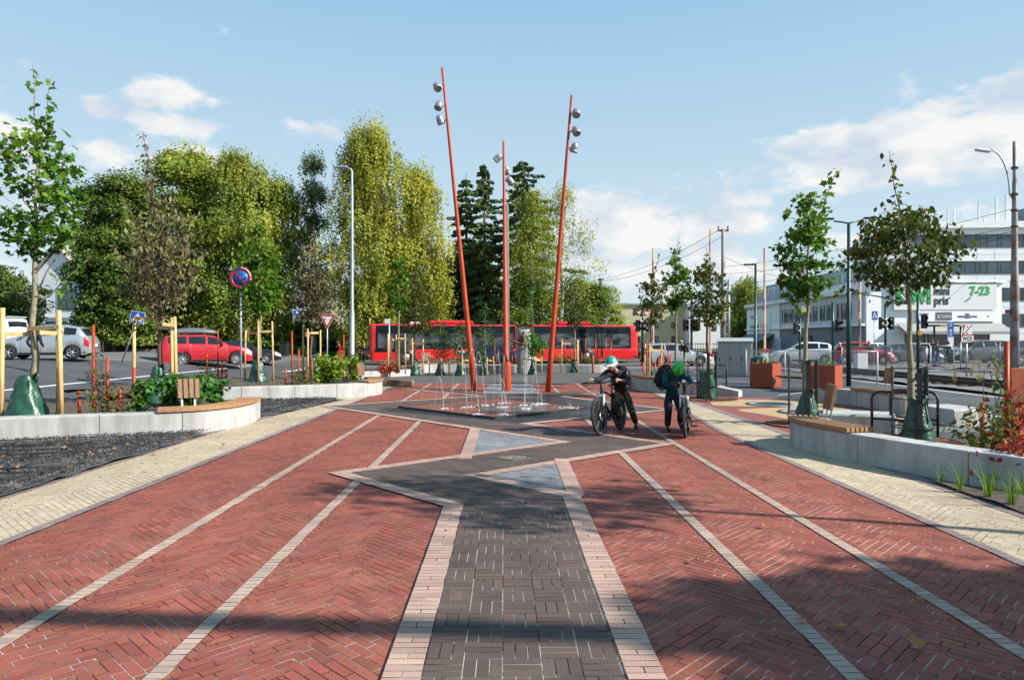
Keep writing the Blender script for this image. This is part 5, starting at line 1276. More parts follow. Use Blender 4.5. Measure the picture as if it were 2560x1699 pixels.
scatter(16, lambda: (rr.uniform(500, 760), rr.uniform(1010, 1120)), .012, 'yellow fallen leaf on the beige paving and gravel by the walls', .7, 1.2)
scatter(14, lambda: (rr.uniform(1000, 2000), rr.uniform(1100, 1350)), .016, 'small fallen leaf on the open brick paving', .4, .8)
scatter(20, lambda: (rr.uniform(950, 1010), rr.uniform(958, 968)), .012, 'orange fallen leaf heaped against the weathered kerb block', .9, 1.5)
# ------------------------------------------------------------------ cars
def lerp_tab(tab, x):
    if x <= tab[0][0]: return tab[0][1]
    for (a, b), (c, d) in zip(tab[:-1], tab[1:]):
        if x <= c:
            t = (x - a) / max(1e-9, c - a); return b + (d - b) * t
    return tab[-1][1]
def smooth_tab(tab, x, e=.012): return (lerp_tab(tab, x - e) + lerp_tab(tab, x) * 2 + lerp_tab(tab, x + e)) / 4
KINDS_ = {  # silhouette heights (share of the height) against share of the length from the nose; windscreen, side windows, rear window
    'hatch': dict(top=[(0, .40), (.02, .47), (.10, .57), (.22, .635), (.27, .66), (.43, .955), (.55, 1.0), (.74, .985), (.88, .93), (.965, .655), (.985, .60), (1, .42)],
                  belt=[(0, .40), (.10, .56), (.25, .625), (.5, .64), (.88, .69), (.97, .60), (1, .42)], ws=(.285, .43), side=[(.33, .50), (.525, .71), (.735, .86)], rw=(.895, .958)),
    'estate': dict(top=[(0, .38), (.02, .46), (.10, .56), (.25, .62), (.29, .65), (.43, .955), (.53, 1.0), (.80, .985), (.92, .94), (.98, .64), (.99, .55), (1, .40)],
                   belt=[(0, .38), (.10, .55), (.27, .615), (.5, .63), (.9, .67), (.975, .60), (1, .40)], ws=(.30, .425), side=[(.345, .51), (.535, .70), (.725, .90)], rw=(.93, .972)),
    'suv': dict(top=[(0, .42), (.015, .52), (.08, .60), (.24, .655), (.27, .675), (.40, .95), (.50, 1.0), (.82, .99), (.93, .95), (.98, .66), (.99, .56), (1, .42)],
                belt=[(0, .42), (.08, .59), (.25, .645), (.5, .66), (.9, .69), (.98, .62), (1, .42)], ws=(.285, .40), side=[(.325, .49), (.515, .69), (.715, .90)], rw=(.935, .974)),
    'sedan': dict(top=[(0, .38), (.02, .46), (.10, .57), (.26, .64), (.30, .665), (.44, .96), (.53, 1.0), (.68, .96), (.82, .735), (.86, .70), (.97, .665), (.99, .58), (1, .42)],
                  belt=[(0, .38), (.10, .56), (.28, .63), (.5, .645), (.8, .685), (.97, .645), (1, .42)], ws=(.315, .435), side=[(.355, .51), (.535, .665), (.68, .745)], rw=(.70, .81)),
    'van': dict(top=[(0, .34), (.02, .42), (.10, .52), (.18, .58), (.21, .60), (.33, .93), (.42, .99), (.6, 1.0), (.95, .985), (.98, .93), (1, .40)],
                belt=[(0, .34), (.10, .50), (.2, .565), (.5, .60), (.96, .60), (1, .40)], ws=(.22, .325), side=[(.25, .38)], rw=(.975, .985)),
}
class Car:
    def __init__(s, kind, L, W, H, R_, fx, rx, sill=.2):
        s.k, s.L, s.W, s.H, s.R, s.fx, s.rx, s.sill = KINDS_[kind], L, W, H, R_, fx, rx, sill
    def ring(s, q):
        """half section at share q from the nose: list of (y, z) from the lower edge up to the centre of the top"""
        k, H = s.k, s.H; x = q * s.L
        zt, zb = smooth_tab(k['top'], q) * H, smooth_tab(k['belt'], q) * H; zb = min(zb, zt - .005)
        hw = s.W / 2 * (1 - .16 * max(0, (.12 - q) / .12) ** 1.8 - .10 * max(0, (q - .9) / .1) ** 2)
        lo = s.sill + .06 * max(0, (.06 - q) / .06) + .08 * max(0, (q - .95) / .05)
        for wx in (s.fx, s.rx):
            d = abs(x - wx); ra = s.R * 1.17
            if d < ra: lo = max(lo, s.R + math.sqrt(ra * ra - d * d) * .98)
        lo = min(lo, zb - .08)
        cab = min(1, max(0, (zt - zb) / (.30 * H)))
        tw = hw * (.90 - .17 * cab)
        zm = lo + (zb - lo) * .55
        return [(hw * .965, lo), (hw, lo + (zb - lo) * .3), (hw * .995, zm), (hw * .955, zb), (tw, zt - .035 * cab - .01), (tw * .82, zt - .004 * cab), (0, zt + .012)]
    def pt(s, q, p, side=1):
        r = s.ring(q); i = min(len(r) - 2, int(p)); t = p - i
        y = r[i][0] + (r[i + 1][0] - r[i][0]) * t; z = r[i][1] + (r[i + 1][1] - r[i][1]) * t
        return Vector((s.L * (.5 - q), side * y, z))
    def patch(s, mb, q0, q1, p0, p1, side=1, off=.008, nq=6, np_=3, mi=0):
        """a panel following the body from q0..q1 and ring parameter p0..p1, a little proud of it"""
        vs = []
        for i in range(nq + 1):
            for j in range(np_ + 1):
                q = q0 + (q1 - q0) * i / nq; p = p0 + (p1 - p0) * j / np_; v = s.pt(q, p, side)
                e = 1e-3; a = s.pt(q + e, p, side) - s.pt(q - e, p, side); b = s.pt(q, min(5.99, p + .02), side) - s.pt(q, p - .02, side); n = a.cross(b)
                n = n.normalized() if n.length > 1e-9 else Vector((0, side, 0))
                if n.dot(Vector((0, side, .3)) if abs(v.y) > .02 else Vector((0, 0, 1))) < 0: n = -n
                vs.append(v + n * off)
        m_ = np_ + 1
        mb.add(vs, [(i * m_ + j, (i + 1) * m_ + j, (i + 1) * m_ + j + 1, i * m_ + j + 1) for i in range(nq) for j in range(np_)], mi, True)
    def top_patch(s, mb, q0, q1, ymax=.93, off=.008, n=5):
        vs = []
        for i in range(n + 1):
            q = q0 + (q1 - q0) * i / n
            for j in range(-4, 5):
                r = s.ring(q); y = r[4][0] * ymax * j / 4; a = abs(y)
                z = r[4][1] + (r[5][1] - r[4][1]) * (r[4][0] - a) / (r[4][0] - r[5][0]) if a > r[5][0] else r[5][1] + (r[6][1] - r[5][1]) * (1 - a / r[5][0])
                e = .004; sl = (smooth_tab(s.k['top'], q + e) - smooth_tab(s.k['top'], q - e)) * s.H / (2 * e * s.L); nn = Vector((sl, 0, 1)).normalized()
                vs.append(Vector((s.L * (.5 - q), y, z)) + nn * off)
        mb.add(vs, [(i * 9 + j, (i + 1) * 9 + j, (i + 1) * 9 + j + 1, i * 9 + j + 1) for i in range(n) for j in range(8)], 0, True)
def wheel_parts(parent, x, y, R_, w=.2, spokes=7, name='wheel', rim_m='rim'):
    """tyre with its rim; the wheel's own axis lies along y"""
    Q = Matrix.Rotation(R(90), 3, 'X')
    t = MB().lathe([(R_ * .64, -w / 2), (R_ * .9, -w / 2), (R_ * .985, -w * .36), (R_, -w * .2), (R_, w * .2), (R_ * .985, w * .36), (R_ * .9, w / 2), (R_ * .64, w / 2)], (0, 0, 0), 28, M=Q, ring=True)
    wh = t.build(name, M['tyre'], parent, (x, y, R_))
    sg = 1 if y > 0 else -1
    rm = MB(); d = w * .40 * sg
    rm.lathe([(R_ * .66, -w * .46), (R_ * .60, -w * .40), (R_ * .58, w * .40), (R_ * .66, w * .46)], (0, 0, 0), 28, M=Q, ring=True)
    rm.lathe([(.001, -.03), (R_ * .17, -.03), (R_ * .17, .03), (.001, .035)], (0, d, 0), 14, M=Q)
    for k in range(spokes):
        a = 2 * math.pi * k / spokes; rm.beam((0, d, 0), (R_ * .63 * math.cos(a), d * 1.05, R_ * .63 * math.sin(a)), R_ * .20, .025, up=(0, 1, 0))
    rm.build('rim', M[rim_m], wh)
    dk = MB().lathe([(.001, 0), (R_ * .6, 0)], (0, 0, 0), 24, M=Q); dk.build('brake_disc', M['dark_metal'], wh)
    return wh
def paint(name, c, metal=.25): return mat(name, c, .28, metal, var=.04, scale=.8, coat=.8)
def car(kind, label, L, W, H, R_, fx, rx, pm, loc, heading, group='cars on the roads', name='parked_car', trim=None, plate=True, wipers=False, spokes=7, handles=True):
    """heading: angle of the nose from +X"""
    K = Car(kind, L, W, H, R_, fx, rx)
    c = thing(name, label, 'van' if kind == 'van' else 'car', loc, heading, group)
    qs = sorted(set([i / 60 for i in range(61)] + [(wx + sg * R_ * 1.17 + e) / L for wx in (fx, rx) for sg in (-1, 1) for e in (-.004, .004)] + [.004, .012, .988, .996]))
    mb = MB(); m_ = 13; vs = []
    for q in qs:
        r = K.ring(q); x = L * (.5 - q)
        vs += [(x, y, z) for y, z in r] + [(x, -y, z) for y, z in r[-2::-1]]
    fs = [(i * m_ + j, i * m_ + j + 1, (i + 1) * m_ + j + 1, (i + 1) * m_ + j) for i in range(len(qs) - 1) for j in range(m_ - 1)]
    fs += [tuple(range(m_ - 1, -1, -1)), tuple((len(qs) - 1) * m_ + j for j in range(m_))]
    mb.add(vs, fs, 0, True); b = mb.build('body', pm, c)
    mb = MB(); mb.box((0, 0, .36), (L * .94, W * .78, .30)); mb.box((0, 0, .24), (L * .88, W * .9, .1)); mb.build('underbody', M['plastic'], c)
    # glass
    mb = MB(); K.top_patch(mb, *K.k['ws'], .92); mb.build('windscreen', M['car_glass'], c)
    mb = MB(); K.top_patch(mb, *K.k['rw'], .88); mb.build('rear_window', M['car_glass'], c)
    for (a, e) in K.k['side']:
        for sd in (1, -1):
            mb = MB(); K.patch(mb, a, e, 3.10, 3.90, sd, .006, 8, 3); mb.build('side_window', M['car_glass'], c)
    for sd in (1, -1):
        for q in (K.k['side'][0][0] - .015, K.k['side'][0][1] + .012) + ((K.k['side'][1][1] + .012,) if len(K.k['side']) > 1 else ()):
            mb = MB(); K.patch(mb, q - .0012, q + .0012, .25, 3.0, sd, .003, 1, 6); mb.build('door_seam', M['plastic'], c)
        mb = MB(); K.patch(mb, fx / L + .10, rx / L - .10, .02, .45, sd, .010, 8, 1); mb.build('sill', trim or M['plastic'], c)
    for x, w, z, d in ((L * .492, .6, .36, .16), (-L * .49, .62, .30, .14)): MB().box((x, 0, z), (.06, W * w, d), bev=.02).build('bumper', trim or M['plastic'], c)
    for sd in (1, -1) if handles else ():
        for (a, e) in K.k['side'][:2]: v = K.pt(e - .03, 2.55, sd); MB().box((v.x, v.y + sd * .01, v.z), (.16, .035, .03), bev=.01).build('door_handle', pm, c)
    for sd in (1, -1):
        v = K.pt(K.k['side'][0][0] + .01, 3.15, sd); mb = MB().ell((v.x, v.y + sd * .10, v.z + .03), (.075, .10, .065), 10, 6); mb.build('mirror', pm, c)
        mb = MB(); K.patch(mb, .012, .085, 2.05, 2.9, sd, .012, 5, 3); mb.build('headlight', M['lamp_glass'], c)
        mb = MB(); K.patch(mb, .945 if kind != 'sedan' else .955, .994, 1.9, 3.35 if kind not in ('sedan',) else 2.9, sd, .010, 5, 4); mb.build('tail_light', M['red_light'], c)
    for wx in (fx, rx):
        for sd in (1, -1): wheel_parts(c, L / 2 - wx, sd * (W / 2 - .115), R_, spokes=spokes)
    if plate:
        mb = MB().box((L / 2 + .022, 0, .40), (.012, .5, .11)); mb.box((-L / 2 - .012, 0, .62), (.012, .5, .11)); mb.build('number_plate', M['white_sign'], c)
    return c
SILVER = paint('silver_paint', (.42, .45, .48), .5); RED_P = paint('red_paint', (.44, .012, .022), .1); BLACK_P = paint('black_paint', (.012, .013, .016), .3)
WHITE_P = paint('white_paint', (.74, .75, .76), 0); GREY_P = paint('grey_paint', (.10, .11, .125), .5); NAVY_P = paint('dark_blue_paint', (.018, .026, .05), .4); RED2 = paint('cherry_red_paint', (.50, .01, .035), .1)
def gl(px, Y): x = X_(px, Y); return (x, Y, terr(x, Y) + .012)
cx_, cy_ = -20.6, 31.0
car('hatch', 'silver hatchback behind the leafy maple on the left', 3.85, 1.66, 1.52, .30, .72, 3.17, SILVER, (cx_, cy_, terr(cx_, cy_) + .01), R(194), name='hatchback', spokes=6)
v = car('van', 'white delivery van with grey lettering at the left edge', 5.0, 1.95, 2.0, .33, .95, 3.95, WHITE_P, (-28.0, 36.5, .86), R(174), name='delivery_van', handles=False)
for s_, z_, sz in (('ISKE A', 1.42, .36), ('5 80 80 0', 1.08, .25)):
    o = lettering(s_, sz, mat('grey_lettering', (.10, .10, .11), .5), v, (-.95, .985, z_), R(180), .01)
mbv = MB().box((-1.7, 0, 2.03), (1.3, 1.3, .06)); mbv.build('roof_rack', M['grey_steel'], v)
s_ = car('suv', 'red estate car with a grey roof box on the left road', 4.6, 1.79, 1.62, .345, .86, 3.48, RED_P, (-16.5, 37.6, terr(-16.5, 37.6) + .01), R(31), name='estate_car', spokes=8)
mb = MB(); n_ = 9
vs = []
for i in range(n_ + 1):
    t = i / n_; x = -1.55 + 2.2 * t; h = .30 * math.sin(math.pi * min(1, .12 + t * .84)) ** .5; w = .38 * (1 - .35 * max(0, t - .7) / .3)
    for a in range(9): th = math.pi * a / 8; vs.append((x, w * math.cos(th), 1.70 + h * math.sin(th) ** .7 if 0 < a < 8 else 1.70))
mb.add(vs, [(i * 9 + j, (i + 1) * 9 + j, (i + 1) * 9 + (j + 1) % 9, i * 9 + (j + 1) % 9) for i in range(n_) for j in range(9)] + [tuple(range(9)), tuple(range(n_ * 9 + 8, n_ * 9 - 1, -1))], 0, True)
rbx = mb.build('roof_box', mat('grey_roof_box', (.10, .12, .14), .4), None, s_.location); rbx.rotation_euler = s_.rotation_euler
tag(rbx, 'long grey box on the roof of the red estate car', 'roof box')
mb = MB()
for x in (-1.0, .1): mb.beam((x, -.6, 1.66), (x, .6, 1.66), .05, .04)
mb.build('roof_bar', M['plastic'], s_)
car('sedan', 'black car just ahead of the red estate car', 4.6, 1.8, 1.45, .32, .9, 3.65, BLACK_P, (-16.6, 43.0, .25), R(20), name='saloon_car')
car('sedan', 'dark blue saloon in front of the bus and behind the standing stone', 4.65, 1.8, 1.45, .33, .85, 3.6, NAVY_P, (-.75, 44.4, .015), R(-2), name='saloon_car', spokes=5)
car('estate', 'silver estate car waiting behind the bus', 4.4, 1.74, 1.47, .31, .82, 3.4, SILVER, (10.8, 46.3, .015), R(6), name='estate_car', spokes=5)
car('hatch', 'white electric hatchback stopped at the crossing', 4.35, 1.77, 1.55, .32, .85, 3.5, WHITE_P, (20.9, 50.3, .015), R(166), name='hatchback', spokes=6)
car('hatch', 'small cherry red hatchback behind the woman in the red jacket', 3.9, 1.68, 1.56, .30, .72, 3.2, RED2, (24.55, 49.2, .015), R(-14), name='hatchback', spokes=8)
car('hatch', 'dark grey hatchback behind the wire fence in front of the shop', 4.3, 1.78, 1.45, .32, .85, 3.45, GREY_P, (28.6, 50.6, .015), R(-3), name='hatchback', spokes=10)
car('estate', 'white car half hidden behind the dark grey hatchback', 4.4, 1.78, 1.48, .32, .85, 3.45, WHITE_P, (27.2, 54.5, .015), R(178), name='parked_car')
car('suv', 'grey off-roader facing the crossing near the yellow weeds', 4.65, 1.88, 1.68, .36, .9, 3.65, GREY_P, (34.2, 51.6, .015), R(183), name='off_roader', spokes=5)
car('suv', 'dark blue off-roader cut by the edge of view behind the pole', 4.7, 1.9, 1.72, .37, .9, 3.7, NAVY_P, (34.4, 46.2, .015), R(180), name='off_roader', spokes=5)
car('hatch', 'silver car far behind the dark grey hatchback', 4.2, 1.74, 1.46, .31, .82, 3.35, SILVER, (31.8, 55.5, .015), R(178), name='parked_car')

# ------------------------------------------------------------------ the articulated bus
BUS_RED = mat('bus_red_paint', (.60, .010, .012), .3, var=.03, scale=.5, coat=.6)
BUS_GL = mat('bus_glass', (.010, .013, .017), .07, var=.3, scale=.3, spec=.25)
BELL = mat('bellows_rubber', (.20, .20, .205), .75, var=.15)
def bus():
    xl, yl, xr, yr = -9.55, 46.9, 9.45, 52.0
    ang = math.atan2(yr - yl, xr - xl); L = math.hypot(xr - xl, yr - yl)
    c = thing('articulated_bus', 'long red articulated city bus with dark window band crossing behind the square', 'bus', (xl, yl, .03), ang)
    W, Hh = 2.5, 2.76
    def section(x0, x1, r0, r1):
        mb = MB(); n = 6
        prof = [(0, .30), (0, .95), (.02, 1.05), (.05, 2.45), (.10, 2.66), (.22, 2.74), (W / 2, 2.78)]
        full = [(y, z) for y, z in prof] + [(W - y, z) for y, z in prof[-2::-1]]
        xs = [(x0 + (r0 * (1 - math.cos(t)) if r0 else 0), r0 * (1 - math.sin(t)) if r0 else 0) for t in ([0, .4, .8, 1.2, 1.57] if r0 else [0])] + [(x1 - (r1 * (1 - math.cos(t)) if r1 else 0), r1 * (1 - math.sin(t)) if r1 else 0) for t in ([1.57, 1.2, .8, .4, 0] if r1 else [0])]
        k = len(full); vs = []
        for x, ins in xs:
            s = 1 - ins * 2 / W; vs += [(x, W / 2 + (y - W / 2) * s, z if z < 2.4 else 2.4 + (z - 2.4) * (1 - ins * .6)) for y, z in full]
        mb.add(vs, [(i * k + j, i * k + j + 1, (i + 1) * k + j + 1, (i + 1) * k + j) for i in range(len(xs) - 1) for j in range(k - 1)] + [tuple(range(k - 1, -1, -1)), tuple((len(xs) - 1) * k + j for j in range(k))], 0, False)
        return mb
    A0, A1, B0, B1 = 0, 10.2, 11.5, L
    section(A0, A1, .28, 0).build('front_body', BUS_RED, c); section(B0, B1, 0, .28).build('rear_body', BUS_RED, c)
    # bellows
    mb = MB(); vs = []; n = 26
    for i in range(n + 1):
        x = A1 + .05 + (B0 - A1 - .1) * i / n; q = .10 if i % 2 else .18
        vs += [(x, q, .5), (x, q, 2.62 - q * .3), (x, W - q, 2.62 - q * .3), (x, W - q, .5)]
    mb.add(vs, [(i * 4 + j, i * 4 + j + 1, (i + 1) * 4 + j + 1, (i + 1) * 4 + j) for i in range(n) for j in range(3)]); mb.build('bellows', BELL, c)
    def yy(z): return .05 * max(0, (z - 1.05) / 1.4) if z < 2.45 else .05 + .05 * (z - 2.45) / .21
    def strip(name, x0, x1, z0, z1, m_, y=-.012, par=c, t=.03):
        mb = MB(); zs = [z0] + ([2.45] if z1 > 2.45 else []) + [z1]
        for za, zb in zip(zs[:-1], zs[1:]):
            q = [(x0, za), (x1, za), (x1, zb), (x0, zb)]
            mb.add([(x, y + yy(z), z) for x, z in q] + [(x, y + t + yy(z), z) for x, z in q], [(0, 1, 2, 3), (7, 6, 5, 4), (0, 4, 5, 1), (1, 5, 6, 2), (2, 6, 7, 3), (3, 7, 4, 0)])
        return mb.build(name, m_, par)
    band1 = strip('window_band', .42, A1 - .05, 1.06, 2.65, BUS_GL); band2 = strip('window_band', B0 + .05, L - .65, 1.06, 2.65, BUS_GL)
    strip('front_window', .34, 1.75, .86, 1.05, BUS_GL)
    VIEW_GL = mat('bus_window_painted_reflection', (.075, .09, .095), .04, c2=(.006, .008, .010), scale=1.1, ramp=(.42, .62), spec=.35, stretch=(1, 1, 2.5))  # lighter noise patches in the glass colour stand in for reflections
    for x0, x1 in ((.55, 1.62), (1.85, 3.0), (3.1, 4.9), (5.0, 6.75), (6.85, 8.5), (8.6, 10.0)): strip('window', x0, x1, 1.14, 2.12, VIEW_GL, -.020, band1, .006)
    for x0, x1 in ((B0 + .25, B0 + 1.6), (B0 + 1.7, B0 + 3.1), (B0 + 3.2, B0 + 4.6), (B0 + 4.7, B0 + 5.9), (B0 + 6.0, L - .8)): strip('window', x0, x1, 1.14, 2.12, VIEW_GL, -.020, band2, .006)
    mb = MB()
    for x in (3.05, 4.95, 6.8, 8.55): mb.box((x, -.022, 1.75), (.03, .012, 1.3))
    for x in (B0 + 1.65, B0 + 3.15, B0 + 4.65, B0 + 5.95): mb.box((x, -.022, 1.75), (.03, .012, 1.3))
    mb.build('window_pillar', M['plastic'], c)
    # panel seams, reflectors, light lettering block
    mb = MB()
    for x in (1.8, 3.9, 6.0, 8.1, B0 + 2.3, B0 + 4.4): mb.box((x, -.004, .66), (.012, .012, .66))
    mb.build('panel_seam', mat('bus_seam', (.25, .008, .01), .5), c)
    mb = MB()
    for x in (4.2, 6.2, B0 + 2.0): mb.box((x, -.006, .55), (.22, .012, .04))
    mb.build('side_marker', M['yellow_sign'], c)
    mb = MB()
    for i, (w, z) in enumerate(((.32, .92), (.52, .86), (.40, .80), (.52, .72), (.30, .66), (.38, .60))): mb.box((6.3, -.007, z), (w, .012, .035))
    mb.build('side_notice', M['white_sign'], c)
    mb = MB()
    mb.box((.9, -.004, 1.0), (.45, .012, .05)); mb.build('badge', M['white_sign'], c)
    # arches and wheels
    for x in (2.45, 8.9, B0 + 4.0):
        mb = MB().lathe([(.001, 0), (.66, 0), (.66, .03), (.001, .03)], (x, .015, .50), 24, M=Matrix.Rotation(R(90), 3, 'X')); mb.build('wheel_arch', M['plastic'], c)
        w = wheel_parts(c, x, -.02, .48, .28, 8, rim_m='dark_metal'); w.location = (x, .10, .48)
        w2 = dup(w, c); w2.location = (x, W - .1, .48); w2.rotation_euler = (0, 0, math.pi)
        hub = MB().lathe([(.26, 0), (.24, .05), (.10, .06), (.001, .08)], (0, -.1, 0), 20, M=Matrix.Rotation(R(90), 3, 'X')); hub.build('hub_cap', M['steel'], w)
    # roof pods
    for x0, x1, nm in ((4.1, 7.2, 'roof_pod'), (B0 + 1.9, B0 + 4.5, 'roof_pod')):
        mb = MB().box(((x0 + x1) / 2, W / 2, 2.88), (x1 - x0, 1.9, .30), bev=.12); mb.box((x0 - .2, W / 2, 2.81), (.7, 1.5, .16), bev=.06); mb.build(nm, BUS_RED, c)
    mb = MB().box((3.2, W / 2, 2.84), (.8, 1.0, .16), bev=.04); mb.build('roof_hatch', M['white_sign'], c)
    # front face: screen, lamps, mirror
    mb = MB(); mb.box((-.012, W / 2, 1.72), (.03, W * .80, 1.5), bev=.01); mb.build('windscreen', BUS_GL, c)
    for y in (.3, W - .3): MB().box((-.01, y, .62), (.05, .35, .16), bev=.02).build('headlight', M['lamp_glass'], c)
    mb = MB().tube([(0, .2, 2.5), (-.35, -.05, 2.4), (-.38, -.08, 2.1)], .03, 6); mb.box((-.38, -.1, 1.95), (.12, .22, .38), bev=.04); mb.build('mirror', M['plastic'], c)
    for y in (.15, W - .15): MB().box((L + .005, y, 1.0), (.03, .12, .5)).build('tail_light', M['red_light'], c)
    MB().box((L / 2, W / 2, .45), (L - 1, W - .3, .3)).build('underbody', M['plastic'], c)
    MB().box((L - .3, -.006, .45), (.3, .012, .22)).build('vent', M['dark_metal'], c)
    return c
bus()
# ------------------------------------------------------------------ people and bicycles
def skin_mesh(name, verts, edges, radii, root=0, levels=2, flat=None):
    me = bpy.data.meshes.new(name); me.from_pydata([tuple(v) for v in verts], edges, [])
    o = bpy.data.objects.new(name, me); col.objects.link(o)
    sk = o.modifiers.new('skin', 'SKIN'); sk.use_smooth_shade = True; sk.branch_smoothing = .6
    d = me.skin_vertices[0].data
    for i, r in enumerate(radii): d[i].radius = (r, r) if isinstance(r, (int, float)) else r
    d[root].use_root = True
    s = o.modifiers.new('sub', 'SUBSURF'); s.levels = levels; s.render_levels = levels
    dg = bpy.context.evaluated_depsgraph_get(); m2 = bpy.data.meshes.new_from_object(o.evaluated_get(dg)); m2.name = name
    bpy.data.objects.remove(o); bpy.data.meshes.remove(me)
    m2.polygons.foreach_set('use_smooth', np.ones(len(m2.polygons), dtype=bool))
    return m2
SKIN = mat('skin', (.46, .25, .17), .55, var=.06); 
def cloth(name, c, **k): return mat(name, c, .9, bump=1.0, bscale=11, spec=.2, **k)
CL = dict(black=cloth('black_cloth', (.024, .024, .029)), navy=cloth('navy_cloth', (.02, .03, .055)), teal=cloth('teal_cloth', (.006, .075, .095)), camo=cloth('camouflage_cloth', (.13, .11, .055), c2=(.035, .035, .02), scale=16, ramp=(.44, .54)),
          dark=cloth('charcoal_cloth', (.026, .029, .035)), jeans=cloth('blue_denim', (.06, .12, .22)), red=cloth('red_cloth', (.5, .012, .03)), khaki=cloth('beige_cloth', (.42, .36, .26)), brown=cloth('dark_brown_cloth', (.035, .018, .018)), white=cloth('white_cloth', (.7, .7, .7)))
HAIR = {k: mat(k + '_hair', c, .7, var=.2, scale=30) for k, c in dict(dark=(.02, .014, .01), grey=(.36, .34, .32), brown=(.07, .04, .025), white=(.6, .58, .55)).items()}
class Chain:
    def __init__(s): s.v, s.e, s.r = [], [], []
    def pt(s, p, r, frm=None):
        s.v.append(Vector(p)); s.r.append(r)
        if frm is not None: s.e.append((frm, len(s.v) - 1))
        return len(s.v) - 1
    def line(s, pts, rs, frm=None):
        for p, r in zip(pts, rs): frm = s.pt(p, r, frm)
        return frm
def hand(ch, wrist_i, w, tip_dir, thumb_dir, sc_=1.0, curl=.5, down=(0, 0, -1)):
    """palm with four separate fingers of different length and a thumb from the side of the palm"""
    d = Vector(tip_dir).normalized(); t = Vector(thumb_dir); t = (t - d * t.dot(d)).normalized(); n = Vector(down); n = (n - d * n.dot(d)).normalized()
    w = Vector(w); palm = ch.pt(w + d * .045 * sc_, .024 * sc_, wrist_i)
    kn = ch.pt(w + d * .078 * sc_, .021 * sc_, palm)
    for k, (off, ln) in enumerate(((.030, .066), (.010, .074), (-.010, .069), (-.029, .054))):
        b = w + d * .085 * sc_ + t * off * sc_
        p1 = b + (d * (1 - curl * .5) + n * curl * .6).normalized() * ln * .45 * sc_
        p2 = p1 + (d * (1 - curl * 1.3) + n * curl * 1.1).normalized() * ln * .33 * sc_
        p3 = p2 + (d * (.7 - curl * 1.9) + n * curl * .9).normalized() * ln * .25 * sc_
        ch.line([b, p1, p2, p3], [.0085 * sc_, .008 * sc_, .0072 * sc_, .0055 * sc_], kn)
    b = w + d * .03 * sc_ + t * .026 * sc_
    ch.line([b, b + (t * .7 + d * .7).normalized() * .032 * sc_, b + (t * .35 + d * .9 + n * curl * .6).normalized() * .058 * sc_], [.011 * sc_, .0095 * sc_, .007 * sc_], palm)
def head_mesh(name, r, hairless=False):
    """head looking along -Y, centred on the skull: jaw, nose, brow, ears and mouth are shaped into one surface"""
    n, m_ = 28, 22; vs = []; fs = []
    for i in range(m_ + 1):
        t = math.pi * i / m_
        for j in range(n):
            a = 2 * math.pi * j / n; x, y, z = math.sin(t) * math.cos(a), math.sin(t) * math.sin(a), math.cos(t)
            px, py, pz = x * .78, y * .95, z * 1.0
            low = max(0, -z); px *= 1 - .28 * low; 
            if y < 0: py *= 1 - .04 * low
            else: py *= 1 - .42 * low
            pz = z * (1.0 if z > 0 else 1.16)
            if y < 0:                                        # face side
                def g(cx, cz, sx, sz): return math.exp(-((x - cx) / sx) ** 2 - ((z - cz) / sz) ** 2)
                py -= .26 * g(0, -.22, .10, .14) + .12 * g(0, -.02, .08, .2)       # nose
                py += .10 * (g(.32, .02, .14, .10) + g(-.32, .02, .14, .10))        # eye sockets
                py -= .05 * (g(.3, .20, .2, .07) + g(-.3, .20, .2, .07))            # brow
                py -= .07 * g(0, -.56, .2, .06) - .05 * g(0, -.5, .2, .03)          # lips
                py -= .08 * g(0, -.85, .22, .15)                                    # chin
            ear = math.exp(-((abs(y) - .02) / .16) ** 2 - ((z + .12) / .2) ** 2); px += math.copysign(.14 * ear, px) if abs(x) > .5 else 0
            vs.append((px * r, py * r, pz * r))
        for j in range(n):
            if i < m_: fs.append((i * n + j, i * n + (j + 1) % n, (i + 1) * n + (j + 1) % n, (i + 1) * n + j))
    return vs, fs
EYE_W, EYE_D, LIP = mat('eye_white', (.7, .7, .7), .3), mat('eye_iris', (.03, .02, .015), .2), mat('lips', (.36, .12, .10), .5)
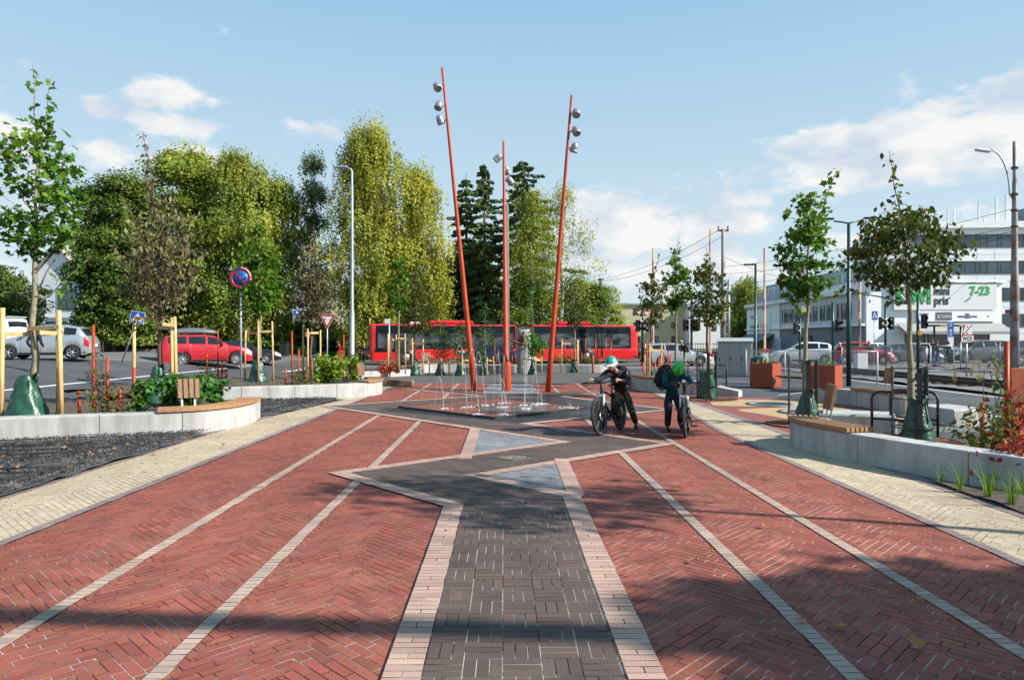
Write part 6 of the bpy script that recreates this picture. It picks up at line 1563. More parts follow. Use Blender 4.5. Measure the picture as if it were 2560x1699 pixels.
def add_head(c, loc, r, M_, hair=None, hairm='dark'):
    T = Matrix.Translation(loc) @ M_.to_4x4()
    mb = MB(); vs, fs = head_mesh('h', r); hv = [T @ Vector(v) for v in vs]
    e1 = MB()
    for sx in (-1, 1): e1.ell((sx * .29 * r, -.80 * r, .02 * r), (.11 * r, .07 * r, .065 * r), 10, 6)
    e1.v = [tuple(T @ Vector(p)) for p in e1.v]; e1.build('eye', EYE_W, c)
    e2 = MB()
    for sx in (-1, 1): e2.ell((sx * .29 * r, -.855 * r, .01 * r), (.055 * r, .03 * r, .055 * r), 8, 5)
    for sx in (-1, 1): e2.box((sx * .30 * r, -.86 * r, .22 * r), (.26 * r, .05 * r, .05 * r))
    e2.v = [tuple(T @ Vector(p)) for p in e2.v]; e2.build('iris', EYE_D, c)
    e3 = MB().ell((0, -.93 * r, -.60 * r), (.2 * r, .05 * r, .05 * r), 10, 5); e3.v = [tuple(T @ Vector(p)) for p in e3.v]; e3.build('mouth', LIP, c)
    if hair:
        hb = MB(); n, m_ = 24, 12; pv = []
        for i in range(m_ + 1):
            t = math.pi * .66 * i / m_
            for j in range(n):
                a = 2 * math.pi * j / n; x, y, z = math.sin(t) * math.cos(a), math.sin(t) * math.sin(a), math.cos(t)
                if y < -.1: z = max(z, .34 + .1 * math.sin(j * 2.3)) ; y = max(y, -.92)
                k = 1.07 + .035 * math.sin(j * 3.1 + i * 1.7)
                pv.append(T @ Vector((x * .80 * r * k, y * .97 * r * k, (z * 1.04 if z > 0 else z * (hair)) * r * k)))
        hb.add(pv, [(i * n + j, i * n + (j + 1) % n, (i + 1) * n + (j + 1) % n, (i + 1) * n + j) for i in range(m_) for j in range(n)], 0, True)
        hb.build('hair', HAIR[hairm], c)
    return hv, fs
def person(label, J, jacket, trousers, shoes, head_r=.105, face=Matrix.Identity(3), hair=1.0, hairm='dark', hands=None, group='people', s=1.0, bare_head=True, fist=.6, shirt_len=1.0, cat='person', bulk=1.0):
    """J: joints in world space. The body is one mesh; jacket, trousers, shoes and hair are worn over it"""
    base = Vector((J['pelvis'][0], J['pelvis'][1], min(J['ank_l'][2], J['ank_r'][2]) - .06 * s))
    j = {k: Vector(v) - base for k, v in J.items()}
    ch = Chain()
    pel = ch.pt(j['pelvis'], .088 * s); wst = ch.pt(j['pelvis'].lerp(j['chest'], .5), .082 * s, pel); cst = ch.pt(j['chest'], .098 * s, wst)
    nk = ch.pt(j['neck'], .048 * s, cst); hd = ch.pt(j['head'] + (j['neck'] - j['head']) * .35, .05 * s, nk)
    for sd in 'lr':
        sh = ch.pt(j['sho_' + sd], .050 * s, cst); el = ch.line([j['sho_' + sd].lerp(j['elb_' + sd], .5), j['elb_' + sd]], [.040 * s, .033 * s], sh)
        wr = ch.line([j['elb_' + sd].lerp(j['wri_' + sd], .5), j['wri_' + sd]], [.030 * s, .021 * s], el)
        hv = (hands or {}).get(sd)
        d = Vector(hv[0]) if hv else (j['wri_' + sd] - j['elb_' + sd]); th = Vector(hv[1]) if hv else Vector((0, -1, .2))
        hand(ch, wr, j['wri_' + sd], d, th, s, fist)
        hip = ch.pt(j['hip_' + sd], .078 * s, pel); kn = ch.line([j['hip_' + sd].lerp(j['kne_' + sd], .5), j['kne_' + sd]], [.066 * s, .048 * s], hip)
        an = ch.line([j['kne_' + sd].lerp(j['ank_' + sd], .4), j['ank_' + sd]], [.046 * s, .032 * s], kn)
        ch.pt(j['toe_' + sd], .026 * s, an)
    bm = skin_mesh('person', ch.v, ch.e, ch.r)
    body = link_mesh('person', bm, SKIN, None, base); tag(body, label, cat, group)
    hv, fs = add_head(body, j['head'], head_r * s, face, hair if bare_head else None, hairm)
    # the head is part of the same body mesh
    V = [tuple(v.co) for v in bm.vertices]; Fc = [tuple(p.vertices) for p in bm.polygons]; b0 = len(V)
    nm = bpy.data.meshes.new('person'); nm.from_pydata(V + [tuple(p) for p in hv], [], Fc + [tuple(b0 + i for i in f) for f in fs]); nm.materials.append(SKIN)
    nm.polygons.foreach_set('use_smooth', np.ones(len(nm.polygons), dtype=bool)); body.data = nm
    # jacket
    b_ = bulk; s_, s = s, s * b_; c2 = Chain(); low = j['pelvis'].lerp(j['chest'], -.28)
    p0 = c2.pt(low + (j['pelvis'] - low) * shirt_len * .2, .128 * s); p1 = c2.pt(j['pelvis'].lerp(j['chest'], .5), .122 * s, p0); p2 = c2.pt(j['chest'], .130 * s, p1); p3 = c2.pt(j['chest'].lerp(j['neck'], .8), .072 * s, p2)
    for sd in 'lr':
        a = c2.pt(j['sho_' + sd], .086 * s, p2); b = c2.line([j['sho_' + sd].lerp(j['elb_' + sd], .45), j['elb_' + sd]], [.060 * s, .052 * s], a); c2.line([j['elb_' + sd].lerp(j['wri_' + sd], .5), j['elb_' + sd].lerp(j['wri_' + sd], .93)], [.046 * s, .036 * s], b)
    link_mesh('jacket', skin_mesh('jacket', c2.v, c2.e, c2.r), jacket, body)
    c3 = Chain(); q = c3.pt(j['pelvis'].lerp(j['chest'], .34), .106 * s); q2 = c3.pt(j['pelvis'] + Vector((0, 0, -.03 * s)), .115 * s, q)
    for sd in 'lr':
        a = c3.pt(j['hip_' + sd], .092 * s, q2); b = c3.line([j['hip_' + sd].lerp(j['kne_' + sd], .5), j['kne_' + sd]], [.084 * s, .068 * s], a); c3.line([j['kne_' + sd].lerp(j['ank_' + sd], .5), j['kne_' + sd].lerp(j['ank_' + sd], .96)], [.062 * s, .055 * s], b)
    link_mesh('trousers', skin_mesh('trousers', c3.v, c3.e, c3.r), trousers, body)
    s = s_
    for sd in 'lr':
        c4 = Chain(); a, t = j['ank_' + sd], j['toe_' + sd]; d = (t - a); d.z = 0; d = d.normalized() if d.length > 1e-4 else Vector((0, -1, 0))
        c4.line([a + Vector((0, 0, .02 * s)), a - d * .035 * s + Vector((0, 0, -.03 * s))], [.042 * s, .04 * s]); c4.line([a.lerp(t, .5) + Vector((0, 0, -.005)), t], [.043 * s, .036 * s], 1)
        link_mesh('shoe', skin_mesh('shoe', c4.v, c4.e, c4.r), shoes, body)
    return body
def look(yaw, pitch=0, roll=0): return (Matrix.Rotation(yaw, 3, 'Z') @ Matrix.Rotation(pitch, 3, 'X') @ Matrix.Rotation(roll, 3, 'Y'))
def helmet(parent, loc, r, M_, m1, m2, label=None, visor=True):
    """vented shell in two colours with a visor"""
    T = Matrix.Translation(loc) @ M_.to_4x4(); n, m_ = 36, 14
    mb = MB(); mi_grid = []
    P = []
    for i in range(m_ + 1):
        t = math.pi * .56 * i / m_
        for j in range(n):
            a = 2 * math.pi * j / n; x, y, z = math.sin(t) * math.cos(a), math.sin(t) * math.sin(a), math.cos(t)
            rib = 1 + .035 * (math.cos(a * 6) > .2) * (i < m_ - 2)
            P.append(T @ Vector((x * .90 * r * rib, y * 1.12 * r * rib, (z * 1.0 - .05) * r * rib)))
    fs, ms = [], []
    for i in range(m_):
        for j in range(n):
            fs.append((i * n + j, i * n + (j + 1) % n, (i + 1) * n + (j + 1) % n, (i + 1) * n + j))
            vent = (i in (3, 4, 5, 7, 8, 9)) and (j % 6 in (0, 1))
            ms.append(2 if vent else (1 if i >= m_ - 3 else 0))
    b = len(mb.v); mb.v += [tuple(p) for p in P]
    mb.f += [list(f) for f in fs]; mb.m += ms; mb.sm += [True] * len(fs)
    o = mb.build('helmet', [m1, m2, M['plastic']], parent)
    if visor:
        vb = MB(); pts = []
        for k in range(9):
            a = -math.pi / 2 + (k - 4) / 4 * .85
            for q, dz_ in ((1.02, -.02), (1.42, -.16), (1.42, -.20), (1.02, -.09)): pts.append(T @ Vector((math.cos(a) * .92 * r * q, math.sin(a) * 1.12 * r * q, dz_ * r)))
        vb.add(pts, [(k * 4 + j, k * 4 + (j + 1) % 4, (k + 1) * 4 + (j + 1) % 4, (k + 1) * 4 + j) for k in range(8) for j in range(4)] + [(0, 1, 2, 3), (35, 34, 33, 32)], 0, True)
        vb.build('visor', m2, o)
    sb = MB()
    for sx in (-1, 1): sb.tube([T @ Vector((sx * .82 * r, .1 * r, -.2 * r)), T @ Vector((sx * .7 * r, -.3 * r, -.75 * r)), T @ Vector((0, -.5 * r, -1.12 * r))], .006, 5)
    sb.build('strap', M['plastic'], o)
    return o
def pack_mesh(label, loc, rz, tilt, m_, size=(.30, .17, .42)):
    c = thing('backpack', label, 'backpack', loc, rz)
    T = Matrix.Rotation(tilt, 3, 'X')
    mb = MB().ell((0, 0, 0), (size[0] / 2 * 1.08, size[1] / 2 * 1.15, size[2] / 2 * 1.05), 16, 12, M=T)
    mb.v = [(x, y, z) for x, y, z in mb.v]; mb.build('pack', m_, c)
    mb = MB().box(T @ Vector((0, size[1] * .52, -.08)), (size[0] * .75, .07, size[2] * .42), M=T, bev=.03); mb.build('pocket', m_, c)
    mb = MB()
    for sx in (-1, 1): mb.tube([T @ Vector(p) for p in ((sx * .11, -size[1] * .3, .19), (sx * .13, -size[1] * .8, .22), (sx * .15, -size[1] * 1.5, .10), (sx * .16, -size[1] * 1.25, -.08), (sx * .14, -size[1] * .35, -.17))], .016, 6)
    mb.tube([T @ Vector((sx * .14, -.02, -.17)) for sx in (1, 1.05)] + [T @ Vector((.2, .0, -.42))], .006, 5); mb.build('strap', M['plastic'], c)
    return c
# --- bicycles: x forward, front wheel ahead
def bicycle(label, fr, re, R_=.345, frame_m=None, accent=None, steer=0.0, lean=0.0):
    fr, re = Vector((*fr, 0)), Vector((*re, 0)); d = fr - re; ang = math.atan2(d.y, d.x); wb = d.length
    c = thing('bicycle', label, 'bicycle', tuple(re), ang, 'bicycles of the two boys'); c.rotation_euler = (lean, 0, ang)
    accent = accent or frame_m
    Q = Matrix.Rotation(R(90), 3, 'X')
    def whl(x):
        prof = [(R_ - .028 + .028 * math.cos(a), .026 * math.sin(a)) for a in [2 * math.pi * k / 10 for k in range(11)]]
        w = MB().lathe(prof, (0, 0, 0), 40, M=Q).build('wheel', M['tyre'], c, (x, 0, R_))
        MB().lathe([(R_ - .055, -.012), (R_ - .042, -.014), (R_ - .042, .014), (R_ - .055, .012), (R_ - .055, -.012)], (0, 0, 0), 40, M=Q).build('rim', M['grey_steel'], w)
        sp_ = MB()
        for k in range(28):
            a = 2 * math.pi * k / 28; a2 = a + (.22 if k % 2 else -.22); y = .028 if k % 4 < 2 else -.028
            sp_.tube([(.022 * math.cos(a2), y, .022 * math.sin(a2)), ((R_ - .05) * math.cos(a), 0, (R_ - .05) * math.sin(a))], .0016, 3, cap=False)
        sp_.build('spokes', M['steel'], w)
        MB().lathe([(.02, -.05), (.024, -.03), (.018, 0), (.024, .03), (.02, .05)], (0, 0, 0), 12, M=Q).build('hub', M['dark_metal'], w)
        MB().lathe([(.04, -.002), (.085, -.002), (.085, .002), (.04, .002)], (0, .045, 0), 20, M=Q, ring=True).build('brake_disc', M['steel'], w)
        return w
    wr_ = whl(0); wf = whl(wb)
    bb = (.42, 0, .30); ht, hb = (wb - .24, 0, .80), (wb - .20, 0, .66); st = (.26, 0, .74); ax = (0, 0, R_); fx = (wb, 0, R_)
    fm = MB().tube([bb, hb], .026, 10); fm.tube([ht, (.30, 0, .66)], .020, 10); fm.tube([bb, st], .019, 10); fm.tube([hb, ht], .028, 10)
    for y in (-.06, .06):
        fm.tube([(bb[0], y * .6, bb[2]), (0, y, R_)], .011, 6); fm.tube([(.29, y * .4, .66), (0, y, R_)], .010, 6)
    fm.build('frame', frame_m, c)
    fk = MB()
    for y in (-.062, .062): fk.tube([(wb - .185, y, .70), (wb - .09, y, .50)], .018, 8)
    fk.box((wb - .187, 0, .70), (.05, .15, .05), bev=.01); fk.tube([(wb - .19, 0, .68), ht], .016, 8); fk.build('fork', M['white_metal'] if accent is not frame_m else M['dark_metal'], c)
    lf = MB()
    for y in (-.062, .062): lf.tube([(wb - .10, y, .52), (wb, y, R_)], .022, 8)
    lf.build('fork_leg', M['dark_metal'], c)
    hbm = MB(); sx, sz = wb - .26, .93
    hbm.tube([ht, (sx, 0, .90), (sx + .05, 0, sz)], .018, 8); cs, sn = math.cos(steer), math.sin(steer)
    def hp(x, y): return (sx + .05 + x * cs - y * sn, x * sn + y * cs, 0)
    bar = [(-.05, -.33, .02), (-.02, -.20, .02), (0, -.08, 0), (0, .08, 0), (-.02, .20, .02), (-.05, .33, .02)]
    hbm.tube([Vector(hp(x, y)) + Vector((0, 0, sz + z)) for x, y, z in bar], .013, 8); hbm.build('handlebar', M['dark_metal'], c)
    gp = MB()
    for sg in (-1, 1):
        gp.tube([Vector(hp(-.05, sg * .34)) + Vector((0, 0, sz + .02)), Vector(hp(-.03, sg * .22)) + Vector((0, 0, sz + .02))], .018, 8)
        gp.tube([Vector(hp(.0, sg * .20)) + Vector((0, 0, sz + .0)), Vector(hp(.05, sg * .22)) + Vector((0, 0, sz - .02)), Vector(hp(.02, sg * .31)) + Vector((0, 0, sz - .03))], .006, 5)
    gp.build('grip', M['black'], c)
    cb = MB()
    for sg in (-1, 1): cb.tube([Vector(hp(.03, sg * .18)) + Vector((0, 0, sz)), Vector(hp(.14, sg * .10)) + Vector((0, 0, sz - .05)), Vector(hp(.06, sg * .04)) + Vector((0, 0, sz - .20)), (wb - .12, .05 * sg, .5)], .004, 5)
    cb.build('cable', accent, c)
    sd = MB().tube([st, (.235, 0, .84)], .013, 8).build('seat_post', M['dark_metal'], c)
    s_ = MB(); vs = []
    for i in range(8):
        t = i / 7; x = .10 + .27 * t; w = .075 * (1 - t) ** .8 + .022
        vs += [(x, -w, .845), (x, -w * .6, .868), (x, 0, .875), (x, w * .6, .868), (x, w, .845)]
    s_.add(vs, [(i * 5 + j, (i + 1) * 5 + j, (i + 1) * 5 + j + 1, i * 5 + j + 1) for i in range(7) for j in range(4)] + [(4, 3, 2, 1, 0), (35, 36, 37, 38, 39)], 0, True); s_.build('saddle', M['plastic'], c)
    cr = MB().lathe([(.05, -.002), (.085, -.003), (.088, .003), (.05, .002)], (bb[0], -.055, bb[2]), 24, M=Q, ring=True)
    cr.lathe([(.001, -.07), (.022, -.07), (.022, .07), (.001, .07)], bb, 10, M=Q)
    ca = R(-65)
    for sg in (-1, 1): cr.beam((bb[0], sg * .075, bb[2]), (bb[0] + sg * .165 * math.cos(ca), sg * .09, bb[2] + sg * .165 * math.sin(ca)), .022, .014)
    cr.build('crank', M['dark_metal'], c)
    for sg in (-1, 1):
        p = MB(); px, pz = bb[0] + sg * .165 * math.cos(ca), bb[2] + sg * .165 * math.sin(ca)
        for dx in (-.04, .04): p.box((px + dx, sg * .145, pz), (.014, .09, .02))
        for dy in (-.045, .045): p.box((px, sg * .145 + dy, pz), (.09, .014, .018))
        p.tube([(px, sg * .09, pz), (px, sg * .185, pz)], .008, 6); p.build('pedal', M['plastic'], c)
    chn = MB().tube([(bb[0], -.055, bb[2] + .085), (0, -.05, R_ + .045)], .005, 5); chn.tube([(bb[0], -.055, bb[2] - .085), (.05, -.05, R_ - .12), (0, -.05, R_ - .04)], .005, 5); chn.build('chain', M['dark_metal'], c)
    mg = MB().box((wb - .28, .02, R_ + .38), (.5, .07, .012), bev=.004); mg.v = [(x - .0, y, z) for x, y, z in mg.v]; 
    return c
TEAL_P = mat('teal_bike_paint', (.01, .22, .20), .3, coat=.5); BK_P = mat('black_bike_paint', (.015, .016, .018), .3, coat=.5); RED_B = mat('red_bike_paint', (.5, .02, .03), .3, coat=.5)
bicycle('black and teal mountain bike with fat tyres, pushed by the boy in the white-visored helmet', (1.585, 12.40), (2.073, 13.30), .345, BK_P, TEAL_P, steer=R(12), lean=R(7))
bicycle('black mountain bike with red cables, pushed by the boy in the green helmet', (3.01, 12.14), (3.29, 13.06), .345, BK_P, RED_B, steer=R(-8), lean=R(3))
SHOE = mat('dark_shoe', (.02, .02, .022), .6, var=.2)
k1 = person('boy in black jacket and camouflage trousers leaning over his bike, mint and white helmet', dict(
    pelvis=(2.06, 13.25, .76), chest=(1.95, 12.93, 1.06), neck=(1.88, 12.76, 1.16), head=(1.80, 12.66, 1.25),
    sho_l=(2.10, 12.88, 1.10), elb_l=(2.12, 12.66, .92), wri_l=(1.93, 12.50, .985), sho_r=(1.75, 12.80, 1.10), elb_r=(1.58, 12.64, .98), wri_r=(1.44, 12.52, .985),
    hip_l=(2.14, 13.24, .72), kne_l=(2.22, 13.10, .44), ank_l=(2.37, 13.36, .10), toe_l=(2.33, 13.20, .035),
    hip_r=(1.99, 13.22, .72), kne_r=(1.93, 12.92, .47), ank_r=(2.03, 13.10, .20), toe_r=(1.98, 12.94, .155)),
    CL['black'], CL['camo'], SHOE, .112, look(R(-26), R(16)), bare_head=False, s=.86, bulk=1.22, group='two boys with bikes',
    hands=dict(l=((-.8, -.6, .1), (-.5, .3, .6)), r=((-.85, -.5, 0), (.3, -.4, .7))), fist=.85)
hb_ = Vector(k1.location)
helmet(k1, Vector((1.80, 12.672, 1.292)) - hb_, .122, look(R(-26), R(14)), mat('mint_shell', (.01, .42, .30), .35, coat=.4), mat('white_shell', (.72, .74, .76), .4))
for (p, r_) in (((1.93, 12.87, .475), .062),):
    MB().ell(Vector(p) - hb_, (r_, .05, .085), 12, 8).build('knee_pad', CL['black'], k1)
pack_mesh('dark blue backpack on the leaning boy', (2.05, 13.06, 1.07), R(-18), R(46), CL['navy'], (.28, .18, .40))
k2 = person('boy in teal jacket and dark trousers looking down, in a bright green helmet', dict(
    pelvis=(3.00, 13.12, .70), chest=(2.99, 12.98, .98), neck=(3.0, 12.84, 1.10), head=(3.01, 12.70, 1.155),
    sho_l=(3.17, 12.95, 1.07), elb_l=(3.28, 12.80, .93), wri_l=(3.24, 12.58, .88), sho_r=(2.82, 12.92, 1.06), elb_r=(2.79, 12.76, .88), wri_r=(2.95, 12.55, .915),
    hip_l=(3.08, 13.12, .66), kne_l=(3.13, 12.96, .40), ank_l=(3.18, 13.26, .14), toe_l=(3.19, 13.14, .04),
    hip_r=(2.92, 13.12, .66), kne_r=(2.90, 12.98, .36), ank_r=(2.90, 13.06, .075), toe_r=(2.90, 12.88, .035)),
    CL['teal'], CL['dark'], SHOE, .108, look(R(4), R(52)), bare_head=False, s=.88, bulk=1.2, group='two boys with bikes',
    hands=dict(l=((.1, -1, -.1), (-.9, -.2, .2)), r=((.75, -.6, 0), (.3, .7, .6))), fist=.85)
hb_ = Vector(k2.location)
helmet(k2, Vector((3.012, 12.685, 1.19)) - hb_, .128, look(R(4), R(52)), mat('green_shell', (.01, .62, .06), .35, coat=.4), mat('green_shell_edge', (.008, .45, .05), .35, coat=.4), visor=False)
pack_mesh('large black backpack on the boy in the teal jacket', (2.86, 13.17, 1.0), R(18), R(22), CL['black'], (.32, .24, .50))
# --- passers-by
def standing(label, loc, ang, h, jacket, trousers, hairm='dark', stride=.0, hair=1.0, shoes=SHOE, bend=0.0, arms=.0, group='passers-by', long_coat=False):
    s = h / 1.75; f = Vector((math.cos(ang), math.sin(ang), 0)); l = Vector((-f.y, f.x, 0)); b = Vector(loc)
    def p(fw, lf, up): return tuple(b + f * fw * s + l * lf * s + Vector((0, 0, up * s)))
    st_2 = stride
    J = dict(pelvis=p(0, 0, .92), chest=p(.05 + bend * .3, 0, 1.28), neck=p(.06 + bend * .45, 0, 1.47), head=p(.09 + bend * .6, 0, 1.61),
             sho_l=p(.05 + bend * .3, .19, 1.40), elb_l=p(-.02 - stride * .3, .24, 1.13), wri_l=p(.12 - stride * .3 + arms, .22, .92 + arms), sho_r=p(.05 + bend * .3, -.19, 1.40), elb_r=p(.0 + stride * .3, -.24, 1.13), wri_r=p(.14 + stride * .4 + arms, -.22, .93 + arms),
             hip_l=p(0, .09, .88), kne_l=p(.05 + stride * .5, .10, .48), ank_l=p(-.02 + stride, .10, .085), toe_l=p(.13 + stride, .11, .035),
             hip_r=p(0, -.09, .88), kne_r=p(.03 - stride * .3, -.10, .48), ank_r=p(-.04 - stride, -.10, .09 + abs(stride) * .15), toe_r=p(.11 - stride, -.11, .035))
    return person(label, J, jacket, trousers, shoes, .108, look(ang + R(90), R(12) if bend else 0), hair, hairm, group=group, s=s, fist=.35, shirt_len=1.6 if long_coat else 1.0)
def gp_(px, Y, dz=0): x = X_(px, Y); return (x, Y, terr(x, Y) + dz)
standing('man in black jacket and jeans walking behind the leafy maple', gp_(85, 25.8), R(80), 1.70, CL['black'], CL['jeans'], 'dark', .18)
r_ = standing('woman in a long red coat walking beside the black litter bin', gp_(849, 50.5), R(190), 1.66, CL['red'], CL['red'], 'brown', .1, 1.1, long_coat=True)
standing('grey-haired man in dark jacket and beige trousers by the silver estate car', gp_(1713, 44.6), R(200), 1.72, CL['brown'], CL['khaki'], 'grey', .10, bend=.35)
standing('white-haired woman in red jacket and jeans behind the wire fence', gp_(2102, 44.8), R(175), 1.56, CL['red'], CL['jeans'], 'white', .22)
standing('person in dark padded jacket beside the red hatchback', gp_(2176, 45.5), R(180), 1.66, CL['navy'], CL['dark'], 'grey', .14)
standing('dark-dressed person walking behind the green signal post', gp_(2302, 46.5), R(178), 1.68, CL['black'], CL['dark'], 'brown', .12)
standing('broad man in black jacket and jeans, front of the walking trio', gp_(2335, 46.5), R(185), 1.80, CL['black'], CL['jeans'], 'dark', .16)
standing('second person in black and jeans close beside the broad man', gp_(2346, 47.3), R(182), 1.66, CL['black'], CL['jeans'], 'brown', .2)
standing('last walker of the trio in dark blue, one leg kicked back', gp_(2369, 48.5), R(5), 1.62, CL['navy'], CL['dark'], 'dark', .28)
# seated man on a bench beside the bus front
sx, sy = X_(911, 52.3), 52.3
person('bald man in black sitting on a bench beside the bus front', dict(pelvis=(sx, sy, .62), chest=(sx, sy - .05, 1.0), neck=(sx, sy - .10, 1.2), head=(sx, sy - .14, 1.34), sho_l=(sx + .19, sy - .05, 1.12), elb_l=(sx + .24, sy - .12, .86), wri_l=(sx + .08, sy - .36, .80), sho_r=(sx - .19, sy - .05, 1.12), elb_r=(sx - .24, sy - .12, .86), wri_r=(sx - .08, sy - .36, .80),
    hip_l=(sx + .1, sy, .60), kne_l=(sx + .13, sy - .45, .60), ank_l=(sx + .13, sy - .42, .19), toe_l=(sx + .14, sy - .58, .14), hip_r=(sx - .1, sy, .60), kne_r=(sx - .13, sy - .45, .60), ank_r=(sx - .13, sy - .42, .19), toe_r=(sx - .14, sy - .58, .14)), CL['black'], CL['dark'], SHOE, .11, look(0), None, bare_head=False, group='passers-by')
c = thing('park_bench', 'dark bench under the seated man beside the bus front', 'bench', (sx, sy, .11))
mb = MB()
for i in range(4): mb.box((0, -.18 + i * .12, .42), (1.5, .09, .035))
mb.build('seat', M['wood_brown'], c); mb = MB()
for i in range(3): mb.box((0, .27, .60 + i * .13), (1.5, .03, .09))
mb.build('backrest', M['wood_brown'], c)
for x in (-.6, .6): mb = MB().box((x, 0, .2), (.06, .4, .4)); mb.box((x, .25, .5), (.06, .04, .8)); mb.build('leg', M['dark_metal'], c)
# ------------------------------------------------------------------ the three leaning orange light poles
SPOT_H = mat('spot_housing', (.34, .36, .39), .4, .4)
def light_pole(label, base, top, r0, r1, spots, collar=False):
    c = thing('light_pole', label, 'light pole', base, 0, 'leaning orange light poles'); t = Vector(top) - Vector(base)
    pts = [t * (i / 8) for i in range(9)]
    MB().tube(pts, [r0 + (r1 - r0) * i / 8 for i in range(9)], 20).build('pole', M['orange'], c)
    if collar: MB().lathe([(.15, 0), (.155, .01), (.155, .94), (.15, .96), (r0 * .9, .965)], (0, 0, 0), 28).build('collar', M['orange'], c)
    mb = MB()
    for k in range(6):
        a = k * 1.047; mb.box((math.cos(a) * (r0 + .05), math.sin(a) * (r0 + .05), .012), (.03, .03, .024))
    mb.build('bolt', M['orange'], c)
    for (f, side, aim) in spots:
        p = t * f; d = Vector(side).normalized(); q = p + d * .24
        s = MB().tube([p, p + d * .10, q], .018, 8); s.lathe([(.035, -.03), (.035, .03)], p + d * .1, 10)
        ob = s.build('bracket', M['grey_steel'], c)
        a = Vector(aim).normalized(); Mx = a.to_track_quat('Z', 'Y').to_matrix()
        h = MB().lathe([(.001, -.20), (.045, -.195), (.085, -.16), (.118, -.09), (.128, .0), (.128, .055), (.135, .06), (.135, .085), (.128, .09), (.128, .125), (.105, .13), (.100, .10)], q, 24, M=Mx)
        sp_ = h.build('spotlight', SPOT_H, c)
        MB().lathe([(.001, .098), (.10, .098)], q, 20, M=Mx).build('lens', M['glass'], sp_)
    return c
light_pole('tallest orange pole, leaning left over the fountain', (-1.26, 23.4, 0), (-2.34, 23.4, 10.8), .098, .036,
           [(.937, (-1, -.4, 0), (.35, -.6, -.75)), (.882, (-1, 0, 0), (-.2, -.4, -.9)), (.837, (-1, .2, 0), (.3, .3, -.8))])
light_pole('middle orange pole with a thick round collar at its foot', (-.185, 23.15, 0), (-.32, 26.3, 9.15), .100, .040,
           [(.925, (-1, .2, 0), (-.7, .2, -.6)), (.875, (.5, 1, 0), (.3, .6, -.7)), (.825, (1, .3, 0), (.5, .4, -.7))], True)
light_pole('right-hand orange pole leaning outward to the right', (1.18, 22.9, 0), (1.95, 22.9, 9.7), .098, .036,
           [(.935, (1, -.8, 0), (0, -.6, -.8)), (.878, (1, -.1, 0), (.25, -.5, -.85)), (.822, (1, .3, 0), (-.2, .3, -.9))])

# ------------------------------------------------------------------ fountain jets
WATER = bpy.data.materials.new('water_jet'); WATER.use_nodes = True
b_ = WATER.node_tree.nodes['Principled BSDF']; b_.inputs['Base Color'].default_value = (.88, .92, .95, 1); b_.inputs['Roughness'].default_value = .15; b_.inputs['Transmission Weight'].default_value = .45; b_.inputs['IOR'].default_value = 1.2; b_.inputs['Alpha'].default_value = .30
FOAM = mat('white_foam', (.75, .78, .82), .6, scale=30, bump=.8, alpha=.5)
JETL = ['low arc of water at the narrow tip of the plate', 'high arching jet crossing before the left orange pole', 'tall jet falling in front of the left orange pole', 'arching jet just right of the left orange pole', 'thin jet left of the thick collar of the middle pole', 'short jet in front of the thick collar', 'tall thin jet beside the standing stone', 'arching jet right of the middle of the plate', 'low bubbling jet at the right corner of the plate', 'small jet falling beside the middle collar', 'second thin tall jet next to the jet by the standing stone', 'splashing low jet behind the middle of the plate']
def jet(i, px, py, ytop, dx, dyaw=0.0, z0=.05):
    x, y = G(px, py, z0); h = Z_(ytop, y) - z0; rr = random.Random(i); dX = dx / F_PX * y
    c = thing('water_jet', JETL[i], 'water jet', (x, y, z0), 0, 'water jets of the fountain'); pts = []; rad = []
    n = 34
    for k in range(n + 1):
        t = k / n * 1.0; u = t * 2
        z = h * (1 - (u - 1) ** 2) if u <= 1 or True else 0
        w = .004 + .016 * max(0, u - .9); pts.append((dX * t + w * math.sin(t * 31 + i), w * math.sin(t * 23 + i * 2) + dyaw * t, max(0, z))); rad.append(.0025 + .003 * t + rr.uniform(0, .003) * (u > .7))
    MB().tube(pts, rad, 6).build('stream', WATER, c)
    mb = MB()
    for k in range(20):
        t = rr.uniform(.45, 1.0); u = t * 2; z = h * (1 - (u - 1) ** 2); s = rr.uniform(.003, .007)
        mb.ell((dX * t + rr.gauss(0, .05), dyaw * t + rr.gauss(0, .05), max(.02, z + rr.gauss(0, .06))), (s, s, s * 1.5), 5, 4)
    tag(mb.build('droplets', WATER, c), kind='stuff')
    mb = MB()
    for k in range(22):
        a = rr.uniform(0, 6.28); q = abs(rr.gauss(0, .13)); s = rr.uniform(.010, .04); mb.ell((dX + math.cos(a) * q, dyaw + math.sin(a) * q, .004), (s, s, rr.uniform(.006, .03)), 6, 4)
    tag(mb.build('splash', FOAM, c), kind='stuff')
for i, a in enumerate(((1086, 1022, 944, 25, 0), (1128, 1020, 862, 40, .2), (1164, 1037, 868, 32, .1), (1178, 1018, 880, 34, .4), (1234, 1020, 884, 20, .2), (1245, 1035, 946, 20, -.1), (1320, 1022, 868, -7, .1), (1328, 1012, 928, 20, .2), (1422, 1020, 1008, 4, 0), (1257, 1010, 890, 6, .3), (1314, 1014, 940, -3, .1), (1352, 1009, 985, 3, 0))): jet(i, *a)

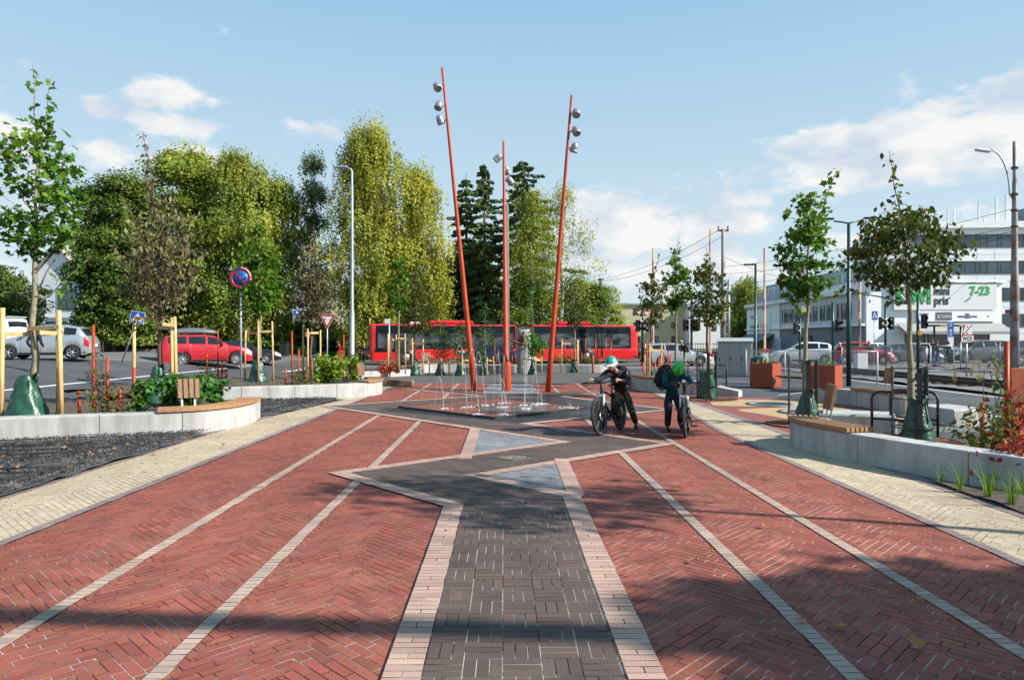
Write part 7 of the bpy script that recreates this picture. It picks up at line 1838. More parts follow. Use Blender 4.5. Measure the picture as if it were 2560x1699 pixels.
# ------------------------------------------------------------------ stakes and watering bags
def stakes(label, cx, cy, z, pts, h, ties, r=.032):
    c = thing('tree_stake_frame', label, 'tree stakes', (cx, cy, z), 0, 'timber stakes around the young trees')
    rr = random.Random(int(abs(cx) * 100)); tops = []
    for (x, y) in pts:
        t = (x * .97 + rr.uniform(-.03, .03), y * .97 + rr.uniform(-.03, .03), h * rr.uniform(.97, 1.03)); tops.append(Vector(t)); b = Vector((x, y, -.05))
        MB().tube([b, b.lerp(tops[-1], .5), tops[-1]], [r, r * .98, r * .94], 10).build('stake', M['stake'], c)
    for (a, b, f) in ties:
        p = tops[a] * 1; p.z = h * f + rr.uniform(-.03, .03); q = (Vector((0, 0, h * f)) if b < 0 else Vector((tops[b].x, tops[b].y, h * f + rr.uniform(-.05, .05))))
        d = (q - p).normalized(); n = Vector((-d.y, d.x, 0)) * (r + .012)
        MB().beam(p - d * .06 + n, q + d * .04 + n, .02, .075).build('slat', M['stake'], c)
        MB().lathe([(.010, -.02), (.010, .02)], p + n * 1.6, 6, M=Matrix.Rotation(R(90), 3, 'X')).build('bolt', M['steel'], c)
    return c
def bag(label, loc, h=.62, r=.27, seed=1, upright=False):
    rr = random.Random(seed); n, m_ = 22, 12; vs = []
    for i in range(m_ + 1):
        t = i / m_
        w = r * (1.0 - .62 * t ** 1.25) * (1.06 if .05 < t < .25 else 1) if not upright else r * (.95 - .25 * t)
        for j in range(n):
            a = 2 * math.pi * j / n; f = 1 + .13 * abs(math.sin(a * 2.5 + seed + t)) - .08 + .10 * math.sin(a * 7 + t * 9 + seed) * (1 - t * .3) + rr.uniform(-.05, .05)
            vs.append((w * f * math.cos(a) + .04 * t * math.cos(seed), w * f * math.sin(a) * .85, h * t + .03 * math.sin(a * 2 + seed) * t))
    mb = MB(); mb.add(vs, [(i * n + j, i * n + (j + 1) % n, (i + 1) * n + (j + 1) % n, (i + 1) * n + j) for i in range(m_) for j in range(n)] + [tuple(range(n - 1, -1, -1))], 0, True)
    mb.tube([(r * .25, 0, h * .96), (r * .42, .02, h * 1.10), (r * .55, 0, h * 1.06), (r * .45, 0, h * .9)], [.03, .028, .026, .02], 6)
    mb.tube([(r * .62 * math.cos(3.9), -r * .75, .05), (r * .42, -r * .5, h * .5), (r * .3, -r * .32, h * .95)], .012, 5)
    return tag(mb.build('watering_bag', M['bag'], None, loc), label, 'watering bag', 'green watering bags at the young trees')
T3 = [(-.47, -.15), (.05, .55), (.55, -.1)]
stakes('four tall stakes around the leafy maple on the left', -8.75, 12.75, .26, [(-.40, -.22), (.22, .42), (.62, -.12)], 1.98, [(0, -1, .78), (1, -1, .80), (2, -1, .83), (1, 2, .80)], .042)
bag('large green bag at the foot of the leafy maple', (-8.78, 12.68, .24), .78, .36, 3)
stakes('stakes around the withered cherry above the shrubs', -7.95, 15.85, .26, [(-.62, .0), (.03, .45), (.40, -.1)], 2.0, [(0, -1, .95), (2, -1, .86), (1, -1, .90)], .04)
bag('crumpled green bag under the withered cherry among shrubs', (-7.98, 15.75, .24), .85, .30, 5)
stakes('stakes around the bright maple beside the no parking sign', -8.5, 23.6, .26, [(-.55, .1), (.07, -.35), (.42, .1)], 2.1, [(0, -1, .80), (2, -1, .82)])
bag('green bag beside the no parking signpost', (-8.55, 23.5, .24), .78, .32, 7)
stakes('stakes around the thin dark cherry near the litter bin', -7.1, 24.7, .26, [(-.3, .1), (-.02, -.3), (.31, .1)], 1.85, [(0, 1, .88), (1, 2, .90), (1, -1, .85)])
bag('green bag half hidden behind the lime shrub', (-7.0, 24.65, .24), .80, .34, 9)
stakes('stakes around the slim yellow-green maple before the bus', -5.15, 31.8, .2, [(-.48, 0), (-.13, .2), (.30, .05)], 1.75, [(0, 1, .88), (1, -1, .86), (2, -1, .9)])
stakes('tall stakes around the dark drooping cherry before the bus', -4.65, 33.6, 0, [(-.28, .1), (-.09, -.2), (.39, -.1), (-.17, .4)], 1.78, [(0, -1, .84), (1, -1, .86), (2, -1, .85)])
bag('green bag under the dark drooping cherry before the bus', (-4.66, 33.5, 0), .70, .26, 11)
for i, (x, y, ls, lb) in enumerate(((-3.45, 33.7, 'short stakes around the shortest small oak', 'green bag at the shortest small oak'), (-2.45, 33.4, 'short stakes around the oak behind the left orange pole', 'green bag at the oak behind the left orange pole'), (-1.3, 33.9, 'short stakes around the tallest small oak', 'wide green bag at the tallest small oak'), (1.05, 34.3, 'short stakes around the spire tree beside the stone', 'green bag at the spire tree beside the stone'))):
    stakes(ls, x, y, 0, [(-.55, .1), (.08, -.25), (.42, .1)], .88, [(0, 1, .85), (1, 2, .82)], .03); bag(lb, (x - .02, y - .05, 0), .56, .24, 20 + i)
stakes('three pale stakes around the young brown-green cherry', 3.3, 36.8, 0, [(-.72, -.1), (.12, -.3), (.20, .05)], 1.70, [(0, -1, .88), (1, -1, .85)]); bag('green bag at the young brown-green cherry', (3.25, 36.7, 0), .60, .26, 25)
stakes('pale stakes in the grey planter beside the silver estate car', 4.75, 23.9, .26, [(-.26, -.1), (-.12, -.35), (.36, .1)], 1.30, [(0, 1, .9), (1, -1, .82), (2, -1, .84)], .028); bag('small green bag on the grey planter behind the two boys', (4.78, 23.7, .24), .42, .18, 27)
bag('squat green bag tied to the cherry by the bike hoops', (5.58, 19.95, 0), .78, .27, 29, True)
bag('green bag with a pale ridge at the slender playground maple', (5.85, 13.92, 0), .66, .26, 31)
bag('folded green bag at the broad dark cherry behind the shaded wall', (6.72, 11.6, 0), .72, .26, 33)
# black guards round three trees, and rusty grates
def guard(label, x, y, h, rings, r=.30):
    c = thing('tree_guard', label, 'tree guard', (x, y, 0), 0, 'black tree guards')
    for k in range(3):
        a = R(20 + 120 * k); MB().box((r * math.cos(a), r * math.sin(a), h / 2), (.085, .018, h), rz=a + R(90)).build('post', M['dark_metal'], c)
    for f in rings:
        mb = MB(); n = 32
        vs = [(q * math.cos(2 * math.pi * k / n), q * math.sin(2 * math.pi * k / n), z) for z in (h * f - .006, h * f + .006) for q in (r - .04, r + .03) for k in range(n)]
        mb.add(vs, [(k, (k + 1) % n, n + (k + 1) % n, n + k) for k in range(n)] + [(3 * n + k, 3 * n + (k + 1) % n, 2 * n + (k + 1) % n, 2 * n + k) for k in range(n)] + [(n + k, n + (k + 1) % n, 3 * n + (k + 1) % n, 3 * n + k) for k in range(n)] + [(2 * n + k, 2 * n + (k + 1) % n, (k + 1) % n, k) for k in range(n)])
        mb.build('ring', M['dark_metal'], c)
guard('black guard around the cherry by the bike hoops', 5.58, 20.0, 1.35, (.30, .62, .97)); guard('black guard around the slender playground maple', 5.85, 14.0, 1.30, (.15, .56, .98)); guard('black guard around the broad dark cherry', 6.68, 11.67, 1.25, (.2, .58, .98))
def grate(label, x, y, r=.75):
    c = thing('tree_grate', label, 'tree grate', (x, y, .018), 0, 'rusty tree grates')
    mb = MB().lathe([(r, 0), (r, .014), (r - .05, .016), (r - .05, 0)], (0, 0, 0), 40, ring=True)
    for k in range(28):
        a = 2 * math.pi * k / 28; mb.beam((.34 * math.cos(a), .34 * math.sin(a), .007), ((r - .05) * math.cos(a), (r - .05) * math.sin(a), .007), .045, .014)
    mb.lathe([(.36, 0), (.36, .014), (.31, .014), (.31, 0)], (0, 0, 0), 30, ring=True); mb.build('grate', M['rust'], c)
    MB().lathe([(.001, -.004), (r, -.004)], (0, 0, 0), 30).build('pit', M['soil'], c)
grate('rusty grate under the cherry by the bike hoops', 5.58, 20.0, .85); grate('rusty grate under the slender playground maple', 5.85, 14.0); grate('rusty grate under the broad dark cherry', 6.68, 11.67)

# ------------------------------------------------------------------ orange posts
ORD = ['tallest', 'second tallest', 'third tallest', 'fourth tallest', 'fifth tallest', 'sixth tallest', 'seventh tallest', 'eighth tallest', 'ninth tallest', 'tenth tallest', 'eleventh tallest', 'twelfth tallest', 'thirteenth tallest', 'fourteenth tallest', 'fifteenth tallest', 'shortest']
def posts(place, z, lst, r=.026):
    L_ = sorted(lst, key=lambda a: a[1] - a[2])
    for (px, pt, pb) in lst:
        x, y = G(px, pb, z); h = Z_(pt, y) - z; k = L_.index((px, pt, pb)); nm = 'shortest' if k == len(L_) - 1 else ORD[min(k, 14)]
        rr = random.Random(px); mb = MB().tube([(0, 0, -.05), (rr.uniform(-.01, .01), 0, h)], r, 12)
        tag(mb.build('orange_post', M['orange'], None, (x, y, z)), nm + ' orange post ' + place, 'post', 'thin orange posts in the beds')
posts('in the bed beside the large watering bag', .26, [(198, 975, 1045), (233, 812, 1043), (268, 892, 1042), (300, 970, 1039), (334, 919, 1037)])
posts('behind the first bench with the wire dome', .26, [(517, 879, 948), (545, 825, 945), (554, 884, 949)])
posts('in the bed under the give way sign', .26, [(714, 922, 964), (730, 828, 962), (747, 874, 962), (764, 923, 961), (780, 893, 961)])
posts('by the grey lamp post and lime shrub', .26, [(854, 876, 947), (859, 836, 948), (866, 913, 949)])
posts('in the curbed bed before the bus front wheel', .2, [(964, 905, 929), (976, 849, 929), (987, 900, 928), (1003, 886, 926)])
posts('in the low bed under the small oaks', .24, [(1150, 900, 915), (1237, 848, 912), (1246, 874, 912), (1280, 888, 911), (1289, 882, 912)])
posts('in the row behind the grey wall before the bus back wheel', .24, [(1348, 890, 913), (1390, 870, 912), (1397, 880, 912), (1412, 848, 912), (1428, 871, 912), (1454, 880, 912), (1464, 847, 912), (1473, 871, 912), (1489, 847, 912), (1496, 871, 912), (1503, 893, 912), (1510, 878, 912), (1515, 846, 912), (1525, 869, 912), (1528, 847, 911)])
posts('in the grey planter behind the boys', .26, [(1608, 905, 950), (1617, 850, 945), (1627, 880, 945), (1637, 908, 948), (1647, 893, 945), (1651, 895, 948), (1658, 880, 945), (1671, 851, 940), (1677, 882, 941)])
for (x, y, z, h, r, lab) in ((6.68, 9.45, .1, 1.58, .034, 'tall thick orange post rising behind the shaded wall'), (6.62, 9.85, .1, .72, .030, 'short orange post beside the red creeper at the shaded wall')):
    tag(MB().tube([(0, 0, 0), (0, 0, h)], r, 16).build('orange_post', M['orange'], None, (x, y, z)), lab, 'post', 'orange posts at the shaded wall')
o = MB().box((0, 0, .62), (.24, .03, 1.24), bev=.006).build('steel_upright', M['orange_steel'], None, (7.42, 10.25, .05)); tag(o, 'wide flat orange steel upright at the edge of view', 'panel')
for (px, pt, pb, lab) in ((991, 881, 938, 'stout rusty bollard by the curb of the red plants'), (1482, 888, 932, 'stout rusty bollard beside the leaning bike boy')):
    x, y = G(px, pb, 0); tag(MB().lathe([(.055, 0), (.058, .005), (.058, Z_(pt, y) - .01), (.05, Z_(pt, y))], (0, 0, 0), 18).build('bollard', M['orange_steel'], None, (x, y, 0)), lab, 'bollard', 'rusty bollards')

# ------------------------------------------------------------------ signs
def sign_post(c, h, r=.03, m_='grey_steel', top=(0, 0)): MB().tube([(0, 0, 0), (top[0], top[1], h)], r, 12).build('post', M[m_], c)
def crossing_plate(c, o, w, h, rz=0.0, roll=0.0, tall=False):
    """blue plate with a white triangle and a walking figure"""
    T = Matrix.Translation(o) @ Matrix.Rotation(rz, 4, 'Z') @ Matrix.Rotation(roll, 4, 'Y')
    def put(name, poly, y0, y1, m_, par):
        mb = MB(); n = len(poly); vs = [T @ Vector((x * w, y, z * h)) for y in (y0, y1) for x, z in poly]
        mb.add(vs, [tuple(range(n)), tuple(range(2 * n - 1, n - 1, -1))] + [(i, n + i, n + (i + 1) % n, (i + 1) % n) for i in range(n)]); return mb.build(name, m_, par)
    pl = put('plate', [(-.5, -.5), (.5, -.5), (.5, .5), (-.5, .5)], -.012, 0, M['white_sign'], c)
    put('face', [(-.47, -.47), (.47, -.47), (.47, .47), (-.47, .47)], -.015, -.012, M['blue_sign'], pl)
    b, t = (-.28, .40) if tall else (-.36, .38)
    put('triangle', [(-.40, b), (.40, b), (0, t)], -.018, -.015, M['white_sign'], pl)
    fig = MB()
    for poly in ([(-.05, .02), (.05, .02), (.06, -.14), (-.06, -.14)], [(-.06, -.13), (0, -.13), (-.09, -.34), (-.15, -.34)], [(0, -.13), (.06, -.13), (.14, -.34), (.08, -.34)], [(-.05, .0), (-.02, -.02), (-.14, -.14), (-.17, -.12)], [(.03, .0), (.05, .0), (.15, -.12), (.12, -.14)], [(-.035, .05), (.035, .05), (.035, .12), (-.035, .12)]):
        z_ = .03 if tall else 0; n = len(poly); vs = [T @ Vector((x * w, y, (z + z_) * h)) for y in (-.021, -.018) for x, z in poly]; fig.add(vs, [tuple(range(n)), tuple(range(2 * n - 1, n - 1, -1))] + [(i, n + i, n + (i + 1) % n, (i + 1) % n) for i in range(n)])
    for k in range(4):
        x = -.26 + k * .15; poly = [(x, -.35), (x + .07, -.35), (x + .055, -.27), (x + .0, -.27)] if not tall else [(x, -.27), (x + .07, -.27), (x + .055, -.18), (x, -.18)]
        n = 4; vs = [T @ Vector((q * w, y, z * h)) for y in (-.021, -.018) for q, z in poly]; fig.add(vs, [(0, 1, 2, 3), (7, 6, 5, 4)])
    fig.build('walking_figure', M['black_sign'], pl)
    return pl
def no_park():
    x, y = G(602, 958, .26); c = thing('no_parking_sign', 'round blue and red no parking sign on a tall grey post', 'road sign', (x, y, .26)); h = Z_(695, y) - .26
    sign_post(c, h + .1); Q = Matrix.Rotation(R(90), 3, 'X')
    MB().lathe([(.001, 0), (.36, 0), (.36, .02), (.001, .02)], (0, -.035, h), 40, M=Q).build('plate', M['white_sign'], c)
    fc = MB().lathe([(.262, 0), (.35, 0), (.35, .004), (.262, .004)], (0, -.055, h), 40, M=Q, ring=True); fc.beam((-.19, -.0565, h + .19), (.19, -.0565, h - .19), .002, .06, up=(1, 0, 1)); fc.build('border', M['red_sign'], c)
    MB().lathe([(.001, 0), (.264, 0), (.264, .002), (.001, .002)], (0, -.0545, h), 40, M=Q).build('face', M['blue_sign'], c)
no_park()
def give_way():
    Y = 36.0; x = X_(818, Y); c = thing('give_way_sign', 'red-edged white triangle give way sign on a grey post', 'road sign', (x, Y, 0)); sign_post(c, 2.9)
    zt, zb = Z_(785, Y), Z_(824, Y); w = .44
    def tri_(name, k, y0, y1, m_):
        cz = zt - (zt - zb) * .36; P = [(-w, zt), (w, zt), (0, zb)]; P = [(a * k, cz + (b - cz) * k) for a, b in P]; mb = MB(); mb.add([(a, y, b) for y in (y0, y1) for a, b in P], [(0, 1, 2), (5, 4, 3), (0, 3, 4, 1), (1, 4, 5, 2), (2, 5, 3, 0)]); mb.build(name, m_, c)
    tri_('plate', 1.0, -.05, -.035, M['white_sign']); tri_('border', .94, -.053, -.05, M['red_sign']); tri_('face', .58, -.056, -.053, M['white_sign'])
give_way()
x, y = -18.4, 33.0; c = thing('crossing_sign', 'leaning blue pedestrian crossing sign on a bent post', 'road sign', (x, y, terr(x, y)), 0, 'pedestrian crossing signs'); sign_post(c, 2.0, .03, 'steel', (.72, 0)); crossing_plate(c, (.76, -.04, 2.12), .68, .55, 0, R(12))
x, y = X_(757, 50), 50; c = thing('crossing_sign', 'blue pedestrian crossing sign in the shade of the trees', 'road sign', (x, y, terr(x, y)), 0, 'pedestrian crossing signs'); sign_post(c, 4.2, .07, 'dark_metal'); crossing_plate(c, (-.38, -.08, 3.35), .58, .76, R(10), 0, True)
x = X_(2186, 46); c = thing('crossing_sign', 'blue pedestrian crossing sign left of the shop sign', 'road sign', (x, 46, 0), 0, 'pedestrian crossing signs'); sign_post(c, 3.2); crossing_plate(c, (0, -.05, 3.30), .40, .60, 0, 0, True)
x = X_(2018, 47); c = thing('crossing_sign', 'blue pedestrian crossing sign behind the slender maple trunk', 'road sign', (x, 47, 0), 0, 'pedestrian crossing signs'); sign_post(c, 2.6); crossing_plate(c, (0, -.05, 3.0), .28, .56, 0, 0, True)
Y = 36.0; x = X_(973, Y); c = thing('small_sign', 'small white square sign on a thin grey post by the bus', 'sign', (x, Y, 0)); sign_post(c, 2.8, .035); MB().box((-.1, -.05, 2.66), (.26, .02, .24)).build('plate', M['white_sign'], c)
def atp():
    Y = 31.5; x = X_(2417, Y); c = thing('railway_sign', 'railway sign lettered ATP struck through, on a grey post', 'railway sign', (x, Y, 0)); z1, z2 = Z_(855, Y), Z_(838, Y)
    sign_post(c, z2 - .15, .035, 'steel'); pl = MB().box((0, -.05, (z1 + z2) / 2), (.60, .02, z2 - z1 + .03)).build('plate', M['red_sign'], c); MB().box((0, -.0615, (z1 + z2) / 2), (.54, .004, z2 - z1 - .03)).build('face', M['white_sign'], pl)
    lettering('ATP', .28, M['black_sign'], pl, (0, -.066, (z1 + z2) / 2 - .01), 0, .01, .44, .002); mb = MB().beam((-.26, -.072, (z1 + z2) / 2 + .13), (.27, -.072, (z1 + z2) / 2 - .14), .003, .02, up=(1, 0, 1)); mb.build('strike', M['black_sign'], pl)
    zc = Z_(824, Y); p2 = MB().box((.01, -.05, zc), (.40, .02, .42)).build('plate', M['white_sign'], c); mb = MB().beam((-.2, -.064, zc - .23), (.22, -.064, zc + .23), .004, .045, up=(1, 0, -1)); mb.build('strike', M['red_sign'], p2)
    mb = MB()
    for q in ((0, .13), (.0, -.15)): mb.lathe([(.001, 0), (.035, 0), (.035, .004), (.001, .004)], (q[0], -.06, zc + q[1]), 12, M=Matrix.Rotation(R(90), 3, 'X'))
    mb.add([(-.19, -.063, zc + .2), (-.19, -.063, zc - .1), (-.10, -.063, zc + .2)], [(0, 1, 2)]); mb.build('dot', M['black_sign'], p2)
atp()
Y = 52; x = X_(2376, Y); c = thing('information_column', 'tall blue and white information column before the shop', 'sign', (x, Y, 0)); MB().box((0, 0, 1.55), (.42, .14, 3.1), bev=.02).build('column', M['white_sign'], c); MB().box((.02, -.08, 2.5), (.38, .02, 1.1)).build('panel', M['blue_sign'], c)
mb = MB()
for i, z in enumerate((2.9, 2.75, 2.45, 2.35, 2.2, 2.05)): mb.box((-.02, -.094, z), (.2 - .02 * (i % 3), .006, .05))
mb.build('lettering', M['white_sign'], c)
c = thing('bus_shelter', 'slim dark shelter with an orange roof edge before the shop', 'shelter', (X_(2336, 53), 53, 0))
for a in (0, 2.0): MB().tube([(a, 0, 0), (a, 0, 2.75)], .07, 10).build('post', M['green_post'], c)
MB().box((.95, 0, 2.78), (2.6, 1.2, .12), bev=.02).build('roof', M['dark_metal'], c); mb = MB(); mb.box((.55, -.61, 2.78), (1.0, .02, .09)); mb.box((1.7, -.61, 2.78), (.35, .02, .1)); mb.build('strip', M['yellow_sign'], c)

# ------------------------------------------------------------------ lamp posts and wire poles
Y = 28.8; x = X_(880, Y); c = thing('lamp_post', 'tall light grey lamp post with a flat lamp among the left trees', 'lamp post', (x, Y, .1), 0, 'lamp posts')
MB().lathe([(.13, 0), (.13, .08), (.095, .1), (.095, 2.7), (.065, 2.85), (.055, 6), (.042, 8.55)], (0, 0, 0), 18).build('pole', M['grey_steel'], c)
MB().tube([(0, 0, 8.5), (-.05, 0, 8.62), (-.25, 0, 8.68)], .035, 8).build('arm', M['grey_steel'], c); h = MB().box((-.45, 0, 8.70), (.55, .24, .07), bev=.025); h.build('lamp_head', M['grey_steel'], c)
Y = 33.0; x = X_(1889, Y); c = thing('lamp_post', 'dark green lamp post with a flat head, behind the orange planters', 'lamp post', (x, Y, 0), 0, 'lamp posts')
MB().lathe([(.085, 0), (.085, 1.0), (.06, 1.05), (.05, 5.2)], (0, 0, 0), 16).build('pole', M['green_post'], c); MB().box((-.25, 0, 5.25), (.62, .2, .07), bev=.03).build('lamp_head', M['green_post'], c)
Y = 25.8; x = X_(2122, Y); c = thing('lamp_post', 'thick dark green lamp post with a side arm, beside the long brown bench', 'lamp post', (x, Y, 0), 0, 'lamp posts')
MB().lathe([(.085, 0), (.085, 2.4), (.07, 2.45), (.055, 6.0)], (0, 0, 0), 16).build('pole', M['green_post'], c); MB().tube([(-.55, 0, 6.08), (0, 0, 6.0), (.5, 0, 6.12)], .03, 8).build('arm', M['green_post'], c)
for sx_ in (-.85, .85): MB().box((sx_, 0, 6.16 + .03 * (sx_ > 0)), (.6, .22, .06), bev=.025).build('lamp_head', M['green_post'], c)
RPOLE = mat('rusty_mast_paint', (.30, .31, .33), .7, .2, c2=(.20, .085, .04), scale=2.5, ramp=(.42, .62), stretch=(1, 1, .5))
Y = 34.6; x = X_(2537, Y); c = thing('catenary_mast', 'tall rusty mast with a curved lamp arm at the edge of view', 'mast', (x, Y, 0), 0, 'wire masts')
MB().lathe([(.20, 0), (.19, 4.6), (.17, 4.65), (.145, 5.4), (.13, 8.0), (.11, 8.1), (.10, 9.6), (.085, 9.65), (.085, 11.5)], (0, 0, 0), 18).build('pole', RPOLE, c)
mb = MB()
for z in (7.3, 8.1, 8.9, 10.2): mb.lathe([(.15, -.05), (.16, -.05), (.16, .05), (.15, .05)], (0, 0, z), 16, ring=True)
mb.box((-.3, 0, 3.1), (.22, .18, .2)); mb.build('clamp', M['rust'], c)
arm = [(-.05, 0, 8.6)] + [(-.25 - 1.35 * (1 - math.cos(t)) * .72, 0, 8.9 + 2.2 * math.sin(t)) for t in [i / 9 * 1.62 for i in range(10)]]
MB().tube(arm, .04, 8).build('arm', M['steel'], c); e = arm[-1]; MB().box((e[0] - .30, 0, e[2] - .04), (.75, .28, .12), M=Matrix.Rotation(R(8), 3, 'Y'), bev=.05).build('lamp_head', M['white_metal'], c)
Y = 48.0; x = X_(1808, Y); c = thing('catenary_mast', 'rusty mast with a short crossarm and two insulators', 'mast', (x, Y, 0), 0, 'wire masts')
MB().lathe([(.19, 0), (.17, 5), (.14, 5.1), (.12, 9.3)], (0, 0, 0), 16).build('pole', RPOLE, c); MB().box((0, 0, 9.2), (.75, .12, .12)).build('crossarm', M['rust'], c)
for a in (-.32, .32): MB().lathe([(.02, 0), (.05, .1), (.03, .14), (.06, .2), (.03, .26)], (a, 0, 9.26), 10).build('insulator', M['plastic'], c)
Y = 52; c = thing('catenary_mast', 'slim grey mast beside the rusty crossarm mast', 'mast', (X_(1822, Y), Y, 0), 0, 'wire masts'); MB().tube([(0, 0, 0), (0, 0, 6.2)], .09, 12).build('pole', M['steel'], c)
Y = 60; c = thing('catenary_mast', 'distant mast with crossarm right of the orange poles', 'mast', (X_(1501, Y), Y, 0), 0, 'wire masts'); MB().tube([(0, 0, 0), (0, 0, 7.0)], .11, 10).build('pole', M['bark_dark'], c); MB().box((0, 0, 6.85), (.6, .1, .1)).build('crossarm', M['rust'], c)
Y = 42; tag(MB().tube([(0, 0, 0), (-.02, 0, 9.8)], [.16, .11], 14).build('timber_mast', mat('weathered_mast', (.20, .19, .17), .9, var=.3, scale=5, stretch=(6, 6, .5)), None, (X_(1268, Y), Y, 0)), 'weathered grey timber mast just behind the middle orange pole', 'mast')
# overhead wires
def wire(label, pts, sag=.4, r=.014):
    mb = MB()
    for a, b in zip(pts[:-1], pts[1:]):
        a, b = Vector(a), Vector(b); mb.tube([a.lerp(b, i / 16) - Vector((0, 0, sag * 4 * (i / 16) * (1 - i / 16))) for i in range(17)], r, 5)
    tag(mb.build('overhead_wire', M['black']), label, 'wire', 'overhead wires')
m1, m2_ = (X_(1808, 48), 48), (X_(2537, 34.6), 34.6)
wire('upper pair wire sagging from the crossarm mast to the distant mast', [(m1[0] - .3, m1[1], 9.25), (X_(1501, 60), 60, 6.9)], .5); wire('lower pair wire sagging from the crossarm mast to the distant mast', [(m1[0] + .1, m1[1], 8.9), (X_(1501, 60) + .2, 60, 6.75)], .6)
for i, (za, zb) in enumerate(((6.7, 8.2), (6.2, 7.35), (5.4, 7.1), (5.0, 6.9))): wire(['topmost', 'second highest', 'third highest', 'lowest'][i] + ' wire running from the lamp mast to the crossarm mast', [(m2_[0], m2_[1], zb), (m1[0], m1[1], za)], .35, .012)
wire('thin wire running from the lamp mast out past the office block', [(m2_[0], m2_[1], 7.8), (45, 44, 9.4)], .3); wire('thin wire leaving the crossarm mast toward the shop roof', [(m1[0], m1[1], 7.4), (FX, 66, 6.6)], .5)

# ------------------------------------------------------------------ level crossing
def signal(label, px, Y, z, heads, h=None, pm='green_post'):
    x = X_(px, Y); c = thing('traffic_light', label, 'traffic light', (x, Y, 0), 0, 'traffic lights at the crossing'); MB().tube([(0, 0, 0), (0, 0, h or z + .55)], .075, 12).build('post', M[pm], c)
    for (dx, rz) in heads:
        e = thing('signal_head', None, None); del_ = e; e.parent = c; e.location = (dx, -.05, z); e.rotation_euler = (0, 0, rz)
        bpy.data.objects.remove(e)
        Tm = Matrix.Translation((dx, -.05, z)) @ Matrix.Rotation(rz, 4, 'Z')
        mb = MB().box((0, 0, 0), (.30, .2, .78), bev=.03); mb.v = [tuple(Tm @ Vector(p)) for p in mb.v]; hd = mb.build('signal_head', M['plastic'], c)
        for dz_, m_ in ((.19, M['glass']), (-.19, M['glass'])):
            mb = MB().lathe([(.12, 0), (.125, .22), (.115, .22), (.11, .0)], (0, -.1, dz_), 16, M=Matrix.Rotation(R(90), 3, 'X'), ring=True); mb.v = [tuple(Tm @ Vector(p)) for p in mb.v]; mb.build('hood', M['plastic'], hd)
            mb = MB().lathe([(.001, 0), (.11, 0)], (0, -.105, dz_), 16, M=Matrix.Rotation(R(90), 3, 'X')); mb.v = [tuple(Tm @ Vector(p)) for p in mb.v]; mb.build('lens', m_ if dz_ < 0 else M['red_light'], hd)
        MB().beam((0, 0, z), (dx, -.02, z), .04, .04).build('bracket', M['dark_metal'], c)
def crossbuck():
    Y = 46; x = X_(1606, Y); signal('signal post carrying the red and white crossbuck', 1606, Y, Z_(814, Y), [(-.30, R(10)), (.34, R(-60))], 4.0)
    c = thing('crossbuck', 'red and white diagonal cross above the signals', 'crossing sign', (x, Y - .12, Z_(797, Y)))
    for sg in (-1, 1):
        b = MB().beam((-.38, 0, -.62 * sg), (.38, 0, .62 * sg), .02, .15, up=(1, 0, 0)); pl = b.build('arm', M['white_sign'], c)
        rm = MB()
        for f in (-.9, -.42, .42, .9): rm.beam((.38 * (f - .11), -.013, .62 * sg * (f - .11)), (.38 * (f + .11), -.013, .62 * sg * (f + .11)), .008, .152, up=(1, 0, 0))
        rm.build('red_band', M['red_sign'], pl)
crossbuck()
signal('twin traffic lights in front of the yellow flats', 1729, 46, Z_(812, 46), [(-.42, R(8)), (.06, 0), (.40, R(-30))], 4.3)
signal('traffic light turned away behind the slender maple trunk', 2000, 46, Z_(821, 46), [(-.36, R(70))], 3.2)
signal('traffic light on a green post left of the thick lamp post', 2082, 44, Z_(814, 44), [(.30, R(20))], 4.1)
signal('twin traffic lights left of the shop sign', 2214, 44.5, Z_(808, 44.5), [(-.35, R(60)), (.36, R(-55))], 4.0)
signal('traffic light with yellow parking plate on a green post', 2295, 38.5, Z_(803, 38.5), [(.32, R(-15))], 4.2)
c = thing('parking_plate', 'small yellow plate lettered P on the signal post', 'sign', (X_(2297, 38.5), 38.38, Z_(832, 38.5))); pl = MB().box((0, 0, 0), (.21, .015, .22)).build('plate', M['yellow_sign'], c); lettering('P', .17, M['black_sign'], pl, (0, -.012, 0), 0, 0, None, .002)
def boom(label, px, pt, pb, Y, base=True):
    x = X_(px, Y); c = thing('barrier_boom', label, 'crossing barrier', (x, Y, 0), 0, 'raised crossing barriers'); z0, z1 = Z_(pb, Y), Z_(pt, Y); n = int((z1 - z0) / .75); cm = [M['red_sign'], M['white_sign'], M['yellow_sign']]
    mb = MB()
    for i in range(n):
        a, b = z0 + (z1 - z0) * i / n, z0 + (z1 - z0) * (i + 1) / n; mb.box((-.035, 0, (a + b) / 2), (.07, .06, b - a), mi=0 if i % 2 else 2); mb.box((.035, 0, (a + b) / 2), (.07, .06, b - a), mi=1)
    mb.build('boom', cm, c)
    if base:
        MB().box((0, .1, z0 * .4), (.42, .4, z0 * .8), bev=.03).build('housing', M['white_metal'], c); MB().box((0, .08, z0 * .9), (.5, .42, z0 * .22), bev=.03).build('counterweight', M['red_sign'], c)
boom('raised barrier between the cabinet lamp post and the white hatchback', 1912, 620, 872, 46); boom('raised barrier behind the grey cabinet', 1776, 573, 885, 49); boom('raised barrier next to the crossbuck', 1633, 620, 880, 50); boom('raised barrier right of the thick green lamp post', 2150, 690, 868, 45)
c = thing('crossing_cabinet', 'low grey box with red top behind the wire fence', 'cabinet', (X_(2152, 40), 40, 0)); MB().box((0, 0, .5), (.6, .45, 1.0), bev=.02).build('housing', M['white_metal'], c); MB().box((0, 0, 1.06), (.66, .5, .1), bev=.01).build('lid', M['red_sign'], c)
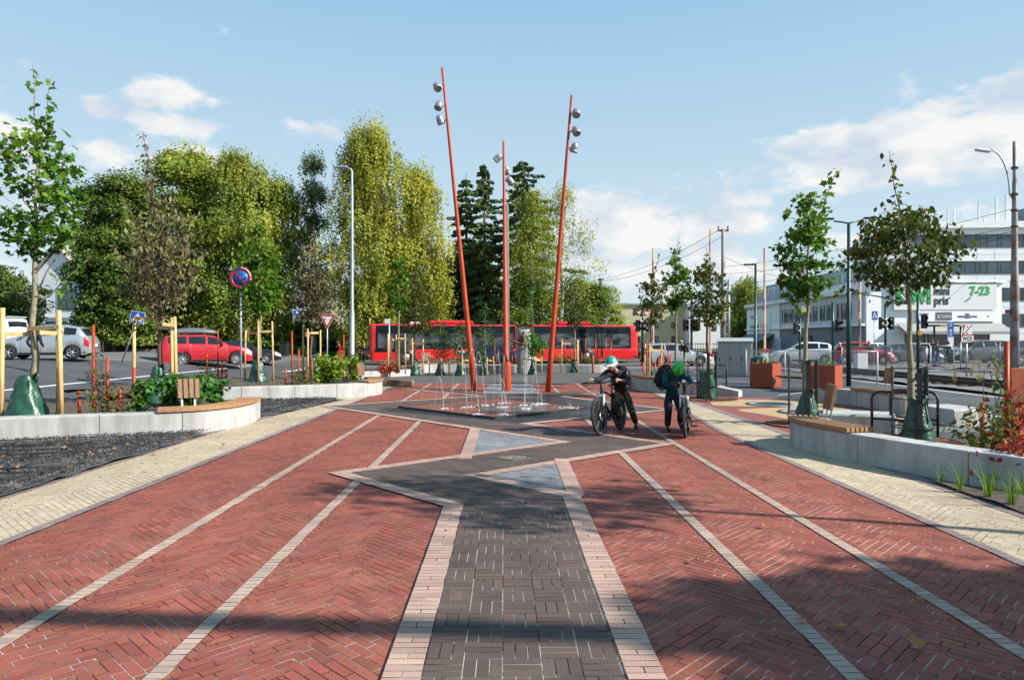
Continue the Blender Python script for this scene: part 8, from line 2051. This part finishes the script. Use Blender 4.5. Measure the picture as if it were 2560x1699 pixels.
# ------------------------------------------------------------------ fences
WIRE = mat('fence_wire', (.55, .56, .57), .5, .5)
def mesh_fence(label, pts, h, post_m, gate=False, cell=.085, z0=0.0, wr=.0035, top=True, posts_=2.4):
    c = thing('wire_fence', label, 'fence', (0, 0, 0), 0, 'wire mesh fences by the railway'); wm = MB()
    for (a, b) in zip(pts[:-1], pts[1:]):
        a, b = Vector(a), Vector(b); L_ = (b - a).length; n = max(1, round(L_ / posts_)); d = (b - a).normalized()
        for i in range(n + 1):
            p = a + (b - a) * i / n; MB().tube([(p.x, p.y, z0), (p.x, p.y, z0 + h)], .028, 8).build('post', post_m, c)
        if top: wm.tube([(a.x, a.y, z0 + h - .02), (b.x, b.y, z0 + h - .02)], .018, 6)
        wm.tube([(a.x, a.y, z0 + .06), (b.x, b.y, z0 + .06)], .006, 4)
        hh = h - .08; k = int(L_ / cell)
        for sg in (1, -1):
            for i in range(-int(hh / cell) - 1, k + 1 + int(hh / cell)):
                s0, s1 = i * cell, i * cell + sg * hh; za, zb = .06, .06 + hh
                def cut(s0, za, s1, zb):
                    lo, hi = 0.0, 1.0
                    for bound, sgn in ((0, 1), (L_, -1)):
                        f0, f1 = (s0 - bound) * sgn, (s1 - bound) * sgn
                        if f0 < 0 and f1 < 0: return None
                        if f0 < 0: lo = max(lo, f0 / (f0 - f1))
                        if f1 < 0: hi = min(hi, f0 / (f0 - f1))
                    return (lo, hi) if hi > lo else None
                r_ = cut(s0, za, s1, zb)
                if not r_: continue
                P = []
                for t in r_: s = s0 + (s1 - s0) * t; p = a + d * s; P.append((p.x, p.y, z0 + za + (zb - za) * t))
                wm.tube(P, wr, 3, cap=False)
    wm.build('mesh', WIRE, c); return c
mesh_fence('white wire fence in front of the white hatchback', [(10.9, 32.6), (12.62, 27.7), (14.1, 27.0)], 1.28, M['white_metal'], cell=.10, wr=.005)
mesh_fence('grey wire fence on the far side of the rails, with gate', [(20.5, 43.5), (22.0, 40.6), (22.75, 38.4)], 1.35, M['steel'], cell=.12, wr=.004); mesh_fence('grey gate panel in the far wire fence', [(22.85, 38.2), (24.0, 38.0)], 1.40, M['white_metal'], cell=.10, wr=.004, posts_=3)
mesh_fence('tall grey wire fence behind the dry yellow weeds', [(24.3, 37.9), (25.3, 36.3), (25.9, 33.0), (27.5, 30.0)], 1.55, M['steel'], cell=.12, wr=.004, z0=.1)
c = thing('iron_fence', 'dark picket fence behind the silver estate car', 'fence', (0, 0, 0)); mb = MB()
for i in range(44): mb.box((8.5 + i * .22, 60 - i * .02, .75), (.035, .035, 1.5))
for z in (.25, 1.35): mb.beam((8.4, 60, z), (18.1, 59.1, z), .04, .05)
mb.build('picket', M['dark_metal'], c)

# ------------------------------------------------------------------ cabinet, bins, planters, hoops
c = thing('utility_cabinet', 'big grey-green utility cabinet with three doors beside the wire fence', 'cabinet', (9.62, 33.0, 0), R(-17)); CABM = mat('cabinet_paint', (.36, .39, .37), .5, var=.06, scale=2)
MB().box((.85, .45, .83), (1.55, .85, 1.62), bev=.01).build('housing', CABM, c); mb = MB(); mb.add([(x, y, z) for x in (.02, 1.68) for y, z in ((-.05, 1.645), (.45, 1.80), (.95, 1.645), (.95, 1.60), (-.05, 1.60))], [(0, 1, 6, 5), (1, 2, 7, 6), (2, 3, 8, 7), (3, 4, 9, 8), (4, 0, 5, 9), (4, 3, 2, 1, 0), (5, 6, 7, 8, 9)]); mb.build('roof', CABM, c)
for k in range(3):
    d = MB().box((.34 + k * .50, .012, .85), (.485, .025, 1.42), bev=.008).build('door', mat('cabinet_door', (.38, .36, .35), .5, var=.05), c); MB().box((.16 + k * .50, -.012, .80), (.04, .03, .18), bev=.01).build('handle', M['plastic'], d)
mb = MB()
for i in range(5): mb.box((1.629, .1 + i * .17, .83), (.008, .012, 1.5))
mb.build('panel_seam', CABM, c)
def bin_(label, loc, h=1.05, r=.30):
    c = thing('litter_bin', label, 'litter bin', loc, 0, 'black litter bins'); MB().lathe([(r * .9, 0), (r, .03), (r, h * .72), (r * .98, h * .74)], (0, 0, 0), 24).build('body', M['plastic'], c)
    mb = MB()
    for k in range(4): a = R(45 + 90 * k); mb.box((r * .92 * math.cos(a), r * .92 * math.sin(a), h * .80), (.05, .09, .2), rz=a)
    mb.build('support', M['plastic'], c); MB().lathe([(r * 1.06, h * .86), (r * 1.06, h * .89), (r * .9, h * .95), (r * .5, h * 1.0), (.001, h * 1.015)], (0, 0, 0), 24).build('lid', mat('bin_lid', (.02, .025, .04), .25, coat=.3), c)
    MB().lathe([(r * 1.012, h * .64), (r * 1.012, h * .68)], (0, 0, 0), 24).build('band', M['yellow_sign'] if 'lime' in label else M['dark_metal'], c)
bin_('black domed litter bin behind the lime green shrub', (X_(793, 27.2), 27.2, 0), 1.15, .33); bin_('black domed litter bin behind the first orange planter', (X_(1896, 27.0), 27.0, 0), 1.08, .29)
c = thing('wheeled_bin', 'dark wheeled bin under the trees across the left road', 'bin', (X_(711, 52), 52, terr(X_(711, 52), 52) + .05)); MB().box((0, 0, .55), (.58, .6, 1.0), bev=.04).build('body', M['plastic'], c); MB().box((0, -.02, 1.08), (.64, .68, .08), bev=.03).build('lid', M['plastic'], c)
def planter(label, loc, rz, w, d, h, notch, grass_seed):
    c = thing('steel_planter', label, 'planter', loc, rz, 'orange steel planters with a bench'); t = .012; mb = MB()
    for (cx_, cy_, sx_, sy_) in ((0, -d / 2, w, t), (0, d / 2, w, t), (-w / 2, 0, t, d), (w / 2, 0, t, d)): mb.box((cx_, cy_, h / 2 + .02), (sx_ if sx_ == t else sx_ - 2 * t, sy_, h), bev=.003)
    for (cx_, cy_, sx_, sy_) in ((0, -d / 2 + .03, w + t, .06), (0, d / 2 - .03, w + t, .06), (-w / 2 + .03, 0, .06, d - .13), (w / 2 - .03, 0, .06, d - .13)): mb.box((cx_, cy_, h + .024), (sx_, sy_, .012))
    mb.build('box', M['planter'], c); MB().box((0, 0, h - .04), (w - .05, d - .05, .02)).build('soil', M['soil'], c)
    for k in range(3): tuft('', (-w * .25 + k * w * .25, (-.1, .1, 0)[k] * d, h - .03), 26, .36, .20, 'grass', grass_seed + k, .016, None, 'grass', '', c)
    if notch: MB().box((notch * w / 2 + notch * .006, .0, h * .42), (.012, d * .72, .012)).build('edge', M['orange'], c)
planter('orange steel planter with tall grass next to the black bin', (9.1, 25.1, 0), R(-38), .78, 1.0, .84, 0, 200); planter('orange steel planter with sparse grass behind the black tree guard', (10.25, 22.95, 0), R(-38), .86, 1.0, .84, 0, 210)
c = thing('planter_bench', 'timber seat slung between the two orange planters', 'bench', (9.72, 24.0, 0), R(-62)); mb = MB()
for i in range(5): mb.box((0, -.2 + i * .1, .44), (1.35, .085, .04), bev=.005)
mb.build('seat', M['wood_brown'], c); MB().box((0, .0, .40), (1.4, .04, .06)).build('bracket', M['orange'], c); backrest(c, (.2, .25, .42), 0, .42, .42)
def hoop(label, a, b, h=.86, r=.024, mid=.32):
    a, b = Vector((*a, 0)), Vector((*b, 0)); d = (b - a).normalized(); L_ = (b - a).length; q = .14; up = Vector((0, 0, 1)); c = thing('bike_hoop', label, 'bike rack', tuple(a), 0, 'black bike hoops'); b = b - a; a = Vector()
    pts = [a, a + up * (h - q)] + [a + up * (h - q) + d * q * (1 - math.cos(t)) + up * q * math.sin(t) for t in (.4, .8, 1.2, 1.57)] + [b + up * (h - q) - d * q * (1 - math.cos(t)) + up * q * math.sin(t) for t in (1.57, 1.2, .8, .4)] + [b + up * (h - q), b]
    MB().tube(pts, r, 10).build('hoop', M['dark_metal'], c); MB().tube([a + up * mid, b + up * mid], r * .85, 8).build('rail', M['dark_metal'], c)
    for p in (a, b): MB().lathe([(.06, 0), (.06, .008), (.001, .008)], p, 12).build('foot', M['dark_metal'], c)
hoop('bike hoop in front of the broad dark cherry, nearer to the curved bench', G(2180, 1091), G(2296, 1100), .80); hoop('bike hoop behind the broad dark cherry guard', G(2227, 1083), G(2345, 1097), .80)
hoop('bike hoop between the cherry guard and the grey cabinet', G(1787, 962), G(1816, 967), .78); hoop('tallest bike hoop behind the boy in the green helmet', G(1720, 962), G(1750, 960), .82); hoop('bike hoop nearest the silver estate car', G(1712, 950), G(1757, 949), .80)
hoop('bike hoop half hidden by the red creeper', (7.3, 10.2), (7.75, 9.7), .80)
# ------------------------------------------------------------------ stone, trampolines, covers
c = thing('standing_stone', 'rough grey standing stone before the bus bellows', 'monument', (X_(1310, 35.6), 35.6, 0)); rr = random.Random(4); n, m_ = 16, 16; vs = []
for i in range(m_ + 1):
    z = 2.22 * i / m_
    for j in range(n):
        a = 2 * math.pi * j / n; k = (abs(math.cos(a)) ** 4 + abs(math.sin(a)) ** 4) ** -.25; f = 1 + rr.uniform(-.05, .05) - .10 * (i / m_) + (-.12 if i == m_ else 0)
        vs.append((.36 * k * math.cos(a) * f, .30 * k * math.sin(a) * f, z + rr.uniform(-.03, .03)))
mb = MB(); mb.add(vs, [(i * n + j, i * n + (j + 1) % n, (i + 1) * n + (j + 1) % n, (i + 1) * n + j) for i in range(m_) for j in range(n)] + [tuple(range(m_ * n, m_ * n + n))], 0, True); mb.build('stone', M['stone'], c)
c = thing('iron_sculpture', 'rusty iron boat-like figure fixed across the top of the stone', 'sculpture', (X_(1306, 35.3), 35.22, 1.55)); mb = MB()
mb.tube([(-.85, 0, .35), (-.55, 0, .12), (-.1, 0, -.02), (.35, 0, -.12)], [.015, .05, .07, .02], 8); mb.tube([(-.6, .03, .22), (-.2, .03, .12), (.2, .03, .02)], [.01, .04, .02], 6)
mb.build('hull', M['rust'], c); mb = MB().tube([(.0, 0, .05), (.06, 0, .3), (.02, 0, .45)], [.09, .11, .06], 8); mb.ell((.05, 0, .52), (.07, .06, .08), 8, 6); mb.tube([(.05, 0, .38), (.25, 0, .28), (.30, 0, .12)], [.045, .035, .025], 6); mb.tube([(.0, 0, .35), (-.22, 0, .22)], [.04, .025], 6); mb.build('figure', M['rust'], c)
def tramp(label, x, y, r):
    c = thing('ground_trampoline', label, 'trampoline', (x, y, .02), 0, 'round trampolines set in the ground'); MB().lathe([(r, 0), (r, .016), (r * .72, .018), (r * .72, 0)], (0, 0, 0), 48, ring=True).build('frame', mat('trampoline_edge', (.20, .23, .26), .7, var=.15, scale=20), c); MB().lathe([(.001, .003), (r * .73, .006)], (0, 0, 0), 40).build('mat', M['black'], c)
tramp('round ground trampoline nearer the orange planters', 6.78, 18.3, .63); tramp('round ground trampoline nearer the black tree guard', 6.85, 16.3, .62)
x, y = G(1281, 1147, 0); c = thing('manhole_cover', 'diamond shaped cast cover with ornament in the dark zigzag', 'manhole cover', (x, y, .0155)); CI = mat('cast_iron_blue', (.16, .19, .20), .55, .5, var=.2, scale=20)
def dia(w, h, z0, z1): return MB().prism([(-w, 0), (0, -h), (w, 0), (0, h)], z0, z1)
dia(.36, .22, 0, .006).build('frame', CI, c); mb = dia(.26, .165, .0062, .009); mb.build('plate', mat('ornament_plate', (.34, .26, .14), .7, .2, c2=(.09, .07, .05), scale=26, bump=1.0, bscale=40, ramp=(.4, .6)), c)
mb = MB()
for s_ in (-1, 1):
    for k in (.215, .255, .30): mb.box((s_ * k, 0, .008), (.010, (.36 - k) * 1.1, .004))
mb.build('bar', M['black'], c)
mb = MB().box((0, 0, .006), (1.5, 1.0, .01)); o = mb.build('steel_hatch', mat('tread_plate', (.30, .31, .32), .5, .5, var=.3, scale=40, bump=1.0, bscale=60), None, (X_(2405, 13.4), 13.4, .0)); tag(o, 'patterned steel hatch in the asphalt near the orange posts', 'hatch')
